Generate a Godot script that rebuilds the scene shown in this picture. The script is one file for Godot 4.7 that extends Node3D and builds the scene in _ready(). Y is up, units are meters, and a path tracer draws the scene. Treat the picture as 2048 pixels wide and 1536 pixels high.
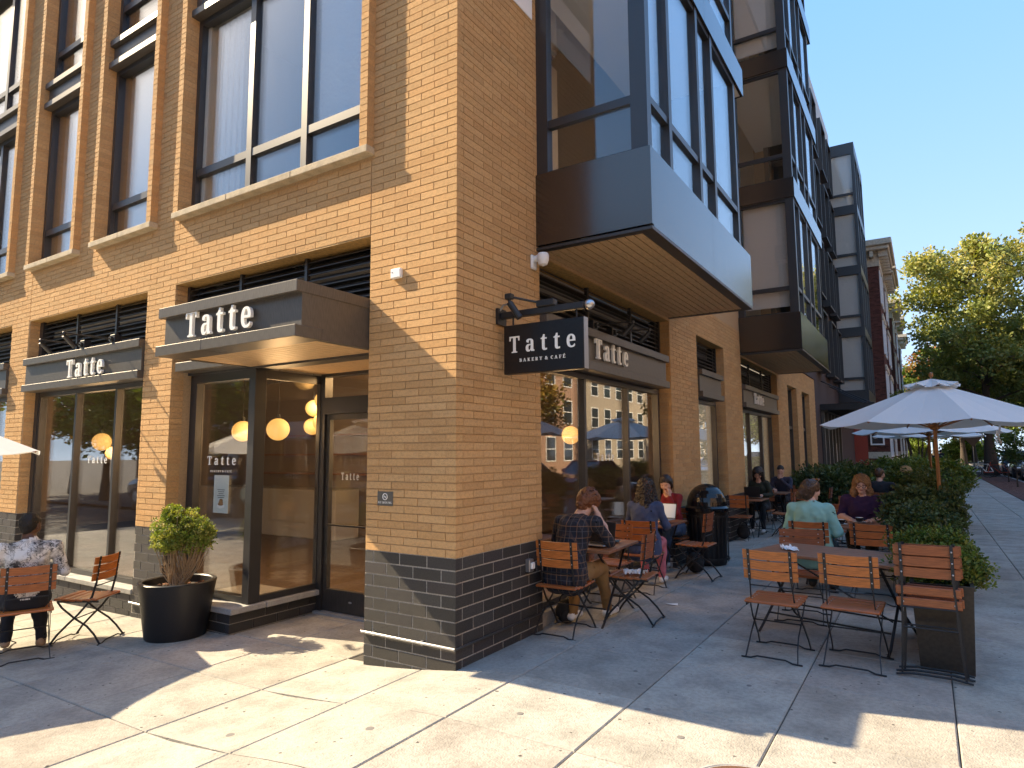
extends Node3D
# Street corner with a brick cafe building, outdoor tables, guests, planters and a row of houses behind.
# x runs along the front facade (left is minus), z along the side street (away is minus), y is up, metres.

const BT := 0.8333        # top of the dark brick base
const BL := 0.3048        # brick module
const CO := 0.0677        # course of the tan brick
const CB := 0.1016        # course of the dark brick
const J := 3.744          # lintel level
const EYE := Vector3(3.287, 1.693, 4.3125)

var M := {}
var T := {}
var used := {}
var rng := RandomNumberGenerator.new()
var bricks := []          # [frame, lo, hi, kind]
var cafe: Node3D

# ---------------------------------------------------------------- mesh builder
class Bld:
	var v := PackedVector3Array()
	var n := PackedVector3Array()
	var c := PackedColorArray()
	var uv := PackedVector2Array()
	var col := Color(1, 1, 1)
	var xf := Transform3D.IDENTITY
	func tri3(a: Vector3, b: Vector3, d: Vector3, na: Vector3, nb: Vector3, nd: Vector3) -> void:
		var pa := xf * a
		var pb := xf * b
		var pd := xf * d
		var la := (xf.basis * na).normalized()
		var lb := (xf.basis * nb).normalized()
		var ld := (xf.basis * nd).normalized()
		if (pb - pa).cross(pd - pa).dot(la + lb + ld) > 0.0:
			v.append(pa); v.append(pd); v.append(pb)
			n.append(la); n.append(ld); n.append(lb)
		else:
			v.append(pa); v.append(pb); v.append(pd)
			n.append(la); n.append(lb); n.append(ld)
		c.append(col); c.append(col); c.append(col)
	func tri(a: Vector3, b: Vector3, d: Vector3, nn: Vector3) -> void:
		tri3(a, b, d, nn, nn, nn)
	func trif(a: Vector3, b: Vector3, d: Vector3, out: Vector3) -> void:
		var nn := (b - a).cross(d - a).normalized()
		if nn.dot(out) < 0.0:
			nn = -nn
		tri3(a, b, d, nn, nn, nn)
	func quad(a: Vector3, b: Vector3, d: Vector3, e: Vector3, nn: Vector3) -> void:
		tri3(a, b, d, nn, nn, nn)
		tri3(a, d, e, nn, nn, nn)
	func box(lo: Vector3, hi: Vector3) -> void:
		var p := [Vector3(lo.x, lo.y, lo.z), Vector3(hi.x, lo.y, lo.z), Vector3(hi.x, hi.y, lo.z), Vector3(lo.x, hi.y, lo.z),
			Vector3(lo.x, lo.y, hi.z), Vector3(hi.x, lo.y, hi.z), Vector3(hi.x, hi.y, hi.z), Vector3(lo.x, hi.y, hi.z)]
		quad(p[4], p[5], p[6], p[7], Vector3(0, 0, 1))
		quad(p[0], p[1], p[2], p[3], Vector3(0, 0, -1))
		quad(p[0], p[4], p[7], p[3], Vector3(-1, 0, 0))
		quad(p[1], p[5], p[6], p[2], Vector3(1, 0, 0))
		quad(p[3], p[2], p[6], p[7], Vector3(0, 1, 0))
		quad(p[0], p[1], p[5], p[4], Vector3(0, -1, 0))
	# chamfered box
	func rbox(lo: Vector3, hi: Vector3, r: float) -> void:
		var ce := (lo + hi) / 2.0
		var h := (hi - lo) / 2.0
		r = min(r, min(h.x, min(h.y, h.z)) * 0.9)
		for ax in 3:
			var b := (ax + 1) % 3
			var d := (ax + 2) % 3
			for s in [-1.0, 1.0]:
				var q := []
				for k in [[-1, -1], [1, -1], [1, 1], [-1, 1]]:
					var p := Vector3.ZERO
					p[ax] = s * h[ax]; p[b] = k[0] * (h[b] - r); p[d] = k[1] * (h[d] - r)
					q.append(ce + p)
				var nn := Vector3.ZERO
				nn[ax] = s
				quad(q[0], q[1], q[2], q[3], nn)
				for s2 in [-1.0, 1.0]:   # edge between +-ax and +-b, running along d
					var q2 := []
					for k in [[0, -1], [0, 1], [1, 1], [1, -1]]:
						var p := Vector3.ZERO
						p[ax] = s * (h[ax] - (0.0 if k[0] == 0 else r))
						p[b] = s2 * (h[b] - (r if k[0] == 0 else 0.0))
						p[d] = k[1] * (h[d] - r)
						q2.append(ce + p)
					var n2 := Vector3.ZERO
					n2[ax] = s; n2[b] = s2
					quad(q2[0], q2[1], q2[2], q2[3], n2.normalized())
		for sx in [-1.0, 1.0]:
			for sy in [-1.0, 1.0]:
				for sz in [-1.0, 1.0]:
					var o := Vector3(sx, sy, sz)
					var a := ce + Vector3(sx * h.x, sy * (h.y - r), sz * (h.z - r))
					var b2 := ce + Vector3(sx * (h.x - r), sy * h.y, sz * (h.z - r))
					var d2 := ce + Vector3(sx * (h.x - r), sy * (h.y - r), sz * h.z)
					tri(a, b2, d2, o.normalized())
	# a bar from a to b with cross-section w x h (w along side)
	func bar(a: Vector3, b: Vector3, w: float, h: float, side := Vector3(1, 0, 0)) -> void:
		var d := (b - a).normalized()
		var sx := (side - d * side.dot(d)).normalized()
		var sy := d.cross(sx)
		var keep := xf
		xf = keep * Transform3D(Basis(sx, sy, d), (a + b) / 2.0)
		var l := a.distance_to(b)
		box(Vector3(-w / 2, -h / 2, -l / 2), Vector3(w / 2, h / 2, l / 2))
		xf = keep
	func tube(pts: Array, rad, sides := 8, caps := true) -> void:
		var rings := []
		var up := Vector3(0, 1, 0)
		var prev := Vector3.ZERO
		for i in pts.size():
			var d: Vector3
			if i == 0: d = pts[1] - pts[0]
			elif i == pts.size() - 1: d = pts[i] - pts[i - 1]
			else: d = (pts[i + 1] - pts[i]).normalized() + (pts[i] - pts[i - 1]).normalized()
			d = d.normalized()
			if i == 0:
				prev = d.cross(up)
				if prev.length() < 0.05: prev = d.cross(Vector3(1, 0, 0))
			prev = (prev - d * prev.dot(d)).normalized()
			var o := d.cross(prev)
			var r: float = rad[i] if rad is Array else rad
			var ring := []
			for k in sides:
				var a := TAU * k / sides
				var nn := prev * cos(a) + o * sin(a)
				ring.append([pts[i] + nn * r, nn])
			rings.append(ring)
		for i in rings.size() - 1:
			for k in sides:
				var k2 := (k + 1) % sides
				var A: Array = rings[i][k]; var B: Array = rings[i][k2]; var C: Array = rings[i + 1][k2]; var D: Array = rings[i + 1][k]
				tri3(A[0], B[0], C[0], A[1], B[1], C[1])
				tri3(A[0], C[0], D[0], A[1], C[1], D[1])
		if caps:
			for e in [0, rings.size() - 1]:
				var dd: Vector3 = (pts[0] - pts[1]) if e == 0 else (pts[-1] - pts[-2])
				for k in sides:
					tri(pts[e], rings[e][k][0], rings[e][(k + 1) % sides][0], dd.normalized())
	# profile: array of Vector2(radius, y)
	func lathe(prof: Array, sides := 24, at := Vector3.ZERO) -> void:
		for i in prof.size() - 1:
			var p: Vector2 = prof[i]
			var q: Vector2 = prof[i + 1]
			var t := q - p
			if t.length() < 1e-6: continue
			var n2 := Vector2(t.y, -t.x).normalized()
			for k in sides:
				var a := TAU * k / sides
				var b := TAU * (k + 1) / sides
				var ca := Vector3(cos(a), 0, sin(a))
				var cb := Vector3(cos(b), 0, sin(b))
				var na := ca * n2.x + Vector3(0, n2.y, 0)
				var nb := cb * n2.x + Vector3(0, n2.y, 0)
				var A := at + ca * p.x + Vector3(0, p.y, 0)
				var B := at + cb * p.x + Vector3(0, p.y, 0)
				var C := at + cb * q.x + Vector3(0, q.y, 0)
				var D := at + ca * q.x + Vector3(0, q.y, 0)
				if p.x > 1e-6: tri3(A, B, C, na, nb, nb)
				if q.x > 1e-6: tri3(A, C, D, na, nb, na)
	func ball(at: Vector3, r: Vector3, rows := 8, cols := 12) -> void:
		for i in rows:
			for k in cols:
				var q := []
				for e in [[i, k], [i, k + 1], [i + 1, k + 1], [i + 1, k]]:
					var th: float = PI * e[0] / rows
					var ph: float = TAU * e[1] / cols
					q.append(Vector3(sin(th) * cos(ph), cos(th), sin(th) * sin(ph)))
				var inv := Vector3(1.0 / r.x, 1.0 / r.y, 1.0 / r.z)
				if i > 0: tri3(at + q[0] * r, at + q[1] * r, at + q[2] * r, q[0] * inv, q[1] * inv, q[2] * inv)
				if i < rows - 1: tri3(at + q[0] * r, at + q[2] * r, at + q[3] * r, q[0] * inv, q[2] * inv, q[3] * inv)
	# flat outline in the xy plane, extruded from z0 to z1
	func prism(poly: PackedVector2Array, z0: float, z1: float) -> void:
		var idx := Geometry2D.triangulate_polygon(poly)
		for i in range(0, idx.size(), 3):
			for zz in [z0, z1]:
				tri(Vector3(poly[idx[i]].x, poly[idx[i]].y, zz), Vector3(poly[idx[i + 1]].x, poly[idx[i + 1]].y, zz), Vector3(poly[idx[i + 2]].x, poly[idx[i + 2]].y, zz), Vector3(0, 0, -1 if zz == min(z0, z1) else 1))
		var area := 0.0
		for i in poly.size():
			var p := poly[i]; var q := poly[(i + 1) % poly.size()]
			area += p.x * q.y - q.x * p.y
		for i in poly.size():
			var p := poly[i]; var q := poly[(i + 1) % poly.size()]
			var nn := Vector3(q.y - p.y, p.x - q.x, 0).normalized() * (1.0 if area > 0 else -1.0)
			quad(Vector3(p.x, p.y, z0), Vector3(q.x, q.y, z0), Vector3(q.x, q.y, z1), Vector3(p.x, p.y, z1), nn)
	func mesh() -> ArrayMesh:
		var a := []
		a.resize(Mesh.ARRAY_MAX)
		a[Mesh.ARRAY_VERTEX] = v
		a[Mesh.ARRAY_NORMAL] = n
		a[Mesh.ARRAY_COLOR] = c
		if uv.size() == v.size(): a[Mesh.ARRAY_TEX_UV] = uv
		var m := ArrayMesh.new()
		m.add_surface_from_arrays(Mesh.PRIMITIVE_TRIANGLES, a)
		return m

func bld(x := Transform3D.IDENTITY) -> Bld:
	var b := Bld.new()
	b.xf = x
	return b
func numbered(called: String) -> String:
	if not used.has(called):
		used[called] = 0
		return called
	used[called] += 1
	return "%s_%03d" % [called, used[called]]
func part(called: String, mesh: Mesh, m: Material, parent: Node3D, at := Transform3D.IDENTITY) -> MeshInstance3D:
	var o := MeshInstance3D.new()
	o.name = called
	o.mesh = mesh
	o.material_override = m
	o.transform = at
	parent.add_child(o, true)
	return o
func put(called: String, b: Bld, m: Material, parent: Node3D) -> MeshInstance3D:
	return part(called, b.mesh(), m, parent)
func boxes(called: String, F: Transform3D, m: Material, parent: Node3D, list: Array) -> void:
	for q in list:
		var b := bld(F)
		b.box(q[0], q[1])
		put(called, b, m, parent)
func node(called: String, parent: Node3D, at := Transform3D.IDENTITY) -> Node3D:
	var o := Node3D.new()
	o.name = called
	o.transform = at
	parent.add_child(o, true)
	return o
func tag(o: Node, label: String, category: String, group := "") -> void:
	o.set_meta("label", label)
	o.set_meta("category", category)
	if group != "": o.set_meta("group", group)
func thing(called: String, label: String, category: String, at := Vector3.ZERO, turn := 0.0, group := "") -> Node3D:
	var o := Node3D.new()
	o.name = numbered(called)
	add_child(o)
	o.position = at
	o.rotation.y = turn
	tag(o, label, category, group)
	return o
func struct(called: String, b: Bld, m: Material) -> MeshInstance3D:
	var o := part(numbered(called), b.mesh(), m, self)
	o.set_meta("kind", "structure")
	return o
func lin(r: float, g: float, b: float) -> Color:
	return Color(r, g, b).linear_to_srgb()
func gh(x: float, z := 0.0) -> float:   # the pavement falls away to the left of the corner
	var px := [-60.0, -9.0, -4.8, -3.15, -1.29, -0.9, -0.36, 0.1, 0.45, 60.0]
	var py := [-0.6, -0.33, -0.235, -0.19, -0.168, -0.155, -0.095, -0.03, 0.0, 0.0]
	for i in px.size() - 1:
		if x <= px[i + 1]:
			return lerp(py[i], py[i + 1], clampf((x - px[i]) / (px[i + 1] - px[i]), 0, 1))
	return 0.0

# ---------------------------------------------------------------- textures and materials
func noise_img(seed_: int, freq: float, octaves: int, size: int, lo: float, hi: float, kind := FastNoiseLite.TYPE_SIMPLEX_SMOOTH) -> Image:
	var f := FastNoiseLite.new()
	f.seed = seed_
	f.noise_type = kind
	f.frequency = freq
	f.fractal_octaves = octaves
	var im := f.get_seamless_image(size, size)
	im.convert(Image.FORMAT_L8)
	var d := im.get_data()
	for i in d.size():
		d[i] = int(clampf(lerpf(lo, hi, d[i] / 255.0), 0, 1) * 255.0)
	return Image.create_from_data(size, size, false, Image.FORMAT_L8, d)
func mul_img(a: Image, b: Image) -> Image:
	var x := a.get_data()
	var y := b.get_data()
	for i in x.size(): x[i] = int(x[i] * y[i] / 255.0)
	return Image.create_from_data(a.get_width(), a.get_height(), false, Image.FORMAT_L8, x)
func spots(im: Image, count: int, r0: float, r1: float, tone: float) -> void:
	var w := im.get_width()
	for k in count:
		var cx := rng.randi() % w
		var cy := rng.randi() % w
		var r := rng.randf_range(r0, r1)
		var ex := rng.randf_range(0.6, 1.5)
		for y in range(int(-r) - 1, int(r) + 2):
			for x in range(int(-r * ex) - 1, int(r * ex) + 2):
				if (x / ex) * (x / ex) + y * y < r * r * rng.randf_range(0.7, 1.15):
					im.set_pixel((cx + x + w) % w, (cy + y + w) % w, Color(tone, tone, tone))
func nrm(im: Image, k: float) -> ImageTexture:
	var c := im.duplicate()
	c.convert(Image.FORMAT_RGBA8)
	c.bump_map_to_normal_map(k)
	return ImageTexture.create_from_image(c)
func tex(im: Image) -> ImageTexture:
	var c := im.duplicate()
	c.convert(Image.FORMAT_RGB8)
	return ImageTexture.create_from_image(c)
func mat(called: String, col: Color, rough: float, o := {}) -> StandardMaterial3D:
	var m := StandardMaterial3D.new()
	m.resource_name = called
	m.albedo_color = col
	m.roughness = rough
	m.metallic = o.get("metal", 0.0)
	m.metallic_specular = o.get("spec", 0.5)
	m.vertex_color_use_as_albedo = o.get("vc", false)
	if o.has("tex"):
		m.albedo_texture = o.tex
	if o.has("nrm"):
		m.normal_enabled = true
		m.normal_texture = o.nrm
		m.normal_scale = o.get("ns", 1.0)
	if o.has("rtex"):
		m.roughness_texture = o.rtex
	if o.has("tri"):
		m.uv1_triplanar = true
		m.uv1_world_triplanar = o.get("world", true)
		m.uv1_scale = o.tri if o.tri is Vector3 else Vector3.ONE * o.tri
	if o.has("coat"):
		m.clearcoat_enabled = true
		m.clearcoat = o.coat
		m.clearcoat_roughness = o.get("coat_rough", 0.1)
	if o.has("back"):
		m.backlight_enabled = true
		m.backlight = o.back
	if o.has("glow"):
		m.emission_enabled = true
		m.emission = o.glow
		m.emission_energy_multiplier = o.get("glow_k", 1.0)
	if o.has("rim"):
		m.rim_enabled = true
		m.rim = o.rim
		m.rim_tint = 0.6
	M[called] = m
	return m
func make_materials() -> void:
	# brick: fine pits and scratches on a mottled body
	var fine := noise_img(3, 0.12, 3, 512, 0.78, 1.10)
	var coarse := noise_img(9, 0.02, 3, 512, 0.92, 1.06)
	var bi := mul_img(fine, coarse)
	spots(bi, 500, 0.8, 2.0, 0.55)
	var pit := noise_img(5, 0.2, 4, 512, 0.0, 1.0)
	T.brick = tex(bi)
	T.pit = nrm(pit, 5.0)
	mat("tan_brick", Color.WHITE, 0.9, {"vc": true, "tex": T.brick, "nrm": T.pit, "ns": 0.9, "tri": 2.6, "spec": 0.3})
	var gi := mul_img(noise_img(13, 0.25, 3, 512, 0.55, 1.2), noise_img(14, 0.03, 2, 512, 0.8, 1.1))
	T.grit = tex(gi)
	mat("dark_brick", Color.WHITE, 0.62, {"vc": true, "tex": T.grit, "nrm": T.pit, "ns": 0.5, "tri": 3.0, "spec": 0.5})
	mat("mortar_tan", lin(0.62, 0.41, 0.22), 0.95, {"tex": T.brick, "tri": 3.0, "nrm": T.pit})
	mat("mortar_grey", lin(0.60, 0.56, 0.50), 0.95, {"tex": T.grit, "tri": 3.0, "nrm": T.pit})
	mat("lintel_paint", lin(0.70, 0.42, 0.14), 0.6, {"tex": T.grit, "tri": 1.0})
	# concrete
	var ci := mul_img(mul_img(noise_img(21, 0.35, 3, 1024, 0.86, 1.08), noise_img(22, 0.006, 3, 1024, 0.86, 1.08)), noise_img(23, 0.05, 3, 1024, 0.9, 1.06))
	spots(ci, 60, 2.0, 4.5, 0.5)
	spots(ci, 1500, 0.6, 1.2, 0.66)
	T.conc = tex(ci)
	T.concn = nrm(noise_img(24, 0.4, 3, 512, 0, 1), 2.2)
	mat("concrete", Color.WHITE, 0.92, {"vc": true, "tex": T.conc, "nrm": T.concn, "ns": 0.5, "tri": 0.37, "spec": 0.3})
	mat("joint_dirt", lin(0.10, 0.09, 0.08), 1.0, {"tex": T.grit, "tri": 2.0})
	mat("stone", lin(0.60, 0.49, 0.33), 0.85, {"tex": T.conc, "nrm": T.concn, "ns": 0.4, "tri": 0.8})
	mat("grey_stone", lin(0.40, 0.39, 0.37), 0.85, {"tex": T.conc, "nrm": T.concn, "ns": 0.4, "tri": 0.8})
	mat("asphalt", lin(0.06, 0.06, 0.062), 0.9, {"tex": T.conc, "nrm": T.concn, "tri": 0.6})
	mat("pave_brick", Color.WHITE, 0.9, {"vc": true, "tex": T.grit, "tri": 2.0})
	# metal, wood, glass
	var st := noise_img(31, 0.05, 3, 512, 0.78, 1.1)
	T.streak = tex(st)
	mat("dark_metal", lin(0.040, 0.036, 0.033), 0.42, {"spec": 0.6, "tex": T.streak, "tri": Vector3(0.9, 0.25, 0.9)})
	mat("fascia_metal", lin(0.13, 0.115, 0.10), 0.40, {"metal": 0.35, "tex": T.streak, "tri": Vector3(7, 0.35, 7)})
	mat("bay_panel", lin(0.115, 0.10, 0.09), 0.22, {"metal": 0.85, "spec": 0.6, "coat": 0.35, "coat_rough": 0.12})
	mat("frame_metal", lin(0.028, 0.027, 0.028), 0.36, {"spec": 0.6})
	mat("black_iron", lin(0.018, 0.018, 0.019), 0.45, {"spec": 0.5})
	mat("steel", lin(0.55, 0.55, 0.56), 0.3, {"metal": 0.9})
	mat("white_paint", lin(0.82, 0.82, 0.80), 0.45)
	mat("letter_white", lin(0.86, 0.85, 0.80), 0.4)
	mat("sign_black", lin(0.010, 0.010, 0.011), 0.35, {"tex": T.streak, "tri": 1.0})
	var wi := mul_img(noise_img(41, 0.02, 4, 512, 0.76, 1.1), noise_img(42, 0.1, 2, 512, 0.94, 1.04))
	T.wood = tex(wi)
	T.woodn = nrm(wi, 2.0)
	mat("soffit_wood", lin(0.66, 0.42, 0.21), 0.5, {"tex": T.streak, "tri": Vector3(3, 3, 0.25)})
	mat("chair_wood", Color.WHITE, 0.38, {"vc": true, "tex": T.wood, "tri": Vector3(0.8, 9, 9), "world": false, "spec": 0.55})
	mat("table_wood", lin(0.30, 0.13, 0.06), 0.5, {"tex": T.wood, "tri": Vector3(0.7, 8, 8), "world": false, "spec": 0.55})
	mat("pole_wood", lin(0.36, 0.15, 0.045), 0.4, {"tex": T.wood, "tri": Vector3(9, 0.6, 9), "world": false})
	var g := mat("glass", Color(0.05, 0.07, 0.065, 0.03), 0.0)
	g.transparency = BaseMaterial3D.TRANSPARENCY_ALPHA
	var g2 := mat("upper_glass", Color(0.08, 0.10, 0.11, 0.03), 0.0)
	g2.transparency = BaseMaterial3D.TRANSPARENCY_ALPHA
	# rooms
	mat("room_wall", lin(0.80, 0.75, 0.64), 0.9)
	mat("cafe_wall", lin(0.26, 0.20, 0.15), 0.9)
	mat("cafe_ceiling", lin(0.40, 0.37, 0.33), 0.9)
	mat("room_floor", lin(0.15, 0.10, 0.065), 0.6, {"tex": T.wood, "tri": 1.0})
	mat("tile_white", lin(0.55, 0.53, 0.48), 0.3)
	mat("tile_black", lin(0.02, 0.02, 0.02), 0.3)
	mat("blind", lin(0.76, 0.73, 0.66), 0.9, {"tex": T.streak, "tri": Vector3(4, 1, 4), "back": Color(0.35, 0.33, 0.28)})
	mat("globe", lin(0.9, 0.75, 0.45), 0.5, {"glow": Color(1.0, 0.72, 0.34), "glow_k": 0.2})
	# plants, fabric, ceramics
	mat("leaf", Color.WHITE, 0.5, {"vc": true, "spec": 0.4, "back": Color(0.8, 0.8, 0.5)})
	mat("bark", lin(0.11, 0.085, 0.065), 0.95, {"tex": T.grit, "tri": 1.5, "nrm": T.pit})
	mat("twig", lin(0.34, 0.24, 0.14), 0.9)
	mat("soil", lin(0.05, 0.035, 0.025), 1.0, {"tex": T.grit, "tri": 3.0})
	var fi := noise_img(51, 0.5, 2, 256, 0.85, 1.05)
	T.cloth = tex(fi)
	mat("canvas", lin(0.88, 0.87, 0.84), 0.85, {"tex": T.cloth, "tri": 2.0, "back": Color(0.5, 0.5, 0.48)})
	mat("black_plastic", lin(0.012, 0.012, 0.014), 0.42, {"tex": T.streak, "tri": 2.0})
	mat("planter_bronze", lin(0.045, 0.036, 0.026), 0.5, {"tex": T.streak, "tri": 1.0, "spec": 0.5})
	mat("ceramic_white", lin(0.8, 0.8, 0.78), 0.2)
	mat("ceramic_black", lin(0.01, 0.01, 0.012), 0.15)
	mat("paper", lin(0.82, 0.82, 0.82), 0.8)
	mat("dark_plastic", lin(0.02, 0.02, 0.022), 0.35)
	mat("grey_alu", lin(0.35, 0.35, 0.36), 0.35, {"metal": 0.7})
	mat("screen", lin(0.30, 0.33, 0.36), 0.3, {"glow": Color(0.5, 0.55, 0.6), "glow_k": 0.12})
	mat("red_brick", Color.WHITE, 0.9, {"vc": true, "tex": T.grit, "nrm": T.pit, "tri": 2.0})
	mat("purple_brick", Color.WHITE, 0.85, {"vc": true, "tex": T.grit, "tri": 2.0})
	mat("cream_trim", lin(0.62, 0.56, 0.44), 0.8, {"tex": T.conc, "tri": 1.0})
	mat("grey_panel", lin(0.48, 0.47, 0.45), 0.7)
	mat("red_paint", lin(0.42, 0.07, 0.04), 0.7, {"tex": T.streak, "tri": 1.0})
	mat("far_glass", lin(0.03, 0.04, 0.05), 0.05, {"spec": 0.9})

# ---------------------------------------------------------------- main
func _ready() -> void:
	rng.seed = 20240
	var cam := Camera3D.new()
	cam.name = "camera"
	var yaw := 0.5648; var pit := 0.105; var roll := -0.0059
	var fwd := Vector3(-sin(yaw) * cos(pit), sin(pit), -cos(yaw) * cos(pit))
	var rt := Vector3(cos(yaw), 0, -sin(yaw))
	var up := rt.cross(fwd)
	var r2 := rt * cos(roll) + up * sin(roll)
	var u2 := -rt * sin(roll) + up * cos(roll)
	cam.transform = Transform3D(Basis(r2, u2, -fwd), EYE)
	cam.fov = rad_to_deg(2.0 * atan(768.0 / 1297.82))
	cam.near = 0.05
	cam.far = 600.0
	add_child(cam)
	var we := WorldEnvironment.new()
	we.name = "world_environment"
	var env := Environment.new()
	env.background_mode = Environment.BG_SKY
	var sm := ProceduralSkyMaterial.new()
	sm.sky_top_color = Color(0.245, 0.372, 0.520)
	sm.sky_horizon_color = Color(0.455, 0.505, 0.550)
	sm.sky_curve = 0.22
	sm.ground_bottom_color = Color(0.36, 0.34, 0.32)
	sm.ground_horizon_color = Color(0.55, 0.60, 0.65)
	sm.sun_angle_max = 36.0
	sm.sun_curve = 0.45
	var sky := Sky.new()
	sky.sky_material = sm
	env.sky = sky
	env.background_energy_multiplier = 1.0
	env.tonemap_mode = Environment.TONE_MAPPER_LINEAR
	env.tonemap_exposure = 5.5
	env.sdfgi_enabled = true
	env.ssao_enabled = true
	env.ssil_enabled = true
	we.environment = env
	add_child(we)
	var sun := DirectionalLight3D.new()
	sun.name = "sun"
	sun.light_color = Color(1.0, 0.91, 0.76)
	sun.light_energy = 0.82
	sun.light_angular_distance = 0.5
	sun.shadow_enabled = true
	sun.look_at_from_position(Vector3.ZERO, Vector3(1.0, -0.81, -0.22))
	add_child(sun)
	make_materials()
	build_ground()
	build_cafe()
	build_neighbours()
	build_signs()
	build_patio()
	build_people()
	build_plants()
	build_street()

# ---------------------------------------------------------------- ground
func build_ground() -> void:
	var b := bld()
	b.quad(Vector3(-300, -0.62, -300), Vector3(300, -0.62, -300), Vector3(300, -0.62, 300), Vector3(-300, -0.62, 300), Vector3.UP)
	struct("ground", b, M.asphalt)
	b = bld()   # side street and front street, as sheets with a crossfall that meets the kerbs
	var xs := [7.62, 9.0, 12.0, 16.0, 17.4]
	for i in xs.size() - 1:
		for k in 14:
			var z0 := -130.0 + k * 10.0
			b.quad(Vector3(xs[i], -0.13, z0), Vector3(xs[i + 1], -0.13, z0), Vector3(xs[i + 1], -0.13, z0 + 10.0), Vector3(xs[i], -0.13, z0 + 10.0), Vector3.UP)
	b.quad(Vector3(-60, -0.5, 10.0), Vector3(7.62, -0.5, 10.0), Vector3(7.62, -0.5, 22.0), Vector3(-60, -0.5, 22.0), Vector3.UP)
	struct("road", b, M.asphalt)
	# pavement bed under the slabs
	b = bld()
	b.col = Color(1, 1, 1)
	var gx := []
	var x := -16.0
	while x < 6.0:
		gx.append(x)
		x += 0.4
	gx.append(5.92)
	for i in gx.size() - 1:
		var a: float = gx[i]; var e: float = gx[i + 1]
		var zr := [-130.0, 9.6] if a >= -0.05 else [-1.4, 9.6]
		b.quad(Vector3(a, gh(a) - 0.014, zr[0]), Vector3(e, gh(e) - 0.014, zr[0]), Vector3(e, gh(e) - 0.014, zr[1]), Vector3(a, gh(a) - 0.014, zr[1]), Vector3.UP)
	var walk := struct("pavement", b, M.joint_dirt)
	# slabs
	var sx := 0.925; var sz := 0.915
	var list := []
	for i in range(-18, 6):
		for k in range(-142, 10):
			var x0 := 0.57 + i * sx
			var z0 := 0.84 + k * sz
			var x1 := minf(x0 + sx, 5.90)
			var z1 := z0 + sz
			if x0 > 5.85: continue
			if x1 < 0.2 and z1 < 0.1 and not (x0 > -4.2 and x1 < -0.6 and z0 > -2.0): continue
			var ce := Vector3((x0 + x1) / 2, gh((x0 + x1) / 2), (z0 + z1) / 2)
			var dd := ce - EYE
			var vis := -dd.z * cos(0.5648) - dd.x * sin(0.5648)
			if vis < 0.3 and ce.distance_to(EYE) > 5.0 and ce.z > 0: vis = 0.0
			list.append([1e6 if vis <= 0.0 or absf(dd.x * cos(0.5648) - dd.z * sin(0.5648)) > vis * 0.95 + 1.0 else dd.length(), x0, x1, z0, z1])
	list.sort_custom(func(p, q): return p[0] < q[0])
	var rest := bld()
	for k in list.size():
		var s: Array = list[k]
		var t := rng.randf_range(0.90, 1.08)
		var w := rng.randf_range(-0.012, 0.012)
		var c := Color(0.43 * t, (0.408 + w) * t, (0.362 + w) * t)
		if k < 300:
			var b2 := bld()
			b2.col = c
			slab(b2, s[1], s[2], s[3], s[4])
			put("slab", b2, M.concrete, walk)
		else:
			rest.col = c
			slab(rest, s[1], s[2], s[3], s[4])
	var o := put("far_slabs", rest, M.concrete, walk)
	o.set_meta("kind", "stuff")
	# kerb, brick strip by the kerb
	b = bld()
	var z := -130.0
	while z < 9.0:
		b.rbox(Vector3(7.44, -0.3, z), Vector3(7.60, 0.0, z + 1.79), 0.015)
		z += 1.8
	struct("kerb", b, M.grey_stone)
	b = bld()
	b.box(Vector3(5.925, -0.2, -130), Vector3(7.435, -0.008, 9.0))
	var strip := struct("brick_strip", b, M.joint_dirt)
	b = bld()
	for i in 190:
		for k in 15:
			var px := 5.935 + k * 0.1
			var pz := -8.0 - i * 0.2 - (0.1 if k % 2 else 0.0)
			var t := rng.randf_range(0.7, 1.2)
			b.col = Color(0.17 * t, 0.075 * t, 0.06 * t)
			b.box(Vector3(px, -0.02, pz - 0.194), Vector3(px + 0.094, rng.randf_range(-0.002, 0.003), pz))
	put("paving_bricks", b, M.pave_brick, strip).set_meta("kind", "stuff")
func slab(b: Bld, x0: float, x1: float, z0: float, z1: float) -> void:
	var g := 0.004
	x0 += g; x1 -= g; z0 += g; z1 -= g
	var e := 0.008
	var n := 3
	var xs := [x0, x0 + e]
	for i in range(1, n): xs.append(lerpf(x0 + e, x1 - e, float(i) / n))
	xs.append(x1 - e); xs.append(x1)
	var zs := [z0, z0 + e, z1 - e, z1]
	for i in xs.size() - 1:
		for k in 3:
			var q := []
			for p in [[i, k], [i + 1, k], [i + 1, k + 1], [i, k + 1]]:
				var edge: bool = p[0] == 0 or p[0] == xs.size() - 1 or p[1] == 0 or p[1] == 3
				q.append(Vector3(xs[p[0]], gh(xs[p[0]]) - (0.006 if edge else 0.0), zs[p[1]]))
			b.trif(q[0], q[1], q[2], Vector3.UP)
			b.trif(q[0], q[2], q[3], Vector3.UP)
	for s in [[x0, z0, x1, z0], [x0, z1, x1, z1], [x0, z0, x0, z1], [x1, z0, x1, z1]]:
		var a := Vector3(s[0], gh(s[0]) - 0.006, s[1]); var c := Vector3(s[2], gh(s[2]) - 0.006, s[3])
		b.quad(a, c, c - Vector3(0, 0.03, 0), a - Vector3(0, 0.03, 0), ((a + c) / 2 - Vector3((x0 + x1) / 2, a.y, (z0 + z1) / 2)).normalized())

# ---------------------------------------------------------------- the brick building
var FL := Transform3D.IDENTITY
var FR := Transform3D(Basis(Vector3(0, 0, -1), Vector3(0, 1, 0), Vector3(1, 0, 0)), Vector3.ZERO)

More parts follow.
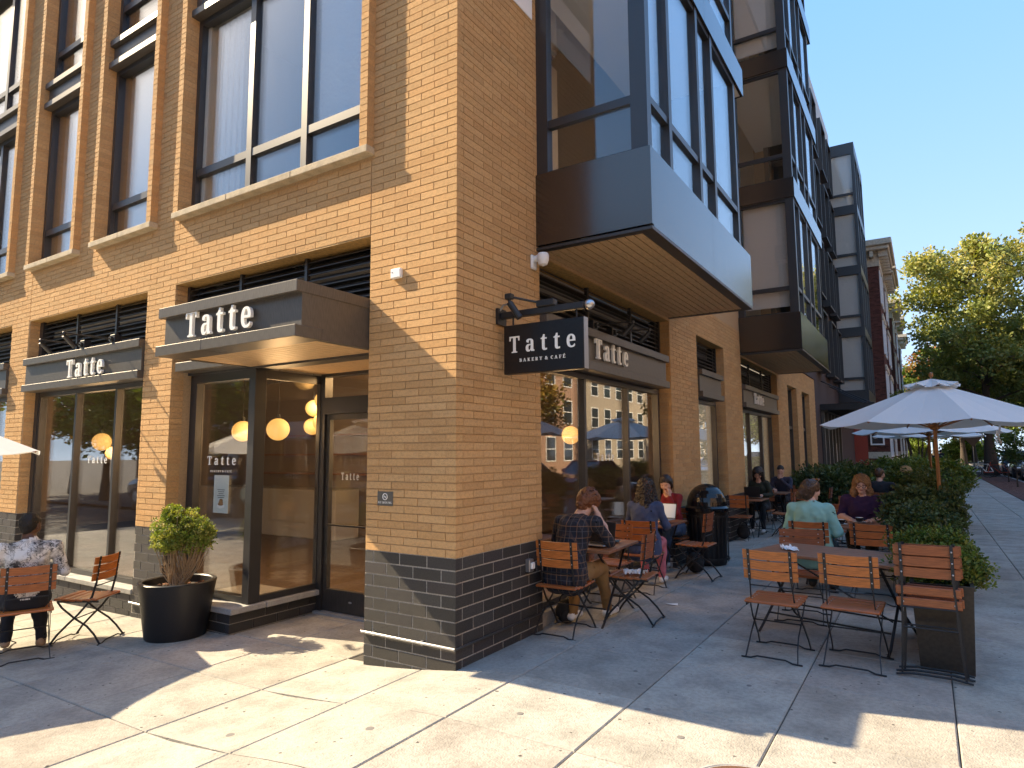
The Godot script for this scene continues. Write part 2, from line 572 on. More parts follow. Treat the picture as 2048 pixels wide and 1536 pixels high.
func wall_core(called: String, F: Transform3D, u0: float, u1: float, v0: float, v1: float, w0: float, w1: float, holes: Array, m: Material) -> void:
	var us := [u0, u1]
	for h in holes:
		for e in [h[0], h[1]]:
			if e > u0 and e < u1 and not us.has(e): us.append(e)
	us.sort()
	for i in us.size() - 1:
		var mid: float = (us[i] + us[i + 1]) / 2
		var vs := [[v0, v1]]
		for h in holes:
			if mid > h[0] and mid < h[1]:
				var nv := []
				for s in vs:
					if h[2] >= s[1] or h[3] <= s[0]: nv.append(s)
					else:
						if h[2] > s[0]: nv.append([s[0], h[2]])
						if h[3] < s[1]: nv.append([h[3], s[1]])
				vs = nv
		for s in vs: boxes(called, F, m, cafe, [[Vector3(us[i], s[0], w0), Vector3(us[i + 1], s[1], w1)]])

func lay(F: Transform3D, u0: float, u1: float, v0: float, v1: float, w0: float, w1: float, ch: float, kind: int, holes := [], shift := 0.0, top := -1) -> void:
	var rows := int(round((v1 - v0) / ch))
	var jt := 0.008 if kind == 0 else 0.012
	if kind == 1 and absf(w1) < 0.0005: w1 = -0.003
	for r in rows:
		var a := v0 + r * ch
		if a + ch * 0.4 > v1: break
		var segs := [[u0, u1]]
		for h in holes:
			if a + ch * 0.5 > h[2] and a + ch * 0.5 < h[3]:
				var ns := []
				for s in segs:
					if h[0] >= s[1] or h[1] <= s[0]: ns.append(s)
					else:
						if h[0] > s[0]: ns.append([s[0], h[0]])
						if h[1] < s[1]: ns.append([h[1], s[1]])
				segs = ns
		var off := shift + (BL * 0.5 if r % 2 else 0.0)
		for s in segs:
			var k := int(floor((s[0] - off) / BL))
			while true:
				var p := maxf(off + k * BL, s[0])
				var q := minf(off + (k + 1) * BL, s[1])
				k += 1
				if p >= s[1] - 0.004: break
				if q - p < 0.035: continue
				bricks.append([F, Vector3(p + (jt / 2 if p > s[0] + 0.001 else 0.0), a + jt / 2, w0), Vector3(q - (jt / 2 if q < s[1] - 0.001 else 0.0), a + ch - jt / 2, w1 + rng.randf_range(-0.0012, 0.0012)), kind])

func bar_box(b: Bld, u0: float, u1: float, v0: float, v1: float, w0: float, w1: float) -> void:
	b.box(Vector3(u0, v0, w0), Vector3(u1, v1, w1))

# a glazed frame: mullions at mu (u), transoms at tr (v); every pane is a part of its own
func window(F: Transform3D, u0: float, u1: float, v0: float, v1: float, w: float, mu: Array, tr: Array, glass: Material, t := 0.06, bt := 0.05) -> Node3D:
	var n := node("window", cafe)
	var b := bld(F)
	var d := 0.05
	bar_box(b, u0, u0 + t, v0, v1, w - d, w + d)
	bar_box(b, u1 - t, u1, v0, v1, w - d, w + d)
	bar_box(b, u0 + t, u1 - t, v0, v0 + t, w - d, w + d)
	bar_box(b, u0 + t, u1 - t, v1 - t, v1, w - d, w + d)
	put("frame", b, M.frame_metal, n)
	var us := [u0 + t]
	for m in mu:
		b = bld(F)
		bar_box(b, m - bt / 2, m + bt / 2, v0 + t, v1 - t, w - d + 0.004, w + d - 0.004)
		put("mullion", b, M.frame_metal, n)
		us.append(m)
	us.append(u1 - t)
	var vs := [v0 + t]
	for m in tr:
		vs.append(m)
		for i in us.size() - 1:
			b = bld(F)
			bar_box(b, us[i] + (bt / 2 if i > 0 else 0.0), us[i + 1] - (bt / 2 if i < us.size() - 2 else 0.0), m - 0.045, m + 0.045, w - d + 0.008, w + d - 0.010)
			put("transom", b, M.frame_metal, n)
	vs.append(v1 - t)
	for i in us.size() - 1:
		for k in vs.size() - 1:
			b = bld(F)
			bar_box(b, us[i] + (bt / 2 if i > 0 else 0.0), us[i + 1] - (bt / 2 if i < us.size() - 2 else 0.0), vs[k] + (0.045 if k > 0 else 0.0), vs[k + 1] - (0.045 if k < vs.size() - 2 else 0.0), w - 0.004, w + 0.004)
			bar_box(b, us[i] + (bt / 2 if i > 0 else 0.0), us[i + 1] - (bt / 2 if i < us.size() - 2 else 0.0), vs[k] + (0.045 if k > 0 else 0.0), vs[k + 1] - (0.045 if k < vs.size() - 2 else 0.0), w - 0.024, w - 0.018)
			if glass == M.upper_glass: bar_box(b, us[i] + (bt / 2 if i > 0 else 0.0), us[i + 1] - (bt / 2 if i < us.size() - 2 else 0.0), vs[k] + (0.045 if k > 0 else 0.0), vs[k + 1] - (0.045 if k < vs.size() - 2 else 0.0), w - 0.042, w - 0.036)
			put("pane", b, glass, n)
	return n

# metal louvre grille
func louvre(F: Transform3D, u0: float, u1: float, v0: float, v1: float, w: float, posts: Array) -> void:
	var n := node("louvre", cafe)
	var b := bld(F)
	bar_box(b, u0, u1, v0, v1, w - 0.20, w - 0.17)
	put("backing", b, M.tile_black, n)
	b = bld(F)
	bar_box(b, u0, u0 + 0.05, v0, v1, w - 0.17, w + 0.012)
	bar_box(b, u1 - 0.05, u1, v0, v1, w - 0.17, w + 0.012)
	put("frame", b, M.dark_metal, n)
	var us := [u0 + 0.05] + posts + [u1 - 0.05]
	for p in posts:
		b = bld(F)
		bar_box(b, p - 0.02, p + 0.02, v0, v1, w - 0.03, w + 0.014)
		put("divider", b, M.dark_metal, n)
	var k := 0
	var v := v0 + 0.03
	while v < v1 - 0.03:
		for i in us.size() - 1:
			b = bld(F)
			var a: float = us[i] + (0.02 if i > 0 else 0.0)
			var e: float = us[i + 1] - (0.02 if i < us.size() - 2 else 0.0)
			b.quad(Vector3(a, v + 0.008, w), Vector3(e, v + 0.008, w), Vector3(e, v + 0.055, w - 0.06), Vector3(a, v + 0.055, w - 0.06), Vector3(0, 0.8, 0.6).normalized())
			b.quad(Vector3(a, v, w), Vector3(e, v, w), Vector3(e, v + 0.047, w - 0.06), Vector3(a, v + 0.047, w - 0.06), Vector3(0, -0.8, -0.6).normalized())
			b.quad(Vector3(a, v, w), Vector3(e, v, w), Vector3(e, v + 0.008, w), Vector3(a, v + 0.008, w), Vector3(0, 0, 1))
			put("slat", b, M.dark_metal, n)
		v += 0.066

# sign band: two flanges and a set-back panel
func sign_band(F: Transform3D, u0: float, u1: float, v0: float, v1: float, w_back: float, w_panel: float, w_flange: float, fl := 0.10) -> Node3D:
	var n := node("sign_band", cafe)
	var b := bld(F)
	b.rbox(Vector3(u0, v1 - fl, w_back), Vector3(u1, v1, w_flange), 0.004)
	put("flange", b, M.fascia_metal, n)
	b = bld(F)
	b.rbox(Vector3(u0, v0, w_back), Vector3(u1, v0 + fl, w_flange), 0.004)
	put("flange", b, M.fascia_metal, n)
	b = bld(F)
	b.box(Vector3(u0 + 0.004, v0 + fl, w_back), Vector3(u1 - 0.004, v1 - fl, w_panel))
	put("panel", b, M.fascia_metal, n)
	return n

func font(bold := true) -> SystemFont:
	var f := SystemFont.new()
	f.font_names = PackedStringArray(["Droid Serif"])
	f.font_weight = 700 if bold else 400
	return f
# lettering, one mesh a letter; xf places the baseline start, x along the text
func letters(text: String, xf: Transform3D, width: float, cap: float, depth: float, m: Material, parent: Node3D, bold := true, fnt: Font = null) -> void:
	if fnt == null: fnt = font(bold)
	var ms := []
	var total := 0.0
	var gap := 0.30 if cap > 0.2 else 0.40
	var sc := 1.0
	var pos := []
	var at := 0.0
	var caph := 0.7
	for ch in text:
		if ch == " ":
			ms.append(null); pos.append(at); at += 0.35
			continue
		var t := TextMesh.new()
		t.font = fnt
		t.text = ch
		t.font_size = 100
		t.pixel_size = 0.01
		t.depth = 0.1
		t.horizontal_alignment = HORIZONTAL_ALIGNMENT_LEFT
		t.vertical_alignment = VERTICAL_ALIGNMENT_BOTTOM
		var bb := t.get_aabb()
		ms.append([t, bb]); pos.append(at)
		at += bb.size.x + gap
		if ch == "T" or ch == "B" or ch == "N" or ch == "C": caph = bb.size.y
	total = at - gap
	var sx := width / total
	var sy := cap / caph
	var base: float = ms[0][1].position.y
	for i in ms.size():
		if ms[i] == null: continue
		var bb: AABB = ms[i][1]
		var loc := Transform3D(Basis.from_scale(Vector3(sx, sy, depth / 0.1)), Vector3(pos[i] * sx - bb.position.x * sx, -base * sy, depth / 2))
		part("letter", ms[i][0], m, parent, xf * loc)

func build_cafe() -> void:
	cafe = thing("cafe_building", "tan brick corner building with dark brick base, louvred shopfronts and dark bay windows", "building")
	var doorbay := [-4.25, -1.017, -0.9, J]
	var bay1 := [-8.18, -4.87, -0.9, J]
	var bay0 := [-12.1, -8.80, -0.9, J]
	var bayx := [-15.4, -12.72, -0.9, J]
	var gh_l := [doorbay, bay1, bay0, bayx]
	var gh_r := [[1.42, 5.5, -0.9, J], [6.93, 8.76, -0.9, J], [10.17, 14.24, -0.9, J], [15.8, 17.4, -0.9, 3.62], [18.4, 20.0, -0.9, 3.62]]
	# upper windows of the front: [fin outer left, fin outer right, mullions]
	var ups := [[-4.24, -1.0, [-3.05, -2.11]], [-6.26, -4.74, []], [-8.26, -6.74, []], [-12.1, -8.87, [-10.95, -10.0]]]
	var uh := []
	for u in ups: uh.append([u[0] + 0.1, u[1] - 0.1, 4.60, 16.6])
	var TOP := 17.2
	# cores: dark base, tan body
	wall_core("base_wall", FL, -16.0, -0.007, -0.9, BT, -0.30, -0.007, gh_l, M.mortar_grey)
	wall_core("wall", FL, -16.0, -0.007, BT, TOP, -0.30, -0.007, gh_l + uh.map(func(h): return [h[0] - 0.03, h[1] + 0.03, h[2], h[3]]), M.mortar_tan)
	wall_core("base_wall", FR, 0.31, 21.4, -0.9, BT, -0.30, -0.007, gh_r, M.mortar_grey)
	wall_core("wall", FR, 0.31, 21.4, BT, 4.2, -0.30, -0.007, gh_r, M.mortar_tan)
	var bayh := [[1.40, 5.15, 4.2, 17.0], [10.19, 14.1, 4.2, 17.0]]
	wall_core("wall", FR, 0.31, 21.4, 4.2, TOP, -0.30, -0.007, bayh, M.mortar_tan)
	# bricks of the front
	lay(FL, -1.017, 0.0, BT - 11 * CB, BT, -0.06, 0.0, CB, 1, [], 0.0)
	lay(FL, -4.87, -4.25, BT - 12 * CB, BT, -0.06, 0.0, CB, 1, [], -4.25)
	lay(FL, -8.80, -8.18, BT - 13 * CB, BT, -0.06, 0.0, CB, 1, [], -8.18)
	for sg in [[-10.6, -8.198], [-8.186, -1.023], [-1.011, 0.0]]: lay(FL, sg[0], sg[1], BT, 10.6, -0.06, 0.0, CO, 0, [doorbay, bay1, bay0, bayx] + uh.map(func(h): return [h[0] - 0.1, h[1] + 0.1, 4.52, 16.6]), -1.017)
	# kicks under the shop windows
	lay(FL, -8.18, -4.87, -0.38, 0.02, -0.10, -0.012, CB, 1, [], 0.1)
	lay(FL, -12.1, -8.80, -0.48, 0.02, -0.10, -0.012, CB, 1, [], 0.1)
	lay(FL, -4.25, -2.97, -0.385, 0.02, -0.25, -0.012, CB, 1, [], 0.0)
	# bricks of the side street facade
	var FRc := FR
	lay(FR, 0.0075, 1.42, BT - 9 * CB, BT, -0.06, 0.0, CB, 1, [], 0.1)
	lay(FR, 0.0075, 1.42, BT, J - 0.008, -0.06, 0.0, CO, 0, [], 0.1)
	lay(FR, 0.0075, 1.40, J + 0.006, 12.0, -0.06, 0.0, CO, 0, [], 0.1)
	for s in [[5.5, 6.93], [8.76, 10.17], [14.24, 15.8], [17.4, 18.4], [20.0, 21.4]]:
		lay(FR, s[0], s[1], BT - 9 * CB, BT, -0.06, 0.0, CB, 1, [], s[0])
		lay(FR, s[0], s[1], BT, 3.62 if s[0] > 14.0 and s[0] < 21 else J, -0.06, 0.0, CO, 0, [], s[0])
	lay(FR, 5.5, 14.24, J, J + CO * 8, -0.06, 0.0, CO, 0, [[10.16, 14.24, 0, 9]], 0.0)
	lay(FR, 14.24, 21.4, 3.62, 3.62 + CO * 9, -0.06, 0.0, CO, 0, [], 0.0)
	# reveals
	for h in gh_l:
		if h[0] < -13: continue
		lay(Transform3D(Basis(Vector3(0, 0, -1), Vector3.UP, Vector3(1, 0, 0)), Vector3(h[0], 0, 0)), 0.008, 0.15, BT, J, -0.05, 0.006, CO, 0, [], 0.008)
		lay(Transform3D(Basis(Vector3(0, 0, -1), Vector3.UP, Vector3(1, 0, 0)), Vector3(h[0], 0, 0)), 0.008, 0.15, BT - 11 * CB, BT, -0.05, 0.006, CB, 1, [], 0.008)
	for h in gh_r:
		var FX := Transform3D(Basis(Vector3(-1, 0, 0), Vector3.UP, Vector3(0, 0, 1)), Vector3(0, 0, -h[1]))
		FX = Transform3D(Basis(Vector3(1, 0, 0), Vector3.UP, Vector3(0, 0, 1)), Vector3(-0.2, 0, -h[1]))
		lay(FX, 0.0, 0.192, BT, h[3], -0.05, 0.006, CO, 0, [], 0.0)
		lay(FX, 0.0, 0.192, BT - 9 * CB, BT, -0.05, 0.006, CB, 1, [], 0.0)
	# lintel soffits
	for h in gh_l:
		var b := bld()
		b.box(Vector3(h[0] + 0.002, J - 0.012, -0.29), Vector3(h[1] - 0.002, J - 0.002, -0.003))
		put("lintel", b, M.lintel_paint, cafe)
	for h in gh_r:
		var b := bld(FR)
		b.box(Vector3(h[0] + 0.002, h[3] - 0.012, -0.29), Vector3(h[1] - 0.002, h[3] - 0.002, -0.003))
		put("lintel", b, M.lintel_paint, cafe)
	# projecting brick fins, stone sills, windows and metal spandrels of the upper floors
	for u in ups:
		for f in [u[0], u[1] - 0.1]:
			lay(FL, f, f + 0.1, 4.60, 10.6, -0.20, 0.09, CO, 0, [], f)
			var b := bld()
			b.box(Vector3(f + 0.003, 4.60, -0.30), Vector3(f + 0.097, TOP, 0.086))
			put("fin", b, M.mortar_tan, cafe)
		var sx: float = u[0] - 0.015
		var pieces := int(round((u[1] - u[0]) / 0.95))
		for k in pieces:
			var wd: float = (u[1] - u[0] + 0.03) / pieces
			var b := bld()
			b.rbox(Vector3(sx + k * wd + 0.002, 4.523, -0.22), Vector3(sx + (k + 1) * wd - 0.002, 4.597, 0.104), 0.006)
			put("sill_stone", b, M.stone, cafe)
		for fl in 4:
			var y0 := 4.60 + 2.95 * fl
			window(FL, u[0] + 0.1, u[1] - 0.1, y0, y0 + 2.53, -0.13, u[2], [y0 + 0.52], M.upper_glass, 0.07, 0.09)
			sign_band(FL, u[0] + 0.1, u[1] - 0.1, y0 + 2.53, y0 + 2.95, -0.25, -0.03, 0.03, 0.09)
			# room behind
			room(u[0] + 0.1, u[1] - 0.1, y0, fl)
	# shopfronts of the front
	for h in [bay1, bay0]:
		louvre(FL, h[0] + 0.01, h[1] - 0.005, 3.12, J - 0.015, -0.16, [h[0] + 1.18, h[0] + 2.27])
		sign_band(FL, h[0] + 0.06, h[1] - 0.004, 2.635, 3.13, -0.25, 0.03, 0.075)
		var b := bld()
		b.box(Vector3(h[0] + 0.001, 0.06, -0.26), Vector3(h[0] + 0.11, J - 0.02, -0.14))
		put("jamb", b, M.frame_metal, cafe)
		window(FL, h[0] + 0.11, h[1] - 0.002, 0.085, 2.63, -0.2, [h[0] + 1.27, h[0] + 2.37], [], M.glass, 0.06, 0.05)
		for k in 4:
			b = bld()
			var wd: float = (h[1] - h[0]) / 4
			b.rbox(Vector3(h[0] + k * wd + 0.002, 0.02, -0.28), Vector3(h[0] + (k + 1) * wd - 0.002, 0.083, 0.012), 0.008)
			put("sill_stone", b, M.grey_stone, cafe)
		wall_core("kick_wall", FL, h[0], h[1], -0.9, 0.02, -0.28, -0.02, [], M.mortar_grey)
	# entrance bay: display window, return glass, recessed door, canopy
	louvre(FL, -4.24, -1.022, 3.05, J - 0.015, -0.16, [-3.19, -2.09])
	var b := bld()
	b.box(Vector3(-4.249, 0.06, -0.30), Vector3(-4.14, J - 0.02, -0.25))
	put("jamb", b, M.frame_metal, cafe)
	var dw := node("display_window", cafe)
	b = bld()
	bar_box(b, -4.14, -4.07, 0.085, 2.64, -0.32, -0.22)
	bar_box(b, -4.07, -3.06, 0.085, 0.15, -0.32, -0.22)
	bar_box(b, -4.07, -3.06, 2.54, 2.64, -0.32, -0.22)
	put("frame", b, M.frame_metal, dw)
	b = bld()
	b.rbox(Vector3(-3.06, 0.085, -0.36), Vector3(-2.95, 2.64, -0.21), 0.004)
	put("corner_post", b, M.frame_metal, dw)
	b = bld()
	bar_box(b, -4.07, -3.06, 0.15, 2.54, -0.266, -0.26)
	bar_box(b, -4.07, -3.06, 0.15, 2.54, -0.30, -0.294)
	put("pane", b, M.glass, dw)
	b = bld()
	bar_box(b, -3.02, -2.96, 0.085, 0.15, -1.14, -0.36)
	bar_box(b, -3.02, -2.96, 2.54, 2.64, -1.14, -0.36)
	bar_box(b, -3.02, -2.96, 0.085, 2.64, -1.21, -1.14)
	put("return_frame", b, M.frame_metal, dw)
	b = bld()
	bar_box(b, -2.986, -2.98, 0.15, 2.54, -1.14, -0.36)
	bar_box(b, -3.006, -3.0, 0.15, 2.54, -1.14, -0.36)
	put("return_pane", b, M.glass, dw)
	for k in 2:
		b = bld()
		b.rbox(Vector3(-4.248 + k * 0.65, 0.02, -0.42), Vector3(-3.602 + k * 0.69, 0.083, 0.012), 0.008)
		put("sill_stone", b, M.grey_stone, cafe)
	b = bld()
	b.rbox(Vector3(-3.20, 0.02, -1.21), Vector3(-2.905, 0.083, -0.424), 0.008)
	put("sill_stone", b, M.grey_stone, cafe)
	wall_core("kick_wall", FL, -4.25, -2.98, -0.9, 0.02, -1.2, -0.02, [], M.mortar_grey)
	lay(Transform3D(Basis(Vector3(0, 0, -1), Vector3.UP, Vector3(1, 0, 0)), Vector3(-2.965, 0, 0)), 0.014, 1.19, -0.385, 0.02, -0.06, 0.0, CB, 1, [], 0.0)
	# small flange over the display window
	b = bld()
	b.rbox(Vector3(-4.13, 2.66, -0.2), Vector3(-3.09, 2.765, 0.03), 0.004)
	put("flange", b, M.fascia_metal, cafe)
	b = bld()
	b.box(Vector3(-4.249, 2.64, -0.40), Vector3(-1.02, 3.05, -0.205))
	b.box(Vector3(-2.96, 2.70, -1.25), Vector3(-1.02, 3.05, -0.405))
	put("header", b, M.dark_metal, cafe)
	var dr := node("door", cafe)
	b = bld()
	bar_box(b, -2.96, -2.885, -0.2, 2.70, -1.27, -1.15)
	bar_box(b, -1.10, -1.02, -0.2, 2.70, -1.27, -1.15)
	bar_box(b, -2.885, -1.10, 2.17, 2.37, -1.27, -1.15)
	bar_box(b, -2.885, -1.10, 2.63, 2.70, -1.27, -1.15)
	put("door_frame", b, M.frame_metal, dr)
	b = bld()
	bar_box(b, -2.885, -1.10, 2.37, 2.63, -1.215, -1.20)
	put("transom_pane", b, M.glass, dr)
	for k in 2:
		var a := -2.88 + k * 0.892
		b = bld()
		bar_box(b, a, a + 0.06, -0.15, 2.165, -1.24, -1.18)
		bar_box(b, a + 0.83, a + 0.887, -0.15, 2.165, -1.24, -1.18)
		bar_box(b, a + 0.06, a + 0.83, -0.15, 0.10, -1.24, -1.18)
		bar_box(b, a + 0.06, a + 0.83, 2.10, 2.165, -1.24, -1.18)
		put("door_leaf", b, M.dark_metal, dr)
		b = bld()
		bar_box(b, a + 0.06, a + 0.83, 0.10, 2.10, -1.216, -1.204)
		put("door_pane", b, M.glass, dr)
		b = bld()
		b.tube([Vector3(a + 0.08, 0.85, -1.15), Vector3(a + 0.80, 0.85, -1.15)], 0.012, 8)
		b.tube([Vector3(a + 0.12, 0.85, -1.15), Vector3(a + 0.12, 0.85, -1.18)], 0.01, 6)
		b.tube([Vector3(a + 0.76, 0.85, -1.15), Vector3(a + 0.76, 0.85, -1.18)], 0.01, 6)
		put("push_bar", b, M.black_iron, dr)
		b = bld()
		b.ball(Vector3(a + 0.46, -0.02, -1.178), Vector3(0.03, 0.012, 0.006), 5, 8)
		put("badge", b, M.steel, dr)
	b = bld()
	b.box(Vector3(-2.96, -0.9, -1.30), Vector3(-1.02, -0.157, -1.10))
	put("threshold", b, M.grey_stone, dr)
	# right cheek of the recess
	b = bld()
	b.box(Vector3(-1.016, -0.9, -1.3), Vector3(-0.90, J, -0.301))
	put("recess_wall", b, M.dark_metal, cafe)
	# canopy
	var cn := node("canopy", cafe)
	b = bld()
	b.rbox(Vector3(-3.08, 3.035, -0.10), Vector3(-1.02, 3.135, 0.83), 0.004)
	put("flange", b, M.fascia_metal, cn)
	for k in 2:
		b = bld()
		b.rbox(Vector3(-3.10 + k * 0.77, 2.655, -0.10 if k < 0 else 0.55), Vector3(-2.333 + k * 1.313, 2.755, 0.835), 0.004)
		put("flange", b, M.fascia_metal, cn)
	boxes("side_flange", FL, M.fascia_metal, cn, [[Vector3(-3.098, 2.656, -0.10), Vector3(-3.03, 2.754, 0.549)], [Vector3(-1.09, 2.656, -0.10), Vector3(-1.022, 2.754, 0.549)]])
	b = bld()
	b.box(Vector3(-3.06, 2.755, -0.10), Vector3(-1.028, 3.035, 0.765))
	put("panel", b, M.fascia_metal, cn)
	for k in 13:
		b = bld()
		b.box(Vector3(-3.03, 2.662, -0.20 + k * 0.075), Vector3(-1.09, 2.690, -0.20 + k * 0.075 + 0.066) if k < 12 else Vector3(-1.09, 2.690, 0.72))
		put("soffit_board", b, M.soffit_wood, cn)
	b = bld()
	b.box(Vector3(-3.03, 2.691, -1.15), Vector3(-1.03, 2.699, 0.72))
	put("soffit_backing", b, M.tile_black, cn)
	for k in 12:
		b = bld()
		b.box(Vector3(-2.955, 2.662, -1.14 + k * 0.078), Vector3(-1.025, 2.690, -1.14 + k * 0.078 + 0.069))
		put("soffit_board", b, M.soffit_wood, cn)
	letters("Tatte", Transform3D(Basis.IDENTITY, Vector3(-2.62, 2.80, 0.79)), 0.99, 0.245, 0.03, M.letter_white, cn)
	letters("Tatte", Transform3D(Basis.IDENTITY, Vector3(-6.72, 2.755, 0.05)), 0.98, 0.245, 0.03, M.letter_white, cafe)
	# shopfronts of the side street
	for h in [gh_r[0], gh_r[2], gh_r[1]]:
		var small: bool = h[1] - h[0] < 2.5
		var posts := [] if small else [h[0] + (h[1] - h[0]) * 0.36, h[0] + (h[1] - h[0]) * 0.70]
		louvre(FR, h[0] + 0.005, h[1] - 0.02, 3.12, h[3] - 0.015, -0.16, posts)
		sign_band(FR, h[0] + 0.004, h[1] - 0.30 if not small else h[1] - 0.4, 2.64, 3.13, -0.25, 0.03, 0.085)
		b = bld(FR)
		b.box(Vector3(h[1] - 0.14, -0.3, -0.26), Vector3(h[1] - 0.001, h[3] - 0.02, -0.195))
		put("jamb", b, M.frame_metal, cafe)
		window(FR, h[0] + 0.002, h[1] - 0.14, 0.085, 2.63, -0.2, [] if small else [h[0] + 1.35, h[0] + 2.70], [], M.glass, 0.06, 0.055)
		wall_core("kick_wall", FR, h[0], h[1], -0.9, 0.083, -0.28, -0.06, [], M.grey_stone)
	letters("Tatte", FR * Transform3D(Basis.IDENTITY, Vector3(2.62, 2.795, 0.045)), 0.98, 0.245, 0.03, M.letter_white, cafe)
	letters("Tatte", FR * Transform3D(Basis.IDENTITY, Vector3(11.1, 2.765, 0.045)), 0.98, 0.245, 0.03, M.letter_white, cafe)
	for h in [gh_r[3], gh_r[4]]:
		b = bld(FR)
		b.box(Vector3(h[0], -0.9, -0.29), Vector3(h[1], 0.08, -0.1))
		put("kick_wall", b, M.grey_stone, cafe)
		window(FR, h[0] + 0.002, h[1] - 0.002, 0.08, h[3] - 0.012, -0.2, [(h[0] + h[1]) / 2], [2.4], M.glass)
	bay(1.36, 5.10, 5.55, true)
	bay(10.15, 14.0, 14.5, false)
	upper_side()
	build_interior()
	finish_bricks()

# projecting metal-clad bay on the side street, u0..u1 along the street
func bay(u0: float, u1: float, ub: float, near: bool) -> void:
	var n := node("bay_window", cafe)
	var X := 1.257
	var Y0 := 3.77; var Y1 := 4.585
	var seam := u0 + 2.12
	var b := bld(FR)
	b.box(Vector3(u0, Y0 + 0.05, 0.0), Vector3(u0 + 0.04, Y1, X))           # near side panel
	put("side_panel", b, M.bay_panel, n)
	for s in [[u0, seam - 0.003], [seam + 0.003, ub]]:
		b = bld(FR)
		b.box(Vector3(s[0] + (0.041 if s[0] == u0 else 0.0), Y0 + 0.03, X - 0.04), Vector3(s[1], Y1, X))
		put("front_panel", b, M.bay_panel, n)
	b = bld(FR)
	b.box(Vector3(ub - 0.04, Y0 + 0.05, 0.0), Vector3(ub - 0.001, Y1 - 0.001, X - 0.041))
	put("side_panel", b, M.bay_panel, n)
	b = bld(FR)     # dark border of the underside
	b.box(Vector3(u0 + 0.001, Y0, X - 0.13), Vector3(ub - 0.001, Y0 + 0.03, X - 0.001))
	b.box(Vector3(u0 + 0.001, Y0, -0.001), Vector3(u0 + 0.09, Y0 + 0.03, X - 0.131))
	b.box(Vector3(ub - 0.09, Y0, -0.001), Vector3(ub - 0.001, Y0 + 0.03, X - 0.131))
	put("soffit_border", b, M.dark_metal, n)
	b = bld(FR)
	b.box(Vector3(u0 + 0.05, Y0 + 0.031, -0.001), Vector3(ub - 0.05, Y0 + 0.05, X - 0.05))
	put("soffit_backing", b, M.tile_black, n)
	for k in 12:
		var w0 := 0.004 + k * 0.0935
		b = bld(FR)
		b.box(Vector3(u0 + 0.091, Y0 + 0.008, w0), Vector3(ub - 0.091, Y0 + 0.030, w0 + 0.080))
		put("soffit_board", b, M.soffit_wood, n)
	b = bld(FR)
	b.box(Vector3(u0 + 0.05, Y1 - 0.12, -0.25), Vector3(ub - 0.05, Y1 - 0.03, X - 0.05))
	put("floor", b, M.room_wall, n)
	# glazed storeys
	for fl in 5:
		var y0 := Y1 + 2.93 * fl
		var y1 := y0 + 2.50
		var yb := y0 + 2.93
		# corner posts
		b = bld(FR)
		b.box(Vector3(u0 + 0.03, y0, X - 0.20), Vector3(u0 + 0.14, y1, X - 0.03))
		put("corner_post", b, M.frame_metal, n)
		b = bld(FR)
		b.box(Vector3(u0 + 0.03, y0, 0.0), Vector3(u0 + 0.14, y1, 0.13))
		put("corner_post", b, M.frame_metal, n)
		b = bld(FR)
		b.box(Vector3(u1 - 0.09, y0, X - 0.15), Vector3(u1, y1, X - 0.03))
		b.box(Vector3(u1 - 0.09, y0, 0.0), Vector3(u1, y1, 0.12))
		put("corner_post", b, M.frame_metal, n)
		# near side glazing
		var FS := Transform3D(Basis(Vector3(1, 0, 0), Vector3.UP, Vector3(0, 0, 1)), Vector3(0, 0, -(u0 + 0.08)))
		boxes("side_rail", FS, M.frame_metal, n, [[Vector3(0.13, y0, -0.04), Vector3(X - 0.2, y0 + 0.03, 0.03)], [Vector3(0.13, y0 + 0.50, -0.04), Vector3(X - 0.2, y0 + 0.585, 0.03)], [Vector3(0.13, y1 - 0.07, -0.04), Vector3(X - 0.2, y1, 0.03)]])
		for q in [[y0 + 0.03, y0 + 0.50], [y0 + 0.585, y1 - 0.07]]:
			b = bld(FS)
			b.box(Vector3(0.13, q[0], 0.0), Vector3(X - 0.2, q[1], 0.006))
			b.box(Vector3(0.13, q[0], -0.02), Vector3(X - 0.2, q[1], -0.014))
			put("pane", b, M.upper_glass, n)
		# front glazing
		var us := [u0 + 0.14, u0 + 0.70, u0 + 1.80, u0 + 2.45, u1 - 0.09]
		for k in range(1, 4):
			boxes("mullion", FR, M.frame_metal, n, [[Vector3(us[k] - 0.045, y0, X - 0.12), Vector3(us[k] + 0.045, y1, X - 0.02)]])
		for k in 4:
			var a: float = us[k] + (0.045 if k > 0 else 0.0)
			var e: float = us[k + 1] - (0.045 if k < 3 else 0.0)
			boxes("rail", FR, M.frame_metal, n, [[Vector3(a, y0 + 0.50, X - 0.11), Vector3(e, y0 + 0.575, X - 0.035)], [Vector3(a, y0, X - 0.11), Vector3(e, y0 + 0.03, X - 0.035)], [Vector3(a, y1 - 0.06, X - 0.11), Vector3(e, y1, X - 0.035)]])
			for q in [[y0 + 0.03, y0 + 0.50], [y0 + 0.575, y1 - 0.06]]:
				b = bld(FR)
				b.box(Vector3(a, q[0], X - 0.076), Vector3(e, q[1], X - 0.07))
				b.box(Vector3(a, q[0], X - 0.095), Vector3(e, q[1], X - 0.089))
				put("pane", b, M.upper_glass, n)
		# far side wall panel
		b = bld(FR)
		b.box(Vector3(u1 - 0.06, y0, 0.12), Vector3(u1 - 0.03, y1, X - 0.15))
		put("side_panel", b, M.bay_panel, n)
		# storey band
		var yt := yb if fl < 4 else yb + 0.3
		boxes("band_side", FR, M.bay_panel, n, [[Vector3(u0, y1, 0.0), Vector3(u0 + 0.04, yt, X)], [Vector3(ub - 0.04, y1, 0.0), Vector3(ub, yt, X)]])
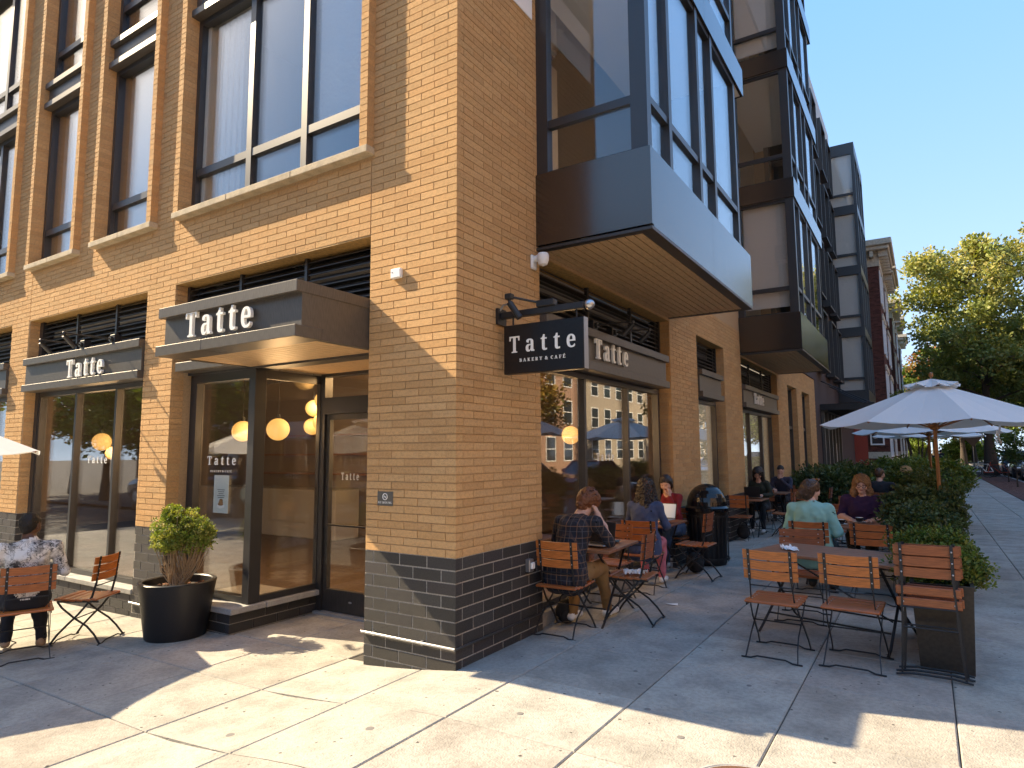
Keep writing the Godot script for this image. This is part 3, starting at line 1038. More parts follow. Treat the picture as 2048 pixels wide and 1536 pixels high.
		for s in [[u0 + 0.041, seam - 0.003], [seam + 0.003, ub - 0.041]]:
			b = bld(FR)
			b.box(Vector3(s[0], y1, X - 0.04), Vector3(s[1], yt, X))
			put("band_panel", b, M.bay_panel, n)
		boxes("floor", FR, M.room_wall, n, [[Vector3(u0 + 0.041, y1 + 0.002, -0.25), Vector3(ub - 0.041, y1 + 0.05, X - 0.041)], [Vector3(u0 + 0.041, yt - 0.12, -0.25), Vector3(ub - 0.041, yt - 0.03, X - 0.041)]])
		# blinds and room walls
		var dn := 0.95 if not near else 0.0
		if fl == 1 and not near: dn = 0.0
		if fl > 0 and near: dn = 0.9
		if dn > 0.0:
			b = bld(FS)
			b.box(Vector3(0.15, y1 - 0.05 - 2.4 * dn, -0.095), Vector3(X - 0.2, y1 - 0.05, -0.09))
			put("blind", b, M.blind, n)
			b = bld(FR)
			b.box(Vector3(u0 + 0.16, y1 - 0.05 - 2.4 * dn, X - 0.175), Vector3(u1 - 0.12, y1 - 0.05, X - 0.17))
			put("blind", b, M.blind, n)
		# the room wall faces the street side windows
		b = bld(FR)
		b.box(Vector3(u0 - 1.2, y0, -4.1), Vector3(ub + 1.0, yb, -4.0))
		b.box(Vector3(ub + 0.9, y0, -4.0), Vector3(ub + 1.0, yb, -0.31))
		b.box(Vector3(u1 + 0.30, y0, -0.30), Vector3(ub + 0.9, yb, -0.28))
		put("room_wall", b, M.room_wall, n)

func room(x0: float, x1: float, y0: float, fl: int) -> void:
	var n := node("upper_room", cafe)
	var b := bld()
	b.box(Vector3(x0 - 0.12, y0 - 0.14, -3.6), Vector3(x1 + 0.12, y0 - 0.08, -0.3))
	put("floor", b, M.room_floor, n)
	b = bld()
	b.box(Vector3(x0 - 0.12, y0 + 2.62, -3.6), Vector3(x1 + 0.12, y0 + 2.68, -0.3))
	b.box(Vector3(x0 - 0.18, y0 - 0.08, -3.6), Vector3(x0 - 0.12, y0 + 2.62, -0.3))
	b.box(Vector3(x1 + 0.12, y0 - 0.08, -3.6), Vector3(x1 + 0.18, y0 + 2.62, -0.3))
	b.box(Vector3(x0 - 0.12, y0 - 0.08, -3.66), Vector3(x1 + 0.12, y0 + 2.62, -3.6))
	put("room_wall", b, M.room_wall, n)
	b = bld()
	if x1 - x0 > 2.0:
		b.box(Vector3(x1 - 0.98, y0 + 0.66, -0.262), Vector3(x1 - 0.06, y0 + 2.5, -0.258))
	else:
		b.box(Vector3(x0 + 0.08, y0 + (0.08 if fl == 0 else 0.9), -0.262), Vector3(x1 - 0.08, y0 + 2.5, -0.258))
	put("roller_blind", b, M.blind, n)
	if x1 - x0 > 2.0:
		b = bld()
		var fx := x0 + 0.05
		for k in 9:      # gathered curtain
			b.box(Vector3(fx, y0 + 0.06, -0.36 + (0.03 if k % 2 else 0.0)), Vector3(fx + 0.06, y0 + 2.55, -0.33 + (0.03 if k % 2 else 0.0)))
			fx += 0.058
		put("curtain", b, M.blind, n)

func upper_side() -> void:
	# dark plum brick section beyond the second bay, with shutters of vertical metal panels, and the top storey panels
	var b := bld(FR)
	b.col = Color(0.075, 0.05, 0.05)
	b.box(Vector3(21.41, -0.5, -0.3), Vector3(36.0, 16.2, 0.0))
	b.box(Vector3(14.6, 4.26, -0.29), Vector3(21.40, 13.4, 0.03))
	put("plum_wall", b, M.purple_brick, cafe)
	b = bld(FR)
	b.box(Vector3(14.6, 13.41, -0.3), Vector3(30.9, 17.6, 0.06))
	b.box(Vector3(5.6, 13.41, -0.3), Vector3(10.1, 17.6, 0.06))
	put("top_panels", b, M.grey_panel, cafe)
	for k in 4:
		for s in [[15.3, 16.9], [18.0, 19.6], [22.3, 23.6], [25.0, 26.5], [27.3, 28.6]]:
			var y := 4.75 + k * 2.93
			b = bld(FR)
			b.box(Vector3(s[0], y, 0.031), Vector3(s[1], y + 2.2, 0.05))
			var wn := put("side_window", b, M.far_glass, cafe)
			b = bld(FR)
			for e in [s[0] - 0.06, s[1]]:
				b.box(Vector3(e, y - 0.06, 0.031), Vector3(e + 0.06, y + 2.26, 0.34))
			b.box(Vector3(s[0], y - 0.06, 0.031), Vector3(s[1], y, 0.34))
			b.box(Vector3(s[0], y + 2.2, 0.031), Vector3(s[1], y + 2.26, 0.34))
			put("window_box", b, M.dark_metal, wn)
	# third bay, close to the houses
	var n := node("bay_window", cafe)
	for fl in 4:
		var y0 := 4.45 + fl * 2.93
		var u0 := 29.3; var u1 := 34.0; var X := 1.257
		boxes("band", FR, M.frame_metal, n, [[Vector3(u0, y0 - 0.55 if fl == 0 else y0 - 0.42, 0.0), Vector3(u1, y0, X)]])
		if fl == 3: boxes("band", FR, M.frame_metal, n, [[Vector3(u0, y0 + 2.5, 0.0), Vector3(u1, y0 + 3.05, X)]])
		for q in [[u0, 0.0, 0.1], [u0, X - 0.14, X - 0.002], [u0 + 1.5, X - 0.14, X - 0.002], [u0 + 3.0, X - 0.14, X - 0.002], [u1 - 0.12, X - 0.14, X - 0.002]]:
			boxes("post", FR, M.frame_metal, n, [[Vector3(q[0] + 0.002, y0, q[1]), Vector3(q[0] + 0.12, y0 + 2.5, q[2])]])
		boxes("rail", FR, M.frame_metal, n, [[Vector3(u0 + 0.01, y0 + 0.5, 0.1), Vector3(u0 + 0.1, y0 + 0.6, X - 0.14)]])
		b = bld(FR)
		b.box(Vector3(u0 + 0.04, y0, 0.1), Vector3(u0 + 0.055, y0 + 2.5, X - 0.14))
		put("pane", b, M.upper_glass, n)
		b = bld(FR)
		b.box(Vector3(u0 + 0.12, y0, X - 0.08), Vector3(u1 - 0.12, y0 + 2.5, X - 0.065))
		put("pane", b, M.upper_glass, n)
		b = bld(FR)
		b.box(Vector3(u0 + 0.14, y0, 0.1), Vector3(u0 + 0.15, y0 + 2.5, X - 0.15))
		put("blind", b, M.blind, n)
	# roof and back of the block
	b = bld()
	b.box(Vector3(-15.9, 17.0, -30.0), Vector3(-0.31, 17.2, -0.31))
	b.box(Vector3(-16.0, -0.5, -30.2), Vector3(-15.8, 17.0, -0.31))
	b.box(Vector3(-15.8, -0.5, -36.0), Vector3(-0.31, 17.0, -35.8))
	put("roof", b, M.grey_panel, cafe)

func build_interior() -> void:
	var n := node("cafe_room", cafe)
	var b := bld()
	b.box(Vector3(-15.7, -0.30, -20.6), Vector3(-0.31, -0.16, -1.31))
	b.box(Vector3(-15.7, -0.30, -1.31), Vector3(-4.26, -0.16, -0.31))
	put("floor", b, M.room_floor, n)
	b = bld()
	b.box(Vector3(-15.7, 3.5, -20.6), Vector3(-0.31, 3.6, -0.31))
	put("ceiling", b, M.cafe_ceiling, n)
	b = bld()
	b.box(Vector3(-15.7, -0.16, -6.6), Vector3(-4.4, 3.5, -6.5))
	b.box(Vector3(-4.5, -0.16, -20.6), Vector3(-4.4, 3.5, -6.6))
	b.box(Vector3(-15.79, -0.16, -20.6), Vector3(-15.7, 3.5, -0.31))
	put("room_wall", b, M.cafe_wall, n)
	for i in 10:
		for k in 6:
			b = bld()
			b.box(Vector3(-3.0 + i * 0.25, -0.16, -1.60 - k * 0.25), Vector3(-2.752 + i * 0.25, -0.154, -1.352 - k * 0.25))
			put("floor_tile", b, M.tile_white if (i + k) % 2 else M.tile_black, n)
	# serving counter with shelves
	b = bld()
	b.rbox(Vector3(-12.5, -0.16, -6.2), Vector3(-7.4, 0.90, -5.5), 0.02)
	put("counter", b, M.cafe_ceiling, n)
	b = bld()
	for k in 3: b.box(Vector3(-10.8, 1.2 + k * 0.45, -6.49), Vector3(-5.2, 1.24 + k * 0.45, -6.15))
	put("shelf", b, M.table_wood, n)
	# hanging globe lamps
	var spots := [Vector3(-3.62, 2.0, -1.05), Vector3(-4.9, 2.55, -2.9), Vector3(-5.35, 2.45, -3.1), Vector3(-5.05, 2.2, -3.0), Vector3(-5.5, 2.15, -3.2),
		Vector3(-2.75, 2.75, -2.0), Vector3(-2.4, 2.75, -2.0), Vector3(-2.05, 2.75, -2.0), Vector3(-1.7, 2.75, -2.0),
		Vector3(-7.9, 1.9, -1.0), Vector3(-8.15, 1.72, -1.3), Vector3(-6.6, 1.95, -1.6), Vector3(-4.55, 2.0, -1.2), Vector3(-1.2, 1.95, -3.0), Vector3(-1.3, 1.95, -4.6)]
	var where := ["hanging in the corner display window", "upper left of the cluster deep inside the entrance", "upper right of the cluster deep inside the entrance", "lower left of the cluster deep inside the entrance", "lower right of the cluster deep inside the entrance",
		"first from the left over the entrance door", "second from the left over the entrance door", "third from the left over the entrance door", "fourth from the left over the entrance door",
		"larger of the pair in the left shop window", "smaller one of the pair in the left shop window", "by the right mullion of the left shop window", "at the left edge of the display window", "nearer one in the side street window", "farther one in the side street window"]
	for i in spots.size():
		var p: Vector3 = spots[i]
		var r := 0.14 if i != 10 else 0.11
		var t := thing("pendant_lamp", "round cream glass globe lamp " + where[i], "lamp", p, 0.0, "globe pendant lamps in the cafe")
		b = bld()
		b.ball(Vector3.ZERO, Vector3(r, r, r), 14, 20)
		put("globe", b, M.globe, t)
		b = bld()
		b.lathe([Vector2(0.0, r + 0.05), Vector2(0.025, r + 0.05), Vector2(0.03, r - 0.006)], 10)
		put("cap", b, M.black_iron, t)
		b = bld()
		b.tube([Vector3(0, r + 0.05, 0), Vector3(0, 3.5 - p.y, 0)], 0.004, 5)
		put("cord", b, M.black_iron, t)
		if i in [0, 1, 5, 7, 9, 11, 13, 14]:
			var l := OmniLight3D.new()
			l.name = "lamp_light"
			l.light_color = Color(1.0, 0.8, 0.55)
			l.light_energy = 0.25
			l.light_size = r * 0.9
			l.omni_range = 12.0
			l.omni_attenuation = 2.0
			l.shadow_enabled = true
			t.add_child(l)

func finish_bricks() -> void:
	var order := []
	for i in bricks.size():
		var q: Array = bricks[i]
		var F: Transform3D = q[0]
		var ce: Vector3 = F * ((q[1] + q[2]) / 2.0)
		var nn: Vector3 = F.basis.z
		var d := EYE - ce
		var sz: Vector3 = q[2] - q[1]
		var s: float = maxf(0.0, nn.dot(d)) / pow(d.length(), 3.0) * sz.x * sz.y
		order.append([s, i])
	order.sort_custom(func(a, b): return a[0] > b[0])
	var unit := [[], []]
	for kind in 2:
		for k in 8:
			var b := bld()
			b.col = tone(kind)
			b.box(Vector3(-0.5, -0.5, -0.5), Vector3(0.5, 0.5, 0.5))
			unit[kind].append(b.mesh())
	var rest := [bld(), bld()]
	for k in order.size():
		var q: Array = bricks[order[k][1]]
		var F: Transform3D = q[0]
		var sz: Vector3 = q[2] - q[1]
		if k < 300:
			part("brick", unit[q[3]][rng.randi() % 8], M.dark_brick if q[3] else M.tan_brick, cafe, F * Transform3D(Basis.from_scale(sz), (q[1] + q[2]) / 2.0))
		else:
			var b: Bld = rest[q[3]]
			b.xf = F
			b.col = tone(q[3])
			b.box(q[1], q[2])
	put("tan_brickwork", rest[0], M.tan_brick, cafe).set_meta("kind", "stuff")
	put("dark_brickwork", rest[1], M.dark_brick, cafe).set_meta("kind", "stuff")
func tone(kind: int) -> Color:
	var t := rng.randf_range(0.92, 1.07)
	var w := rng.randf_range(-0.018, 0.018)
	if kind == 0: return Color((0.70 + w * 0.5) * t, (0.425 + w) * t, (0.195 + w * 0.8) * t)
	t = rng.randf_range(0.75, 1.25)
	return Color(0.062 * t, (0.056 + w * 0.05) * t, 0.054 * t)

# ---------------------------------------------------------------- signs and fittings on the walls
func build_signs() -> void:
	# hanging blade sign
	var s := thing("hanging_sign", "black hanging board with white Tatte Bakery and Cafe lettering on an iron bracket", "sign", Vector3(0, 0, -0.667))
	var b := bld()
	b.rbox(Vector3(0.07, 2.40, -0.04), Vector3(0.885, 2.85, 0.04), 0.005)
	put("board", b, M.sign_black, s)
	b = bld()
	b.box(Vector3(0.885, 2.402, -0.038), Vector3(0.889, 2.848, 0.038))
	put("edge_trim", b, M.grey_alu, s)
	for sd in [1.0, -1.0]:
		var F := Transform3D(Basis(Vector3.UP, 0.0 if sd > 0 else PI), Vector3(0, 0, 0))
		var ox := 0.135 if sd > 0 else -0.805
		letters("Tatte", F * Transform3D(Basis.IDENTITY, Vector3(ox, 2.592, 0.0405)), 0.67, 0.150, 0.006, M.letter_white, s)
		letters("BAKERY & CAFÉ", F * Transform3D(Basis.IDENTITY, Vector3(ox + 0.105, 2.505, 0.0405)), 0.465, 0.030, 0.004, M.letter_white, s)
	b = bld()
	b.box(Vector3(0.0, 2.87, -0.07), Vector3(0.03, 3.02, 0.07))
	put("wall_plate", b, M.black_iron, s)
	b = bld()
	b.rbox(Vector3(0.03, 2.925, -0.03), Vector3(0.88, 2.985, 0.03), 0.006)
	put("arm", b, M.black_iron, s)
	b = bld()
	b.ball(Vector3(0.925, 2.955, 0), Vector3(0.045, 0.045, 0.045), 10, 14)
	put("finial", b, M.steel, s)
	for px in [0.15, 0.80]:
		b = bld()
		b.tube([Vector3(px, 2.925, 0), Vector3(px, 2.848, 0)], 0.008, 6)
		put("hanger", b, M.black_iron, s)
	b = bld()
	b.rbox(Vector3(0.42, 2.985, -0.03), Vector3(0.60, 3.045, 0.05), 0.006)
	put("lamp_box", b, M.black_iron, s)
	b = bld()
	b.tube([Vector3(0.43, 3.03, 0.02), Vector3(0.21, 3.085, 0.16)], 0.011, 8)
	b.rbox(Vector3(0.175, 3.06, 0.13), Vector3(0.245, 3.11, 0.19), 0.006)
	b.tube([Vector3(0.21, 3.07, 0.16), Vector3(0.215, 3.01, 0.16)], 0.014, 8)
	b.tube([Vector3(0.215, 3.03, 0.165), Vector3(0.30, 2.885, 0.13)], [0.028, 0.032], 12)
	put("spotlight", b, M.black_iron, s)
	b = bld()
	b.tube([Vector3(0.02, 3.0, 0.03), Vector3(0.06, 3.05, 0.03), Vector3(0.12, 3.055, 0.03), Vector3(0.19, 3.02, 0.1)], 0.011, 8)
	put("cable", b, M.grey_alu, s)
	# gooseneck sign lights
	for q in [[FL, -5.56, 0.62, "left shop sign, nearer the entrance"], [FL, -6.36, 0.55, "left shop sign, farther from the entrance"], [FR, 2.65, 0.53, "side street sign, nearer the corner"], [FR, 3.21, 0.52, "side street sign, farther from the corner"]]:
		var t := thing("sign_light", "black arm spotlight on top of the " + q[3], "light", Vector3.ZERO, 0.0, "arm spotlights over the signs")
		t.transform = q[0] * Transform3D(Basis.IDENTITY, Vector3(q[1], 3.13, 0.0))
		b = bld()
		b.rbox(Vector3(-0.06, 0.0, -0.03), Vector3(0.06, 0.12, 0.06), 0.006)
		b.tube([Vector3(0, 0.06, 0.06), Vector3(0, 0.06, 0.09)], 0.035, 12)
		put("base", b, M.black_iron, t)
		b = bld()
		b.tube([Vector3(0, 0.06, 0.08), Vector3(0, 0.055, q[2])], 0.010, 8)
		put("arm", b, M.black_iron, t)
		b = bld()
		b.ball(Vector3(0, 0.045, q[2]), Vector3(0.022, 0.03, 0.022), 6, 8)
		b.tube([Vector3(0, 0.02, q[2]), Vector3(0, -0.10, q[2] - 0.13)], [0.026, 0.030], 12)
		put("head", b, M.black_iron, t)
	# security camera
	var cm := thing("security_camera", "white dome security camera on the side wall under the bay", "camera", Vector3(0, 3.63, -1.28))
	b = bld()
	b.rbox(Vector3(0, -0.08, -0.05), Vector3(0.025, 0.07, 0.05), 0.01)
	b.tube([Vector3(0.02, 0.02, 0), Vector3(0.10, 0.045, 0)], [0.03, 0.035], 10)
	put("bracket", b, M.white_paint, cm)
	b = bld()
	b.lathe([Vector2(0.0, 0.075), Vector2(0.05, 0.072), Vector2(0.062, 0.05), Vector2(0.06, 0.0), Vector2(0.045, -0.045), Vector2(0.0, -0.065)], 16, Vector3(0.125, 0.0, 0))
	put("dome", b, M.white_paint, cm)
	# plaque, sensor, tap, conduits
	var pq := thing("no_smoking_sign", "small grey no smoking plaque on the tan corner pier", "sign", Vector3(-0.778, 1.292, 0.001))
	b = bld()
	b.rbox(Vector3(-0.092, -0.062, 0), Vector3(0.092, 0.062, 0.005), 0.001)
	put("plate", b, mat("plaque_grey", lin(0.10, 0.09, 0.075), 0.5), pq)
	b = bld()
	var ring := []
	for k in 21: ring.append(Vector3(cos(TAU * k / 20.0) * 0.027, 0.018 + sin(TAU * k / 20.0) * 0.027, 0.0065))
	b.tube(ring, 0.0035, 6, false)
	b.bar(Vector3(-0.018, 0.036, 0.0065), Vector3(0.018, 0.0, 0.0065), 0.005, 0.002, Vector3(0, 0, 1))
	b.box(Vector3(-0.017, 0.013, 0.0051), Vector3(0.013, 0.019, 0.0058))
	put("symbol", b, M.letter_white, pq)
	var sf := SystemFont.new()
	sf.font_names = PackedStringArray(["Droid Sans"])
	letters("NO SMOKING", Transform3D(Basis.IDENTITY, Vector3(-0.08, -0.042, 0.0052)), 0.155, 0.018, 0.001, M.letter_white, pq, true, sf)
	var se := thing("wall_sensor", "small white box high on the corner pier", "sensor", Vector3(-0.665, 3.31, 0.0))
	b = bld()
	b.rbox(Vector3(-0.06, -0.045, -0.003), Vector3(0.06, 0.045, 0.04), 0.008)
	put("case", b, M.white_paint, se)
	b = bld()
	b.ball(Vector3(-0.035, 0.01, 0.04), Vector3(0.006, 0.006, 0.004), 5, 8)
	put("lens", b, M.dark_plastic, se)
	var ou := thing("wall_outlet", "grey weatherproof outlet box on the dark brick base", "outlet", Vector3(0.0, 0.62, -1.13))
	b = bld()
	b.rbox(Vector3(0, -0.06, -0.04), Vector3(0.05, 0.06, 0.04), 0.006)
	put("box", b, M.grey_alu, ou)
	b = bld()
	b.rbox(Vector3(0.05, -0.03, -0.025), Vector3(0.075, 0.03, 0.03), 0.006)
	put("cover", b, M.white_paint, ou)
	var c1 := thing("conduit", "shiny silver pipe along the dark base of the corner pier", "pipe")
	b = bld()
	b.tube([Vector3(-1.03, 0.128, 0.018), Vector3(0.012, 0.125, 0.018)], 0.012, 10)
	put("pipe", b, M.steel, c1)
	b = bld()
	b.tube([Vector3(0.016, 0.125, 0.014), Vector3(0.016, 0.13, -1.40)], 0.010, 8)
	put("side_pipe", b, M.dark_metal, c1)
	b = bld()
	for px in [-0.9, -0.35]: b.box(Vector3(px, 0.108, -0.002), Vector3(px + 0.02, 0.145, 0.014))
	put("clips", b, M.steel, c1)
	var c2 := thing("conduit", "short white pipe on the base of the pier behind the shrub pot", "pipe")
	b = bld()
	b.tube([Vector3(-4.885, -0.065, 0.018), Vector3(-4.255, -0.07, 0.018)], 0.012, 10)
	put("pipe", b, M.steel, c2)
	b = bld()
	b.box(Vector3(-4.6, -0.087, -0.002), Vector3(-4.58, -0.05, 0.014))
	put("clip", b, M.steel, c2)
	# banner on the side wall above the corner, mirrored in the bay glass
	var bn := thing("banner", "white leasing banner high on the side wall beside the bay", "banner", Vector3(0, 0, 0))
	bn.transform = FR * Transform3D(Basis.IDENTITY, Vector3(0, 0, 0.004))
	b = bld()
	b.box(Vector3(0.14, 6.29, 0.0), Vector3(1.30, 8.2, 0.008))
	put("sheet", b, M.paper, bn)
	b = bld()
	b.box(Vector3(0.15, 6.95, 0.0082), Vector3(1.29, 7.55, 0.0095))
	put("grey_band", b, mat("band_grey", lin(0.22, 0.22, 0.2), 0.7), bn)
	letters("COLLECTION 14", Transform3D(Basis.IDENTITY, Vector3(0.22, 7.16, 0.0097)), 1.0, 0.19, 0.002, M.letter_white, bn, false, sf)
	letters("COLLECTION14.COM", Transform3D(Basis.IDENTITY, Vector3(0.24, 6.56, 0.0082)), 0.96, 0.11, 0.002, M.dark_plastic, bn, false, sf)
	# writing on the shop glass
	var wl := node("window_lettering", cafe)
	letters("Tatte", Transform3D(Basis.IDENTITY, Vector3(-3.86, 1.57, -0.2588)), 0.54, 0.10, 0.001, M.letter_white, wl)
	letters("BAKERY & CAFÉ", Transform3D(Basis.IDENTITY, Vector3(-3.79, 1.485, -0.2588)), 0.40, 0.024, 0.001, M.letter_white, wl)
	letters("Tatte", Transform3D(Basis.IDENTITY, Vector3(-2.63, 1.38, -1.2035)), 0.29, 0.085, 0.001, M.letter_white, wl)
	letters("Tatte", Transform3D(Basis.IDENTITY, Vector3(-6.57, 1.58, -0.1955)), 0.53, 0.10, 0.001, M.letter_white, wl)
	letters("Tatte", FR * Transform3D(Basis.IDENTITY, Vector3(3.15, 1.58, -0.1955)), 0.53, 0.10, 0.001, M.letter_white, wl)
	# poster behind the display glass
	var po := thing("poster", "tall pale food poster taped inside the entrance display window", "poster", Vector3(-3.60, 1.235, -0.279))
	b = bld()
	b.box(Vector3(-0.14, -0.215, -0.002), Vector3(0.14, 0.215, 0.0))
	put("sheet", b, mat("poster_paper", lin(0.55, 0.60, 0.58), 0.6), po)
	b = bld()
	b.ball(Vector3(0.0, -0.135, 0.0008), Vector3(0.075, 0.03, 0.0008), 6, 16)
	put("plate", b, M.ceramic_white, po)
	b = bld()
	for k in 3: b.ball(Vector3(0.004 * k, -0.115 + k * 0.022, 0.0018), Vector3(0.052 - 0.008 * k, 0.017, 0.0008), 6, 14)
	put("food_print", b, mat("print_brown", lin(0.30, 0.13, 0.03), 0.6), po)
	b = bld()
	for k in 5:
		var w := 0.07 - 0.012 * (k % 3)
		b.box(Vector3(-w, 0.045 - k * 0.022, 0.0004), Vector3(w, 0.053 - k * 0.022, 0.0009))
	put("text_print", b, mat("print_grey", lin(0.15, 0.16, 0.16), 0.6), po)

# ---------------------------------------------------------------- patio furniture
var chair_meshes := {}
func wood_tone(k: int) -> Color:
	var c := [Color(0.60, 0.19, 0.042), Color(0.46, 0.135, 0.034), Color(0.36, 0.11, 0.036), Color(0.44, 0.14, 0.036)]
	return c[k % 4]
func chair_part(called: String, tone_k: int) -> Mesh:
	var key := called + str(tone_k)
	if chair_meshes.has(key): return chair_meshes[key]
	var b := bld()
	b.col = wood_tone(tone_k)
	match called:
		"slat":   # back slat, slightly curved: five segments
			for k in 6:
				var a := -0.215 + k * 0.43 / 6; var e := a + 0.43 / 6
				var za := -0.03 * (1.0 - pow(a / 0.215, 2)); var ze := -0.03 * (1.0 - pow(e / 0.215, 2))
				for s in [[0.007, 1.0], [-0.007, -1.0]]:
					b.quad(Vector3(a, -0.036, -za + s[0]), Vector3(e, -0.036, -ze + s[0]), Vector3(e, 0.036, -ze + s[0]), Vector3(a, 0.036, -za + s[0]), Vector3(0, 0, s[1]))
				for s in [[0.036, 1.0], [-0.036, -1.0]]:
					b.quad(Vector3(a, s[0], -za - 0.007), Vector3(e, s[0], -ze - 0.007), Vector3(e, s[0], -ze + 0.007), Vector3(a, s[0], -za + 0.007), Vector3(0, s[1], 0))
			for s in [-1.0, 1.0]:
				b.quad(Vector3(s * 0.215, -0.036, -0.007), Vector3(s * 0.215, 0.036, -0.007), Vector3(s * 0.215, 0.036, 0.007), Vector3(s * 0.215, -0.036, 0.007), Vector3(s, 0, 0))
		"seat_slat":
			b.rbox(Vector3(-0.21, -0.010, -0.033), Vector3(0.21, 0.010, 0.033), 0.006)
	chair_meshes[key] = b.mesh()
	return chair_meshes[key]
func iron_mesh(key: String, build: Callable) -> Mesh:
	if not chair_meshes.has(key):
		var b := bld()
		build.call(b)
		chair_meshes[key] = b.mesh()
	return chair_meshes[key]
func chair(x: float, z: float, turn: float, label: String, tone_k := 0, full := true) -> Node3D:
	var t := thing("folding_chair", label, "chair", Vector3(x, gh(x), z), turn, "wooden folding chairs of the cafe")
	for k in 3:
		var y := 0.665 + k * 0.083
		part("back_slat", chair_part("slat", tone_k), M.chair_wood, t, Transform3D(Basis(Vector3.RIGHT, 0.10), Vector3(0, y, 0.155 + (y - 0.66) * 0.12 - 0.012)))
	for k in 6:
		var zz := -0.205 + k * 0.074
		part("seat_slat", chair_part("seat_slat", tone_k + 1), M.chair_wood, t, Transform3D(Basis(Vector3.RIGHT, 0.04 * (k - 2.5) * 0.6 + 0.05), Vector3(0, 0.452 + 0.004 * pow(k - 2.6, 2) * 0.35 - 0.012, zz)))
	for s in [-1.0, 1.0]:
		var key := "leg%d" % int(s)
		part("back_leg", iron_mesh("back" + key, func(b: Bld):
			var p := [Vector3(s * 0.165, 0.875, 0.192), Vector3(s * 0.165, 0.62, 0.162), Vector3(s * 0.17, 0.47, 0.125), Vector3(s * 0.185, 0.40, 0.09), Vector3(s * 0.195, 0.30, 0.01), Vector3(s * 0.2, 0.20, -0.09), Vector3(s * 0.205, 0.10, -0.185), Vector3(s * 0.21, 0.012, -0.245)]
			for i in p.size() - 1: b.bar(p[i], p[i + 1] + (p[i + 1] - p[i]).normalized() * 0.004, 0.007 if i > 0 else 0.022, 0.02 if i > 0 else 0.006)), M.black_iron, t)
		part("seat_leg", iron_mesh("seat" + key, func(b: Bld):
			var p := [Vector3(s * 0.19, 0.425, 0.205), Vector3(s * 0.19, 0.425, -0.21), Vector3(s * 0.185, 0.36, -0.16), Vector3(s * 0.185, 0.26, -0.03), Vector3(s * 0.185, 0.18, 0.10), Vector3(s * 0.19, 0.10, 0.18), Vector3(s * 0.20, 0.012, 0.245)]
			for i in p.size() - 1: b.bar(p[i], p[i + 1] + (p[i + 1] - p[i]).normalized() * 0.004, 0.007, 0.018)), M.black_iron, t)
	part("foot_bar", iron_mesh("fb1", func(b: Bld):
		b.tube([Vector3(-0.235, 0.008, 0.245), Vector3(-0.16, 0.010, 0.245), Vector3(-0.11, 0.028, 0.245), Vector3(0.11, 0.028, 0.245), Vector3(0.16, 0.010, 0.245), Vector3(0.235, 0.008, 0.245)], 0.007, 6)), M.black_iron, t)
	part("foot_bar", iron_mesh("fb2", func(b: Bld):
		b.tube([Vector3(-0.24, 0.008, -0.245), Vector3(-0.16, 0.010, -0.245), Vector3(-0.11, 0.028, -0.245), Vector3(0.11, 0.028, -0.245), Vector3(0.16, 0.010, -0.245), Vector3(0.24, 0.008, -0.245)], 0.007, 6)), M.black_iron, t)
	part("cross_bar", iron_mesh("cb0", func(b: Bld):
		b.tube([Vector3(-0.168, 0.575, 0.155), Vector3(0.168, 0.575, 0.155)], 0.006, 6)), M.black_iron, t)
	part("cross_bar", iron_mesh("cb", func(b: Bld):
		b.tube([Vector3(-0.185, 0.255, -0.025), Vector3(0.185, 0.255, -0.025)], 0.006, 6)), M.black_iron, t)
	if full:
		part("bolts", iron_mesh("bolts", func(b: Bld):
			for k in 3:
				for s in [-1.0, 1.0]:
					for q in [0.016, -0.030]:
						b.ball(Vector3(s * 0.165, 0.665 + k * 0.083, 0.155 + k * 0.0105 + q), Vector3(0.006, 0.006, 0.004), 4, 6)
			for k in 6:
				for s in [-1.0, 1.0]: b.ball(Vector3(s * 0.17, 0.4535, -0.205 + k * 0.074), Vector3(0.005, 0.004, 0.005), 4, 6)), M.steel, t)
	return t
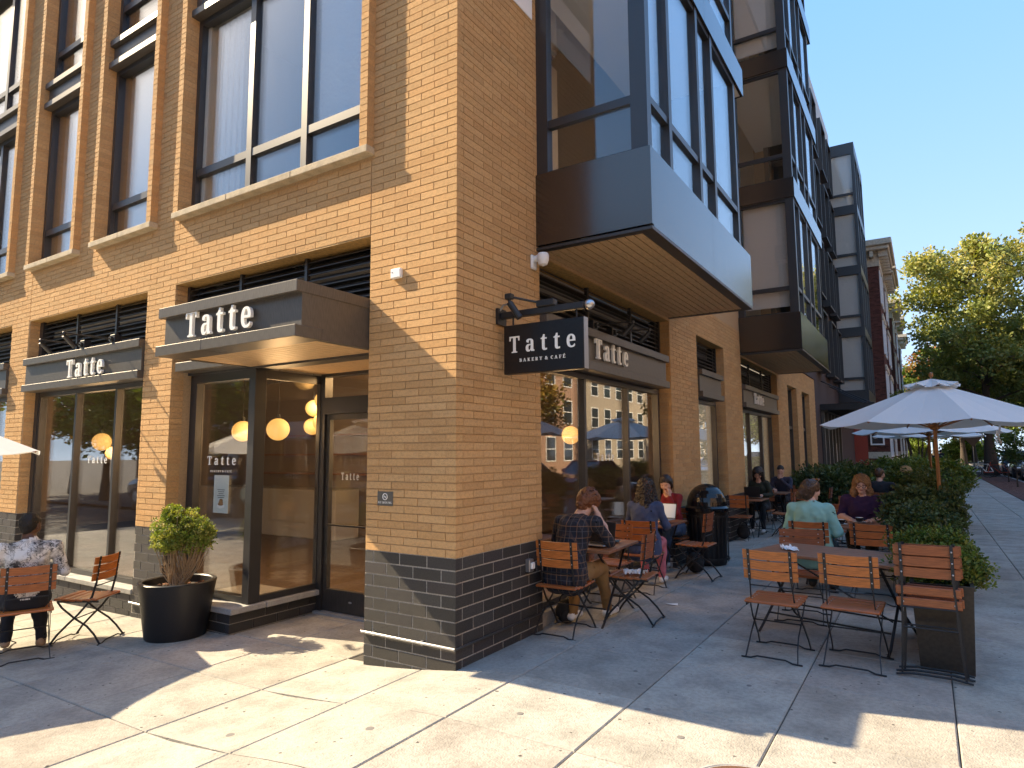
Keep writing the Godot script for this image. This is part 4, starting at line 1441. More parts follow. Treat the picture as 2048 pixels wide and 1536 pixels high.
func folded_chair(x: float, z: float, lean: float, label: String) -> Node3D:
	var t := thing("folded_chair", label, "chair", Vector3(x, 0, z), 0.0, "wooden folding chairs of the cafe")
	var R := Transform3D(Basis(Vector3.RIGHT, -lean), Vector3.ZERO)
	for k in 3:
		part("back_slat", chair_part("slat", 2), M.chair_wood, t, R * Transform3D(Basis.IDENTITY, Vector3(0, 0.765 + k * 0.083, -0.03)))
	for k in 2:
		part("seat_slat", chair_part("seat_slat", 2), M.chair_wood, t, R * Transform3D(Basis(Vector3.RIGHT, PI / 2), Vector3(0, 0.545 + k * 0.085, -0.005)))
	for s in [-1.0, 1.0]:
		var b := bld(R)
		b.bar(Vector3(s * 0.165, 0.98, 0.008), Vector3(s * 0.165, 0.70, 0.008), 0.022, 0.006)
		b.bar(Vector3(s * 0.165, 0.70, 0.008), Vector3(s * 0.18, 0.35, 0.012), 0.014, 0.007)
		b.bar(Vector3(s * 0.18, 0.35, 0.012), Vector3(s * 0.20, 0.012, 0.012), 0.014, 0.007)
		put("back_leg", b, M.black_iron, t)
		b = bld(R)
		b.bar(Vector3(s * 0.185, 0.74, -0.03), Vector3(s * 0.17, 0.36, -0.012), 0.014, 0.007)
		b.bar(Vector3(s * 0.17, 0.36, -0.012), Vector3(s * 0.20, 0.03, -0.012), 0.014, 0.007)
		put("seat_leg", b, M.black_iron, t)
	for q in [[0.012, 0.012], [0.03, -0.02]]:
		var b := bld(R)
		b.tube([Vector3(-0.24, q[0], q[1]), Vector3(-0.12, q[0] + 0.018, q[1]), Vector3(0.12, q[0] + 0.018, q[1]), Vector3(0.24, q[0], q[1])], 0.008, 6)
		put("foot_bar", b, M.black_iron, t)
	var b := bld(R)
	for q in [0.51, 0.36]:
		b = bld(R)
		b.tube([Vector3(-0.18, q, 0.01), Vector3(0.18, q, 0.01)], 0.007, 6)
		put("cross_bar", b, M.black_iron, t)
	b = bld(R)
	for k in 3:
		for s in [-1.0, 1.0]: b.ball(Vector3(s * 0.165, 0.765 + k * 0.083, 0.012), Vector3(0.007, 0.007, 0.004), 4, 6)
	for k in 2:
		for s in [-1.0, 1.0]: b.ball(Vector3(s * 0.165, 0.545 + k * 0.072, 0.008), Vector3(0.007, 0.007, 0.004), 4, 6)
	put("bolts", b, M.steel, t)
	return t
func table(x: float, z: float, lx: float, lz: float, turn: float, label: String) -> Node3D:
	var t := thing("wooden_table", label, "table", Vector3(x, gh(x), z), turn, "wooden cafe tables")
	var n := int(round(lz / 0.115))
	var w := lz / n
	for k in n:
		var b := bld()
		b.rbox(Vector3(-lx / 2, 0.715, -lz / 2 + k * w + 0.0015), Vector3(lx / 2, 0.742, -lz / 2 + (k + 1) * w - 0.0015), 0.004)
		put("plank", b, M.table_wood, t)
	for s in [-1.0, 1.0]:
		var b := bld()
		var xx: float = s * (lx / 2 - 0.13)
		b.bar(Vector3(xx, 0.70, -lz / 2 + 0.06), Vector3(xx, 0.70, lz / 2 - 0.06), 0.02, 0.02)
		put("top_rail", b, M.black_iron, t)
		for q in [-1.0, 1.0]:
			b = bld()
			b.bar(Vector3(xx, 0.69, q * (lz / 2 - 0.08)), Vector3(xx + s * 0.02, 0.35, 0.0), 0.022, 0.008)
			b.bar(Vector3(xx + s * 0.02, 0.35, 0.0), Vector3(xx + s * 0.05, 0.05, -q * (lz / 2 - 0.05)), 0.022, 0.008)
			b.bar(Vector3(xx + s * 0.05, 0.05, -q * (lz / 2 - 0.05)), Vector3(xx + s * 0.05, 0.008, -q * (lz / 2 + 0.02)), 0.022, 0.008)
			put("leg", b, M.black_iron, t)
	for q in [-1.0, 1.0]:
		var b := bld()
		b.bar(Vector3(-lx / 2 + 0.10, 0.16, q * (lz / 2 - 0.15)), Vector3(lx / 2 - 0.10, 0.16, q * (lz / 2 - 0.15)), 0.014, 0.014, Vector3(0, 1, 0))
		put("stretcher", b, M.black_iron, t)
	var b := bld()
	b.bar(Vector3(-lx / 2 + 0.13, 0.68, 0.0), Vector3(lx / 2 - 0.16, 0.20, 0.0), 0.02, 0.01, Vector3(0, 0, 1))
	put("brace", b, M.black_iron, t)
	return t
func cup(x: float, y: float, z: float, label: String) -> void:
	var t := thing("coffee_cup", label, "cup", Vector3(x, y, z), 0.0, "coffee cups on the far table")
	var b := bld()
	b.lathe([Vector2(0, 0.0), Vector2(0.045, 0.0), Vector2(0.078, 0.012), Vector2(0.08, 0.016), Vector2(0.04, 0.008), Vector2(0, 0.008)], 20)
	put("saucer", b, M.ceramic_white, t)
	b = bld()
	b.lathe([Vector2(0.0, 0.010), Vector2(0.026, 0.010), Vector2(0.042, 0.03), Vector2(0.048, 0.068)], 18)
	var q := []
	for k in 9: q.append(Vector3(0.045 + 0.022 * sin(PI * k / 8.0), 0.06 - 0.036 * k / 8.0, 0))
	b.tube(q, 0.005, 6)
	put("cup", b, M.ceramic_black, t)
	b = bld()
	b.lathe([Vector2(0.048, 0.068), Vector2(0.045, 0.069), Vector2(0.043, 0.06), Vector2(0, 0.06)], 18)
	put("milk_foam", b, M.ceramic_white, t)
func laptop(x: float, y: float, z: float, turn: float, label: String, open := 1.9, off := false) -> void:
	# user sits on local +z side, screen lid at local -z
	var t := thing("laptop", label, "laptop", Vector3(x, y, z), turn, "laptops on the tables")
	var b := bld()
	b.rbox(Vector3(-0.155, 0.0, -0.11), Vector3(0.155, 0.014, 0.11), 0.004)
	put("base", b, M.grey_alu, t)
	b = bld()
	b.box(Vector3(-0.14, 0.0142, -0.08), Vector3(0.14, 0.0155, 0.03))
	put("keyboard", b, M.dark_plastic, t)
	var F := Transform3D(Basis(Vector3.RIGHT, open - PI / 2 - 0.0), Vector3(0, 0.012, -0.11))
	F = Transform3D(Basis(Vector3.RIGHT, -(open - PI / 2)), Vector3(0, 0.012, -0.11))
	b = bld(F)
	b.rbox(Vector3(-0.155, 0.0, -0.008), Vector3(0.155, 0.215, 0.0), 0.003)
	put("lid", b, M.dark_plastic, t)
	b = bld(F)
	b.box(Vector3(-0.145, 0.012, 0.0002), Vector3(0.145, 0.205, 0.0015))
	put("screen", b, M.dark_plastic if off else M.screen, t)
func crumpled(x: float, y: float, z: float, r: float, label: String) -> void:
	var t := thing("crumpled_napkin", label, "napkin", Vector3(x, y, z), rng.randf() * 3.0)
	var f := FastNoiseLite.new()
	f.seed = rng.randi() % 1000
	f.frequency = 9.0
	var b := bld()
	var n := 12
	for i in n:
		for k in n:
			var q := []
			for e in [[i, k], [i + 1, k], [i + 1, k + 1], [i, k + 1]]:
				var px: float = (float(e[0]) / n - 0.5) * 2.0 * r
				var pz: float = (float(e[1]) / n - 0.5) * 1.3 * r
				q.append(Vector3(px + f.get_noise_3d(px, pz, 5) * r * 0.5, 0.004 + absf(f.get_noise_2d(px * 2, pz * 2)) * r * 0.9, pz + f.get_noise_3d(px, pz, 9) * r * 0.5))
			b.trif(q[0], q[1], q[2], Vector3.UP)
			b.trif(q[0], q[2], q[3], Vector3.UP)
	put("paper", b, M.paper, t)

func build_patio() -> void:
	# near table with its chairs
	table(2.50, -2.52, 1.26, 0.80, -0.26, "dark wooden table in front, behind the two orange chairs")
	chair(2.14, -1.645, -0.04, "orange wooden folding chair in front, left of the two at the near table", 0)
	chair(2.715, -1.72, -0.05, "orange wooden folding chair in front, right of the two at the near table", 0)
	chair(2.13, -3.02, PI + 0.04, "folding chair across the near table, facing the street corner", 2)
	folded_chair(3.235, -1.575, 0.06, "folded chair leaning on the bronze planter, front one of the pair")
	folded_chair(3.25, -1.67, 0.05, "folded chair against the bronze planter, behind the front one")
	crumpled(2.12, 0.745, -2.50, 0.09, "crumpled white napkin on the near table")
	# second table with the two women
	table(2.45, -5.25, 1.25, 0.78, 0.0, "wooden table with coffee cups between the two women")
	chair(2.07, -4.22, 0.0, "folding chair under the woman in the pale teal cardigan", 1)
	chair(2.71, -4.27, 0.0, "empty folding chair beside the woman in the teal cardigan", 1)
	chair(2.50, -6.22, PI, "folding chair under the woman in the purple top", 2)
	cup(2.31, 0.742, -5.12, "black coffee cup on white saucer nearer the teal cardigan")
	cup(2.49, 0.742, -5.50, "black coffee cup in front of the woman in purple")
	crumpled(2.86, 0.745, -5.30, 0.10, "white paper at the right end of the table with cups")
	# wall tables
	table(0.27, -2.06, 0.66, 0.92, 0.06, "wooden table by the wall with the plaid shirt man's laptop")
	chair(0.27, -1.37, 0.02, "folding chair under the man in the plaid shirt", 0)
	chair(0.10, -2.83, PI - 0.05, "folding chair across the table from the man in plaid", 1)
	chair(0.69, -2.09, PI / 2 + 0.08, "folding chair turned sideways with paper on its seat", 2)
	crumpled(0.72, gh(0.72) + 0.462, -2.05, 0.10, "white paper napkin on the sideways chair")
	laptop(0.36, 0.742, -1.90, -0.12, "dark open laptop in front of the man in plaid", 1.75, true)
	var ph := thing("phone", "dark phone lying beside the laptop of the man in plaid", "phone", Vector3(0.44, 0.742, -2.24), 0.3)
	var b := bld()
	b.rbox(Vector3(-0.037, 0, -0.075), Vector3(0.037, 0.009, 0.075), 0.004)
	put("case", b, M.dark_plastic, ph)
	b = bld()
	b.box(Vector3(-0.033, 0.0092, -0.07), Vector3(0.033, 0.010, 0.07))
	put("glass", b, mat("phone_glass", lin(0.10, 0.16, 0.18), 0.08), ph)
	chair(0.24, -3.52, 0.05, "folding chair under the woman with long dark curls", 1)
	table(-0.03, -4.72, 0.62, 0.95, 0.0, "wooden wall table with the open silver laptop")
	chair(-0.03, -5.55, PI, "folding chair under the woman in the red sweater", 1)
	laptop(0.10, 0.742, -4.62, -0.12, "open silver laptop on the wall table between the curly haired and red sweater guests", 1.85)
	chair(0.60, -4.60, PI / 2 - 0.02, "empty folding chair beside the domed bin", 2)
	bag(0.45, -4.95, "black backpack on the ground beside the bin", 0.17)
	bag(0.10, -1.72, "black backpack under the man in plaid's chair", 0.14)
	# bin
	var t := thing("litter_bin", "black domed litter bin with bag standing by the wall", "bin", Vector3(0.40, 0.0, -5.80))
	b = bld()
	b.lathe([Vector2(0.0, 0.0), Vector2(0.25, 0.0), Vector2(0.27, 0.03), Vector2(0.285, 0.80), Vector2(0.0, 0.80)], 28)
	put("body", b, M.black_plastic, t)
	b = bld()
	var prof := [Vector2(0.325, 0.79), Vector2(0.33, 0.84), Vector2(0.31, 0.86)]
	for k in 9: prof.append(Vector2(0.30 * cos(PI / 2 * k / 8.0), 0.87 + 0.33 * sin(PI / 2 * k / 8.0)))
	b.lathe(prof, 28)
	put("dome_lid", b, mat("gloss_black", lin(0.012, 0.012, 0.013), 0.12), t)
	b = bld()
	for k in 24:
		var a := TAU * k / 24.0
		b.bar(Vector3(cos(a) * 0.295, 0.05, sin(a) * 0.295), Vector3(cos(a) * 0.305, 0.74, sin(a) * 0.305), 0.018, 0.006, Vector3(-sin(a), 0, cos(a)))
	put("slats", b, M.black_iron, t)
	for y in [0.08, 0.70]:
		b = bld()
		b.lathe([Vector2(0.298, y), Vector2(0.312, y), Vector2(0.312, y + 0.03), Vector2(0.298, y + 0.03)], 24)
		put("hoop", b, M.black_iron, t)
	# farther wall tables
	table(0.15, -9.75, 0.62, 0.80, 0.0, "wooden table with dark laptop by the third shop window")
	chair(0.13, -8.95, 0.03, "folding chair by the wall before the woman in the dark green coat", 1, false)
	chair(0.25, -10.55, PI, "folding chair under the woman in the dark green coat", 2, false)
	laptop(0.22, 0.742, -9.85, PI, "dark laptop before the woman in the green coat", 1.8)
	var bt := thing("water_bottle", "white water bottle standing on the far wall table", "bottle", Vector3(-0.10, 0.742, -9.62))
	b = bld()
	b.lathe([Vector2(0, 0), Vector2(0.036, 0), Vector2(0.037, 0.17), Vector2(0.025, 0.20), Vector2(0.024, 0.205), Vector2(0.028, 0.207), Vector2(0.028, 0.24), Vector2(0, 0.245)], 16)
	put("body", b, M.ceramic_white, bt)
	b = bld()
	b.lathe([Vector2(0.0285, 0.208), Vector2(0.0295, 0.21), Vector2(0.0295, 0.238), Vector2(0.0, 0.248)], 14)
	put("cap", b, M.white_paint, bt)
	bag(0.16, -9.10, "black bag under the chair by the third shop window", 0.16)
	table(0.20, -12.1, 0.62, 0.80, 0.0, "farthest wooden table by the wall, behind the dark green coat")
	chair(0.30, -12.9, PI, "folding chair under the person in the dark vest", 2, false)
	chair(0.85, -9.75, PI / 2, "folding chair side on at the table with the dark laptop", 2, false)
	chair(0.95, -11.2, 0.0, "folding chair left of the dark shrubs, nearest of the far three", 2, false)
	chair(1.25, -12.1, PI / 2, "folding chair left of the dark shrubs, turned to the wall", 2, false)
	table(2.35, -8.05, 1.2, 0.72, 0.0, "wooden table behind the woman in purple")
	chair(2.05, -7.22, 0.0, "folding chair back to back with the woman in purple, left one", 2, false)
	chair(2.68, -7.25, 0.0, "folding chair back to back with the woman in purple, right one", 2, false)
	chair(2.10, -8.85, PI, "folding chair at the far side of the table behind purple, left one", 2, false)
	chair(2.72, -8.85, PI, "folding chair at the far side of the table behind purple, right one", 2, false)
	table(2.45, -11.4, 1.2, 0.72, 0.0, "farthest wooden table where the couple sits")
	chair(2.45, -10.6, 0.0, "folding chair under the man of the far couple", 2, false)
	chair(2.90, -12.1, PI, "folding chair under the blonde woman of the far couple", 2, false)
	# left terrace
	chair(-4.08, 1.40, PI / 2 - 0.35, "brown folding chair under the man in the black and white shirt", 3)
	chair(-4.20, 0.78, 2.15, "sunlit orange folding chair before the left shop window", 0)
	table(-4.95, 1.62, 0.66, 0.72, 0.2, "wooden table at the left edge in front of the seated man")
	# umbrellas
	umbrella(3.41, -6.40, 1.45, 2.06, 2.62, 0.25, 0.0, "white market umbrella on a wooden pole nearest the right planters", true)
	umbrella(3.36, -12.6, 1.50, 2.08, 2.60, 0.1, 0.0, "white market umbrella behind the nearest right one", true)
	umbrella(3.36, -18.6, 1.50, 2.10, 2.62, 0.3, 0.0, "farthest white market umbrella along the right planters", false)
	umbrella(-5.60, 2.27, 1.50, 1.74, 2.34, 0.0, -0.33, "white market umbrella at the left edge before the cafe", false)
func bag(x: float, z: float, label: String, r: float) -> void:
	var t := thing("backpack", label, "bag", Vector3(x, gh(x), z), rng.randf() * 2.0)
	var b := bld()
	b.ball(Vector3(0, r * 0.85, 0), Vector3(r * 0.8, r * 0.85, r * 0.55), 10, 14)
	put("body", b, mat("bag_black", lin(0.012, 0.012, 0.013), 0.8, {"tex": T.cloth, "tri": 4.0}), t)
	b = bld()
	b.ball(Vector3(0, r * 0.6, r * 0.45), Vector3(r * 0.55, r * 0.5, r * 0.2), 8, 12)
	put("pocket", b, M.bag_black, t)
	b = bld()
	var q := []
	for k in 11: q.append(Vector3(cos(PI * k / 10.0) * r * 0.45, r * 1.55 + sin(PI * k / 10.0) * r * 0.5, -r * 0.1))
	b.tube(q, r * 0.05, 6)
	put("strap", b, M.bag_black, t)
func umbrella(x: float, z: float, r: float, ye: float, yt: float, turn: float, ground: float, label: String, ties: bool) -> void:
	var t := thing("market_umbrella", label, "umbrella", Vector3(x, ground, z), turn, "white market umbrellas")
	ye -= ground; yt -= ground
	var n := 8
	var rows := 6
	for k in n:
		var b := bld()
		var a0 := TAU * k / n; var a1 := TAU * (k + 1) / n
		for i in rows:
			for m in 4:
				var q := []
				for e in [[i, m], [i + 1, m], [i + 1, m + 1], [i, m + 1]]:
					var f: float = 0.10 + 0.90 * e[0] / rows
					var g: float = e[1] / 4.0
					var p0 := Vector3(cos(a0), 0, sin(a0)) * r * f; var p1 := Vector3(cos(a1), 0, sin(a1)) * r * f
					var p := p0.lerp(p1, g)
					p.y = lerpf(yt, ye, pow(f, 1.06)) - 0.05 * sin(PI * g) * f
					q.append(p)
				b.trif(q[0], q[1], q[2], Vector3.UP)
				b.trif(q[0], q[2], q[3], Vector3.UP)
		put("canopy_panel", b, M.canvas, t)
	var v := bld()    # wind vent cap
	for k in n:
		var a0 := TAU * k / n; var a1 := TAU * (k + 1) / n
		for i in 3:
			for m in 3:
				var q := []
				for e in [[i, m], [i + 1, m], [i + 1, m + 1], [i, m + 1]]:
					var f: float = 0.24 * e[0] / 3.0
					var g: float = e[1] / 3.0
					var p := (Vector3(cos(a0), 0, sin(a0)) * r * f).lerp(Vector3(cos(a1), 0, sin(a1)) * r * f, g)
					p.y = yt + 0.06 - f * 0.36 - 0.05 * sin(PI * g) * f / 0.24 + (0.015 * sin(k * 2.3 + m) if e[0] == 3 else 0.0)
					q.append(p)
				if i > 0: v.trif(q[0], q[1], q[2], Vector3.UP)
				v.trif(q[0], q[2], q[3], Vector3.UP) if i > 0 else v.trif(q[0], q[1], q[2], Vector3.UP)
	put("vent_cap", v, M.canvas, t)
	var b := bld()
	b.tube([Vector3(0, 0.0, 0), Vector3(0, yt + 0.05, 0)], 0.024, 12)
	put("pole", b, M.pole_wood, t)
	b = bld()
	b.ball(Vector3(0, yt + 0.11, 0), Vector3(0.03, 0.04, 0.03), 8, 10)
	put("finial", b, M.pole_wood, t)
	b = bld()
	b.lathe([Vector2(0.024, ye - 0.10), Vector2(0.06, ye - 0.08), Vector2(0.06, ye - 0.03), Vector2(0.024, ye)], 12)
	put("hub", b, M.pole_wood, t)
	for k in n:
		var a := TAU * k / n
		b = bld()
		var d := Vector3(cos(a), 0, sin(a))
		b.bar(d * 0.02 + Vector3(0, yt - 0.02, 0), d * (r - 0.02) + Vector3(0, ye - 0.012, 0), 0.014, 0.02, d.cross(Vector3.UP))
		b.bar(d * 0.05 + Vector3(0, ye - 0.06, 0), d * r * 0.56 + Vector3(0, lerpf(yt, ye, 0.56) - 0.03, 0), 0.014, 0.018, d.cross(Vector3.UP))
		put("rib", b, M.pole_wood, t)
	if ties:
		for k in [0, 1, 7]:
			var a: float = TAU * k / n + 0.05
			var d := Vector3(cos(a), 0, sin(a)) * (r + 0.004)
			b = bld()
			var p := []
			for i in 6: p.append(d + Vector3(0.015 * sin(i * 1.3 + k), ye - 0.01 - i * 0.055, 0.012 * cos(i * 1.1 + k)))
			for i in 5: b.bar(p[i], p[i + 1], 0.028, 0.002, Vector3(-sin(a), 0, cos(a)))
			put("tie", b, M.canvas, t)

# ---------------------------------------------------------------- plants
var tufts := {}
func tuft(size: float, leaves: int, fat: float, spread: float) -> Mesh:
	var key := "%s_%s_%s_%s" % [size, leaves, fat, spread]
	if tufts.has(key): return tufts[key]
	var b := bld()
	for k in leaves:
		var d := Vector3(rng.randf_range(-1, 1), rng.randf_range(-0.35, 1), rng.randf_range(-1, 1)).normalized()
		var p := d * spread * rng.randf_range(0.1, 1.0)
		var s := d.cross(Vector3(rng.randf_range(-1, 1), rng.randf_range(-1, 1), rng.randf_range(-1, 1))).normalized()
		var l := size * rng.randf_range(0.7, 1.2)
		var w := l * fat
		var up := d.cross(s) * l * 0.12
		var t := rng.randf_range(0.72, 1.25)
		b.col = Color(t, t, t * 0.95)
		var nn := s.cross(d)
		var mid := p + d * l * 0.5 + up
		b.trif(p, mid - s * w, mid + s * w, nn)
		b.trif(mid - s * w, p + d * l, mid + s * w, nn)
	tufts[key] = b.mesh()
	return tufts[key]
func leaves(called: String, mesh: Mesh, pts: Array, cols: Array, sc: Vector2, parent: Node3D) -> void:
	var src := mesh.surface_get_arrays(0)
	var tv: PackedVector3Array = src[Mesh.ARRAY_VERTEX]
	var tn: PackedVector3Array = src[Mesh.ARRAY_NORMAL]
	var v := PackedVector3Array()
	var n := PackedVector3Array()
	var c := PackedColorArray()
	var one := PackedColorArray()
	one.resize(tv.size())
	for i in pts.size():
		var rot := Basis.from_euler(Vector3(rng.randf_range(-0.6, 0.6), rng.randf() * TAU, rng.randf_range(-0.6, 0.6)))
		var k := rng.randf_range(sc.x, sc.y)
		v.append_array(Transform3D(rot.scaled(Vector3(k, k, k)), pts[i]) * tv)
		n.append_array(Transform3D(rot, Vector3.ZERO) * tn)
		one.fill(cols[i])
		c.append_array(one)
	var a := []
	a.resize(Mesh.ARRAY_MAX)
	a[Mesh.ARRAY_VERTEX] = v
	a[Mesh.ARRAY_NORMAL] = n
	a[Mesh.ARRAY_COLOR] = c
	var m := ArrayMesh.new()
	m.add_surface_from_arrays(Mesh.PRIMITIVE_TRIANGLES, a)
	part(called, m, M.leaf, parent)
func vary(c: Color, k: float) -> Color:
	var t := rng.randf_range(1.0 - k, 1.0 + k)
	return Color(c.r * t * rng.randf_range(0.9, 1.1), c.g * t, c.b * t * rng.randf_range(0.85, 1.15))
func shrub(x: float, y: float, z: float, r: Vector3, n: int, size: float, cols: Array, label: String, called := "shrub", group := "") -> void:
	var t := thing(called, label, "shrub", Vector3(x, y, z), rng.randf() * TAU, group)
	var f := FastNoiseLite.new()
	f.seed = rng.randi() % 9999
	f.frequency = 1.7
	var pts := []
	var cl := []
	for i in n:
		var d := Vector3(rng.randf_range(-1, 1), rng.randf_range(-0.75, 1), rng.randf_range(-1, 1)).normalized()
		var k := (0.72 + 0.55 * f.get_noise_3dv(d * 2.0) + 0.18) * pow(rng.randf_range(0.28, 1.0), 0.33)
		pts.append(Vector3(d.x * r.x * k, r.y * (0.75 + d.y * k * 0.95), d.z * r.z * k))
		cl.append(vary(cols[rng.randi() % cols.size()], 0.3))
	leaves("foliage", tuft(size, 9, 0.28, size * 0.9), pts, cl, Vector2(0.7, 1.3), t)
	var b := bld()
	for i in 9:
		var a := rng.randf() * TAU
		b.tube([Vector3(cos(a) * 0.04, -0.05, sin(a) * 0.04), Vector3(cos(a) * r.x * 0.25, r.y * 0.5, sin(a) * r.z * 0.25), Vector3(cos(a) * r.x * 0.5, r.y * 1.1, sin(a) * r.z * 0.5)], [0.012, 0.008, 0.004], 5)
	put("stems", b, M.twig, t)
func tree(x: float, z: float, h: float, cr: float, base: float, n: int, cols: Array, label: String, tr := 0.22, leaf := 0.16, ground := 0.0, group := "street trees", stems := 1) -> void:
	var t := thing("street_tree", label, "tree", Vector3(x, ground, z), rng.randf() * TAU, group)
	var tips := []
	var b := bld()
	for s in stems:
		var lean := Vector3.ZERO if stems == 1 else Vector3(cos(TAU * s / stems), 0, sin(TAU * s / stems)) * 0.18 * h
		var off := Vector3.ZERO if stems == 1 else lean.normalized() * 0.12
		var p := []
		var rr := []
		for k in 7:
			var f := k / 6.0
			p.append(off + Vector3(rng.randf_range(-0.12, 0.12) * f * cr * 0.3, h * 0.88 * f, rng.randf_range(-0.12, 0.12) * f * cr * 0.3) + lean * f)
			rr.append(lerpf(tr, tr * 0.14, pow(f, 0.8)) * (1.35 if k == 0 else 1.0))
		b.tube(p, rr, 10)
		var nb := 26 if stems == 1 else 7
		for k in nb:
			var f := lerpf(base / h + 0.02, 0.93, float(k) / nb) / 0.88
			f = minf(f, 0.98)
			var i := int(f * 6.0)
			var o: Vector3 = p[i].lerp(p[min(i + 1, 6)], f * 6.0 - i)
			var a := k * 2.399 + rng.randf_range(-0.4, 0.4)
			var reach := cr * (0.55 + 0.45 * sin(PI * clampf((o.y - base) / (h - base) * 0.95 + 0.12, 0, 1))) * rng.randf_range(0.75, 1.1)
			var d := Vector3(cos(a), 0, sin(a))
			var q := [o, o + d * reach * 0.35 + Vector3(0, reach * 0.16, 0), o + d * reach * 0.7 + Vector3(0, reach * 0.26, 0), o + d * reach + Vector3(0, reach * 0.30, 0)]
			var r0 := tr * 0.33 * (1.1 - 0.7 * f)
			b.tube(q, [r0, r0 * 0.7, r0 * 0.45, r0 * 0.15], 6)
			for e in 6:
				var g := 0.30 + 0.7 * e / 5.0
				var c0: Vector3 = q[1].lerp(q[3], clampf((g - 0.33) / 0.67, 0, 1))
				var side := d.cross(Vector3.UP) * rng.randf_range(-0.42, 0.42) * reach * (0.45 + 0.3 * g) + Vector3(0, rng.randf_range(-0.1, 0.34) * reach * 0.5, 0)
				b.tube([c0, c0 + side * 0.6, c0 + side], [r0 * 0.3, r0 * 0.2, r0 * 0.08], 4)
				tips.append([c0 + side, reach * 0.20])
				tips.append([c0 + side * 0.5, reach * 0.15])
			tips.append([q[3], reach * 0.18])
	put("trunk", b, M.bark, t)
	var pts := []
	var cl := []
	for i in n:
		var tp: Array = tips[rng.randi() % tips.size()]
		var d: Vector3 = Vector3(rng.randfn(0, 1), rng.randfn(0, 0.7), rng.randfn(0, 1)) * tp[1] * 0.75
		pts.append(tp[0] + d)
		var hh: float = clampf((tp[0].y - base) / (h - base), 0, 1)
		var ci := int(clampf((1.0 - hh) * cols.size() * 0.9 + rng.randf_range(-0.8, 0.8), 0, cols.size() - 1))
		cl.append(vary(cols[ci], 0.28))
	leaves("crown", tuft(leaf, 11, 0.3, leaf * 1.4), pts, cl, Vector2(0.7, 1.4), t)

func planter(z0: float, z1: float, label: String, h := 0.66) -> void:
	var t := thing("planter_box", label, "planter", Vector3(3.325, 0, (z0 + z1) / 2.0), 0.0, "bronze planters along the patio")
	var l := absf(z1 - z0)
	var b := bld()
	var wb := 0.175; var wt := 0.205
	for s in [[1, 0], [-1, 0], [0, 1], [0, -1]]:
		var lb := l / 2 - 0.03; var lt := l / 2
		if s[0] != 0:
			b.quad(Vector3(s[0] * wb, 0, -lb), Vector3(s[0] * wb, 0, lb), Vector3(s[0] * wt, h, lt), Vector3(s[0] * wt, h, -lt), Vector3(s[0], -0.04, 0).normalized())
		else:
			b.quad(Vector3(-wb, 0, s[1] * lb), Vector3(wb, 0, s[1] * lb), Vector3(wt, h, s[1] * lt), Vector3(-wt, h, s[1] * lt), Vector3(0, -0.04, s[1]).normalized())
	put("box", b, M.planter_bronze, t)
	b = bld()
	b.box(Vector3(-wt - 0.005, h - 0.03, -l / 2 - 0.005), Vector3(-wt + 0.02, h, l / 2 + 0.005))
	b.box(Vector3(wt - 0.02, h - 0.03, -l / 2 - 0.005), Vector3(wt + 0.005, h, l / 2 + 0.005))
	b.box(Vector3(-wt + 0.02, h - 0.03, -l / 2 - 0.005), Vector3(wt - 0.02, h, -l / 2 + 0.02))
	b.box(Vector3(-wt + 0.02, h - 0.03, l / 2 - 0.02), Vector3(wt - 0.02, h, l / 2 + 0.005))
	put("rim", b, M.planter_bronze, t)
	b = bld()
	b.box(Vector3(-wt + 0.02, h - 0.08, -l / 2 + 0.02), Vector3(wt - 0.02, h - 0.05, l / 2 - 0.02))
	put("soil", b, M.soil, t)

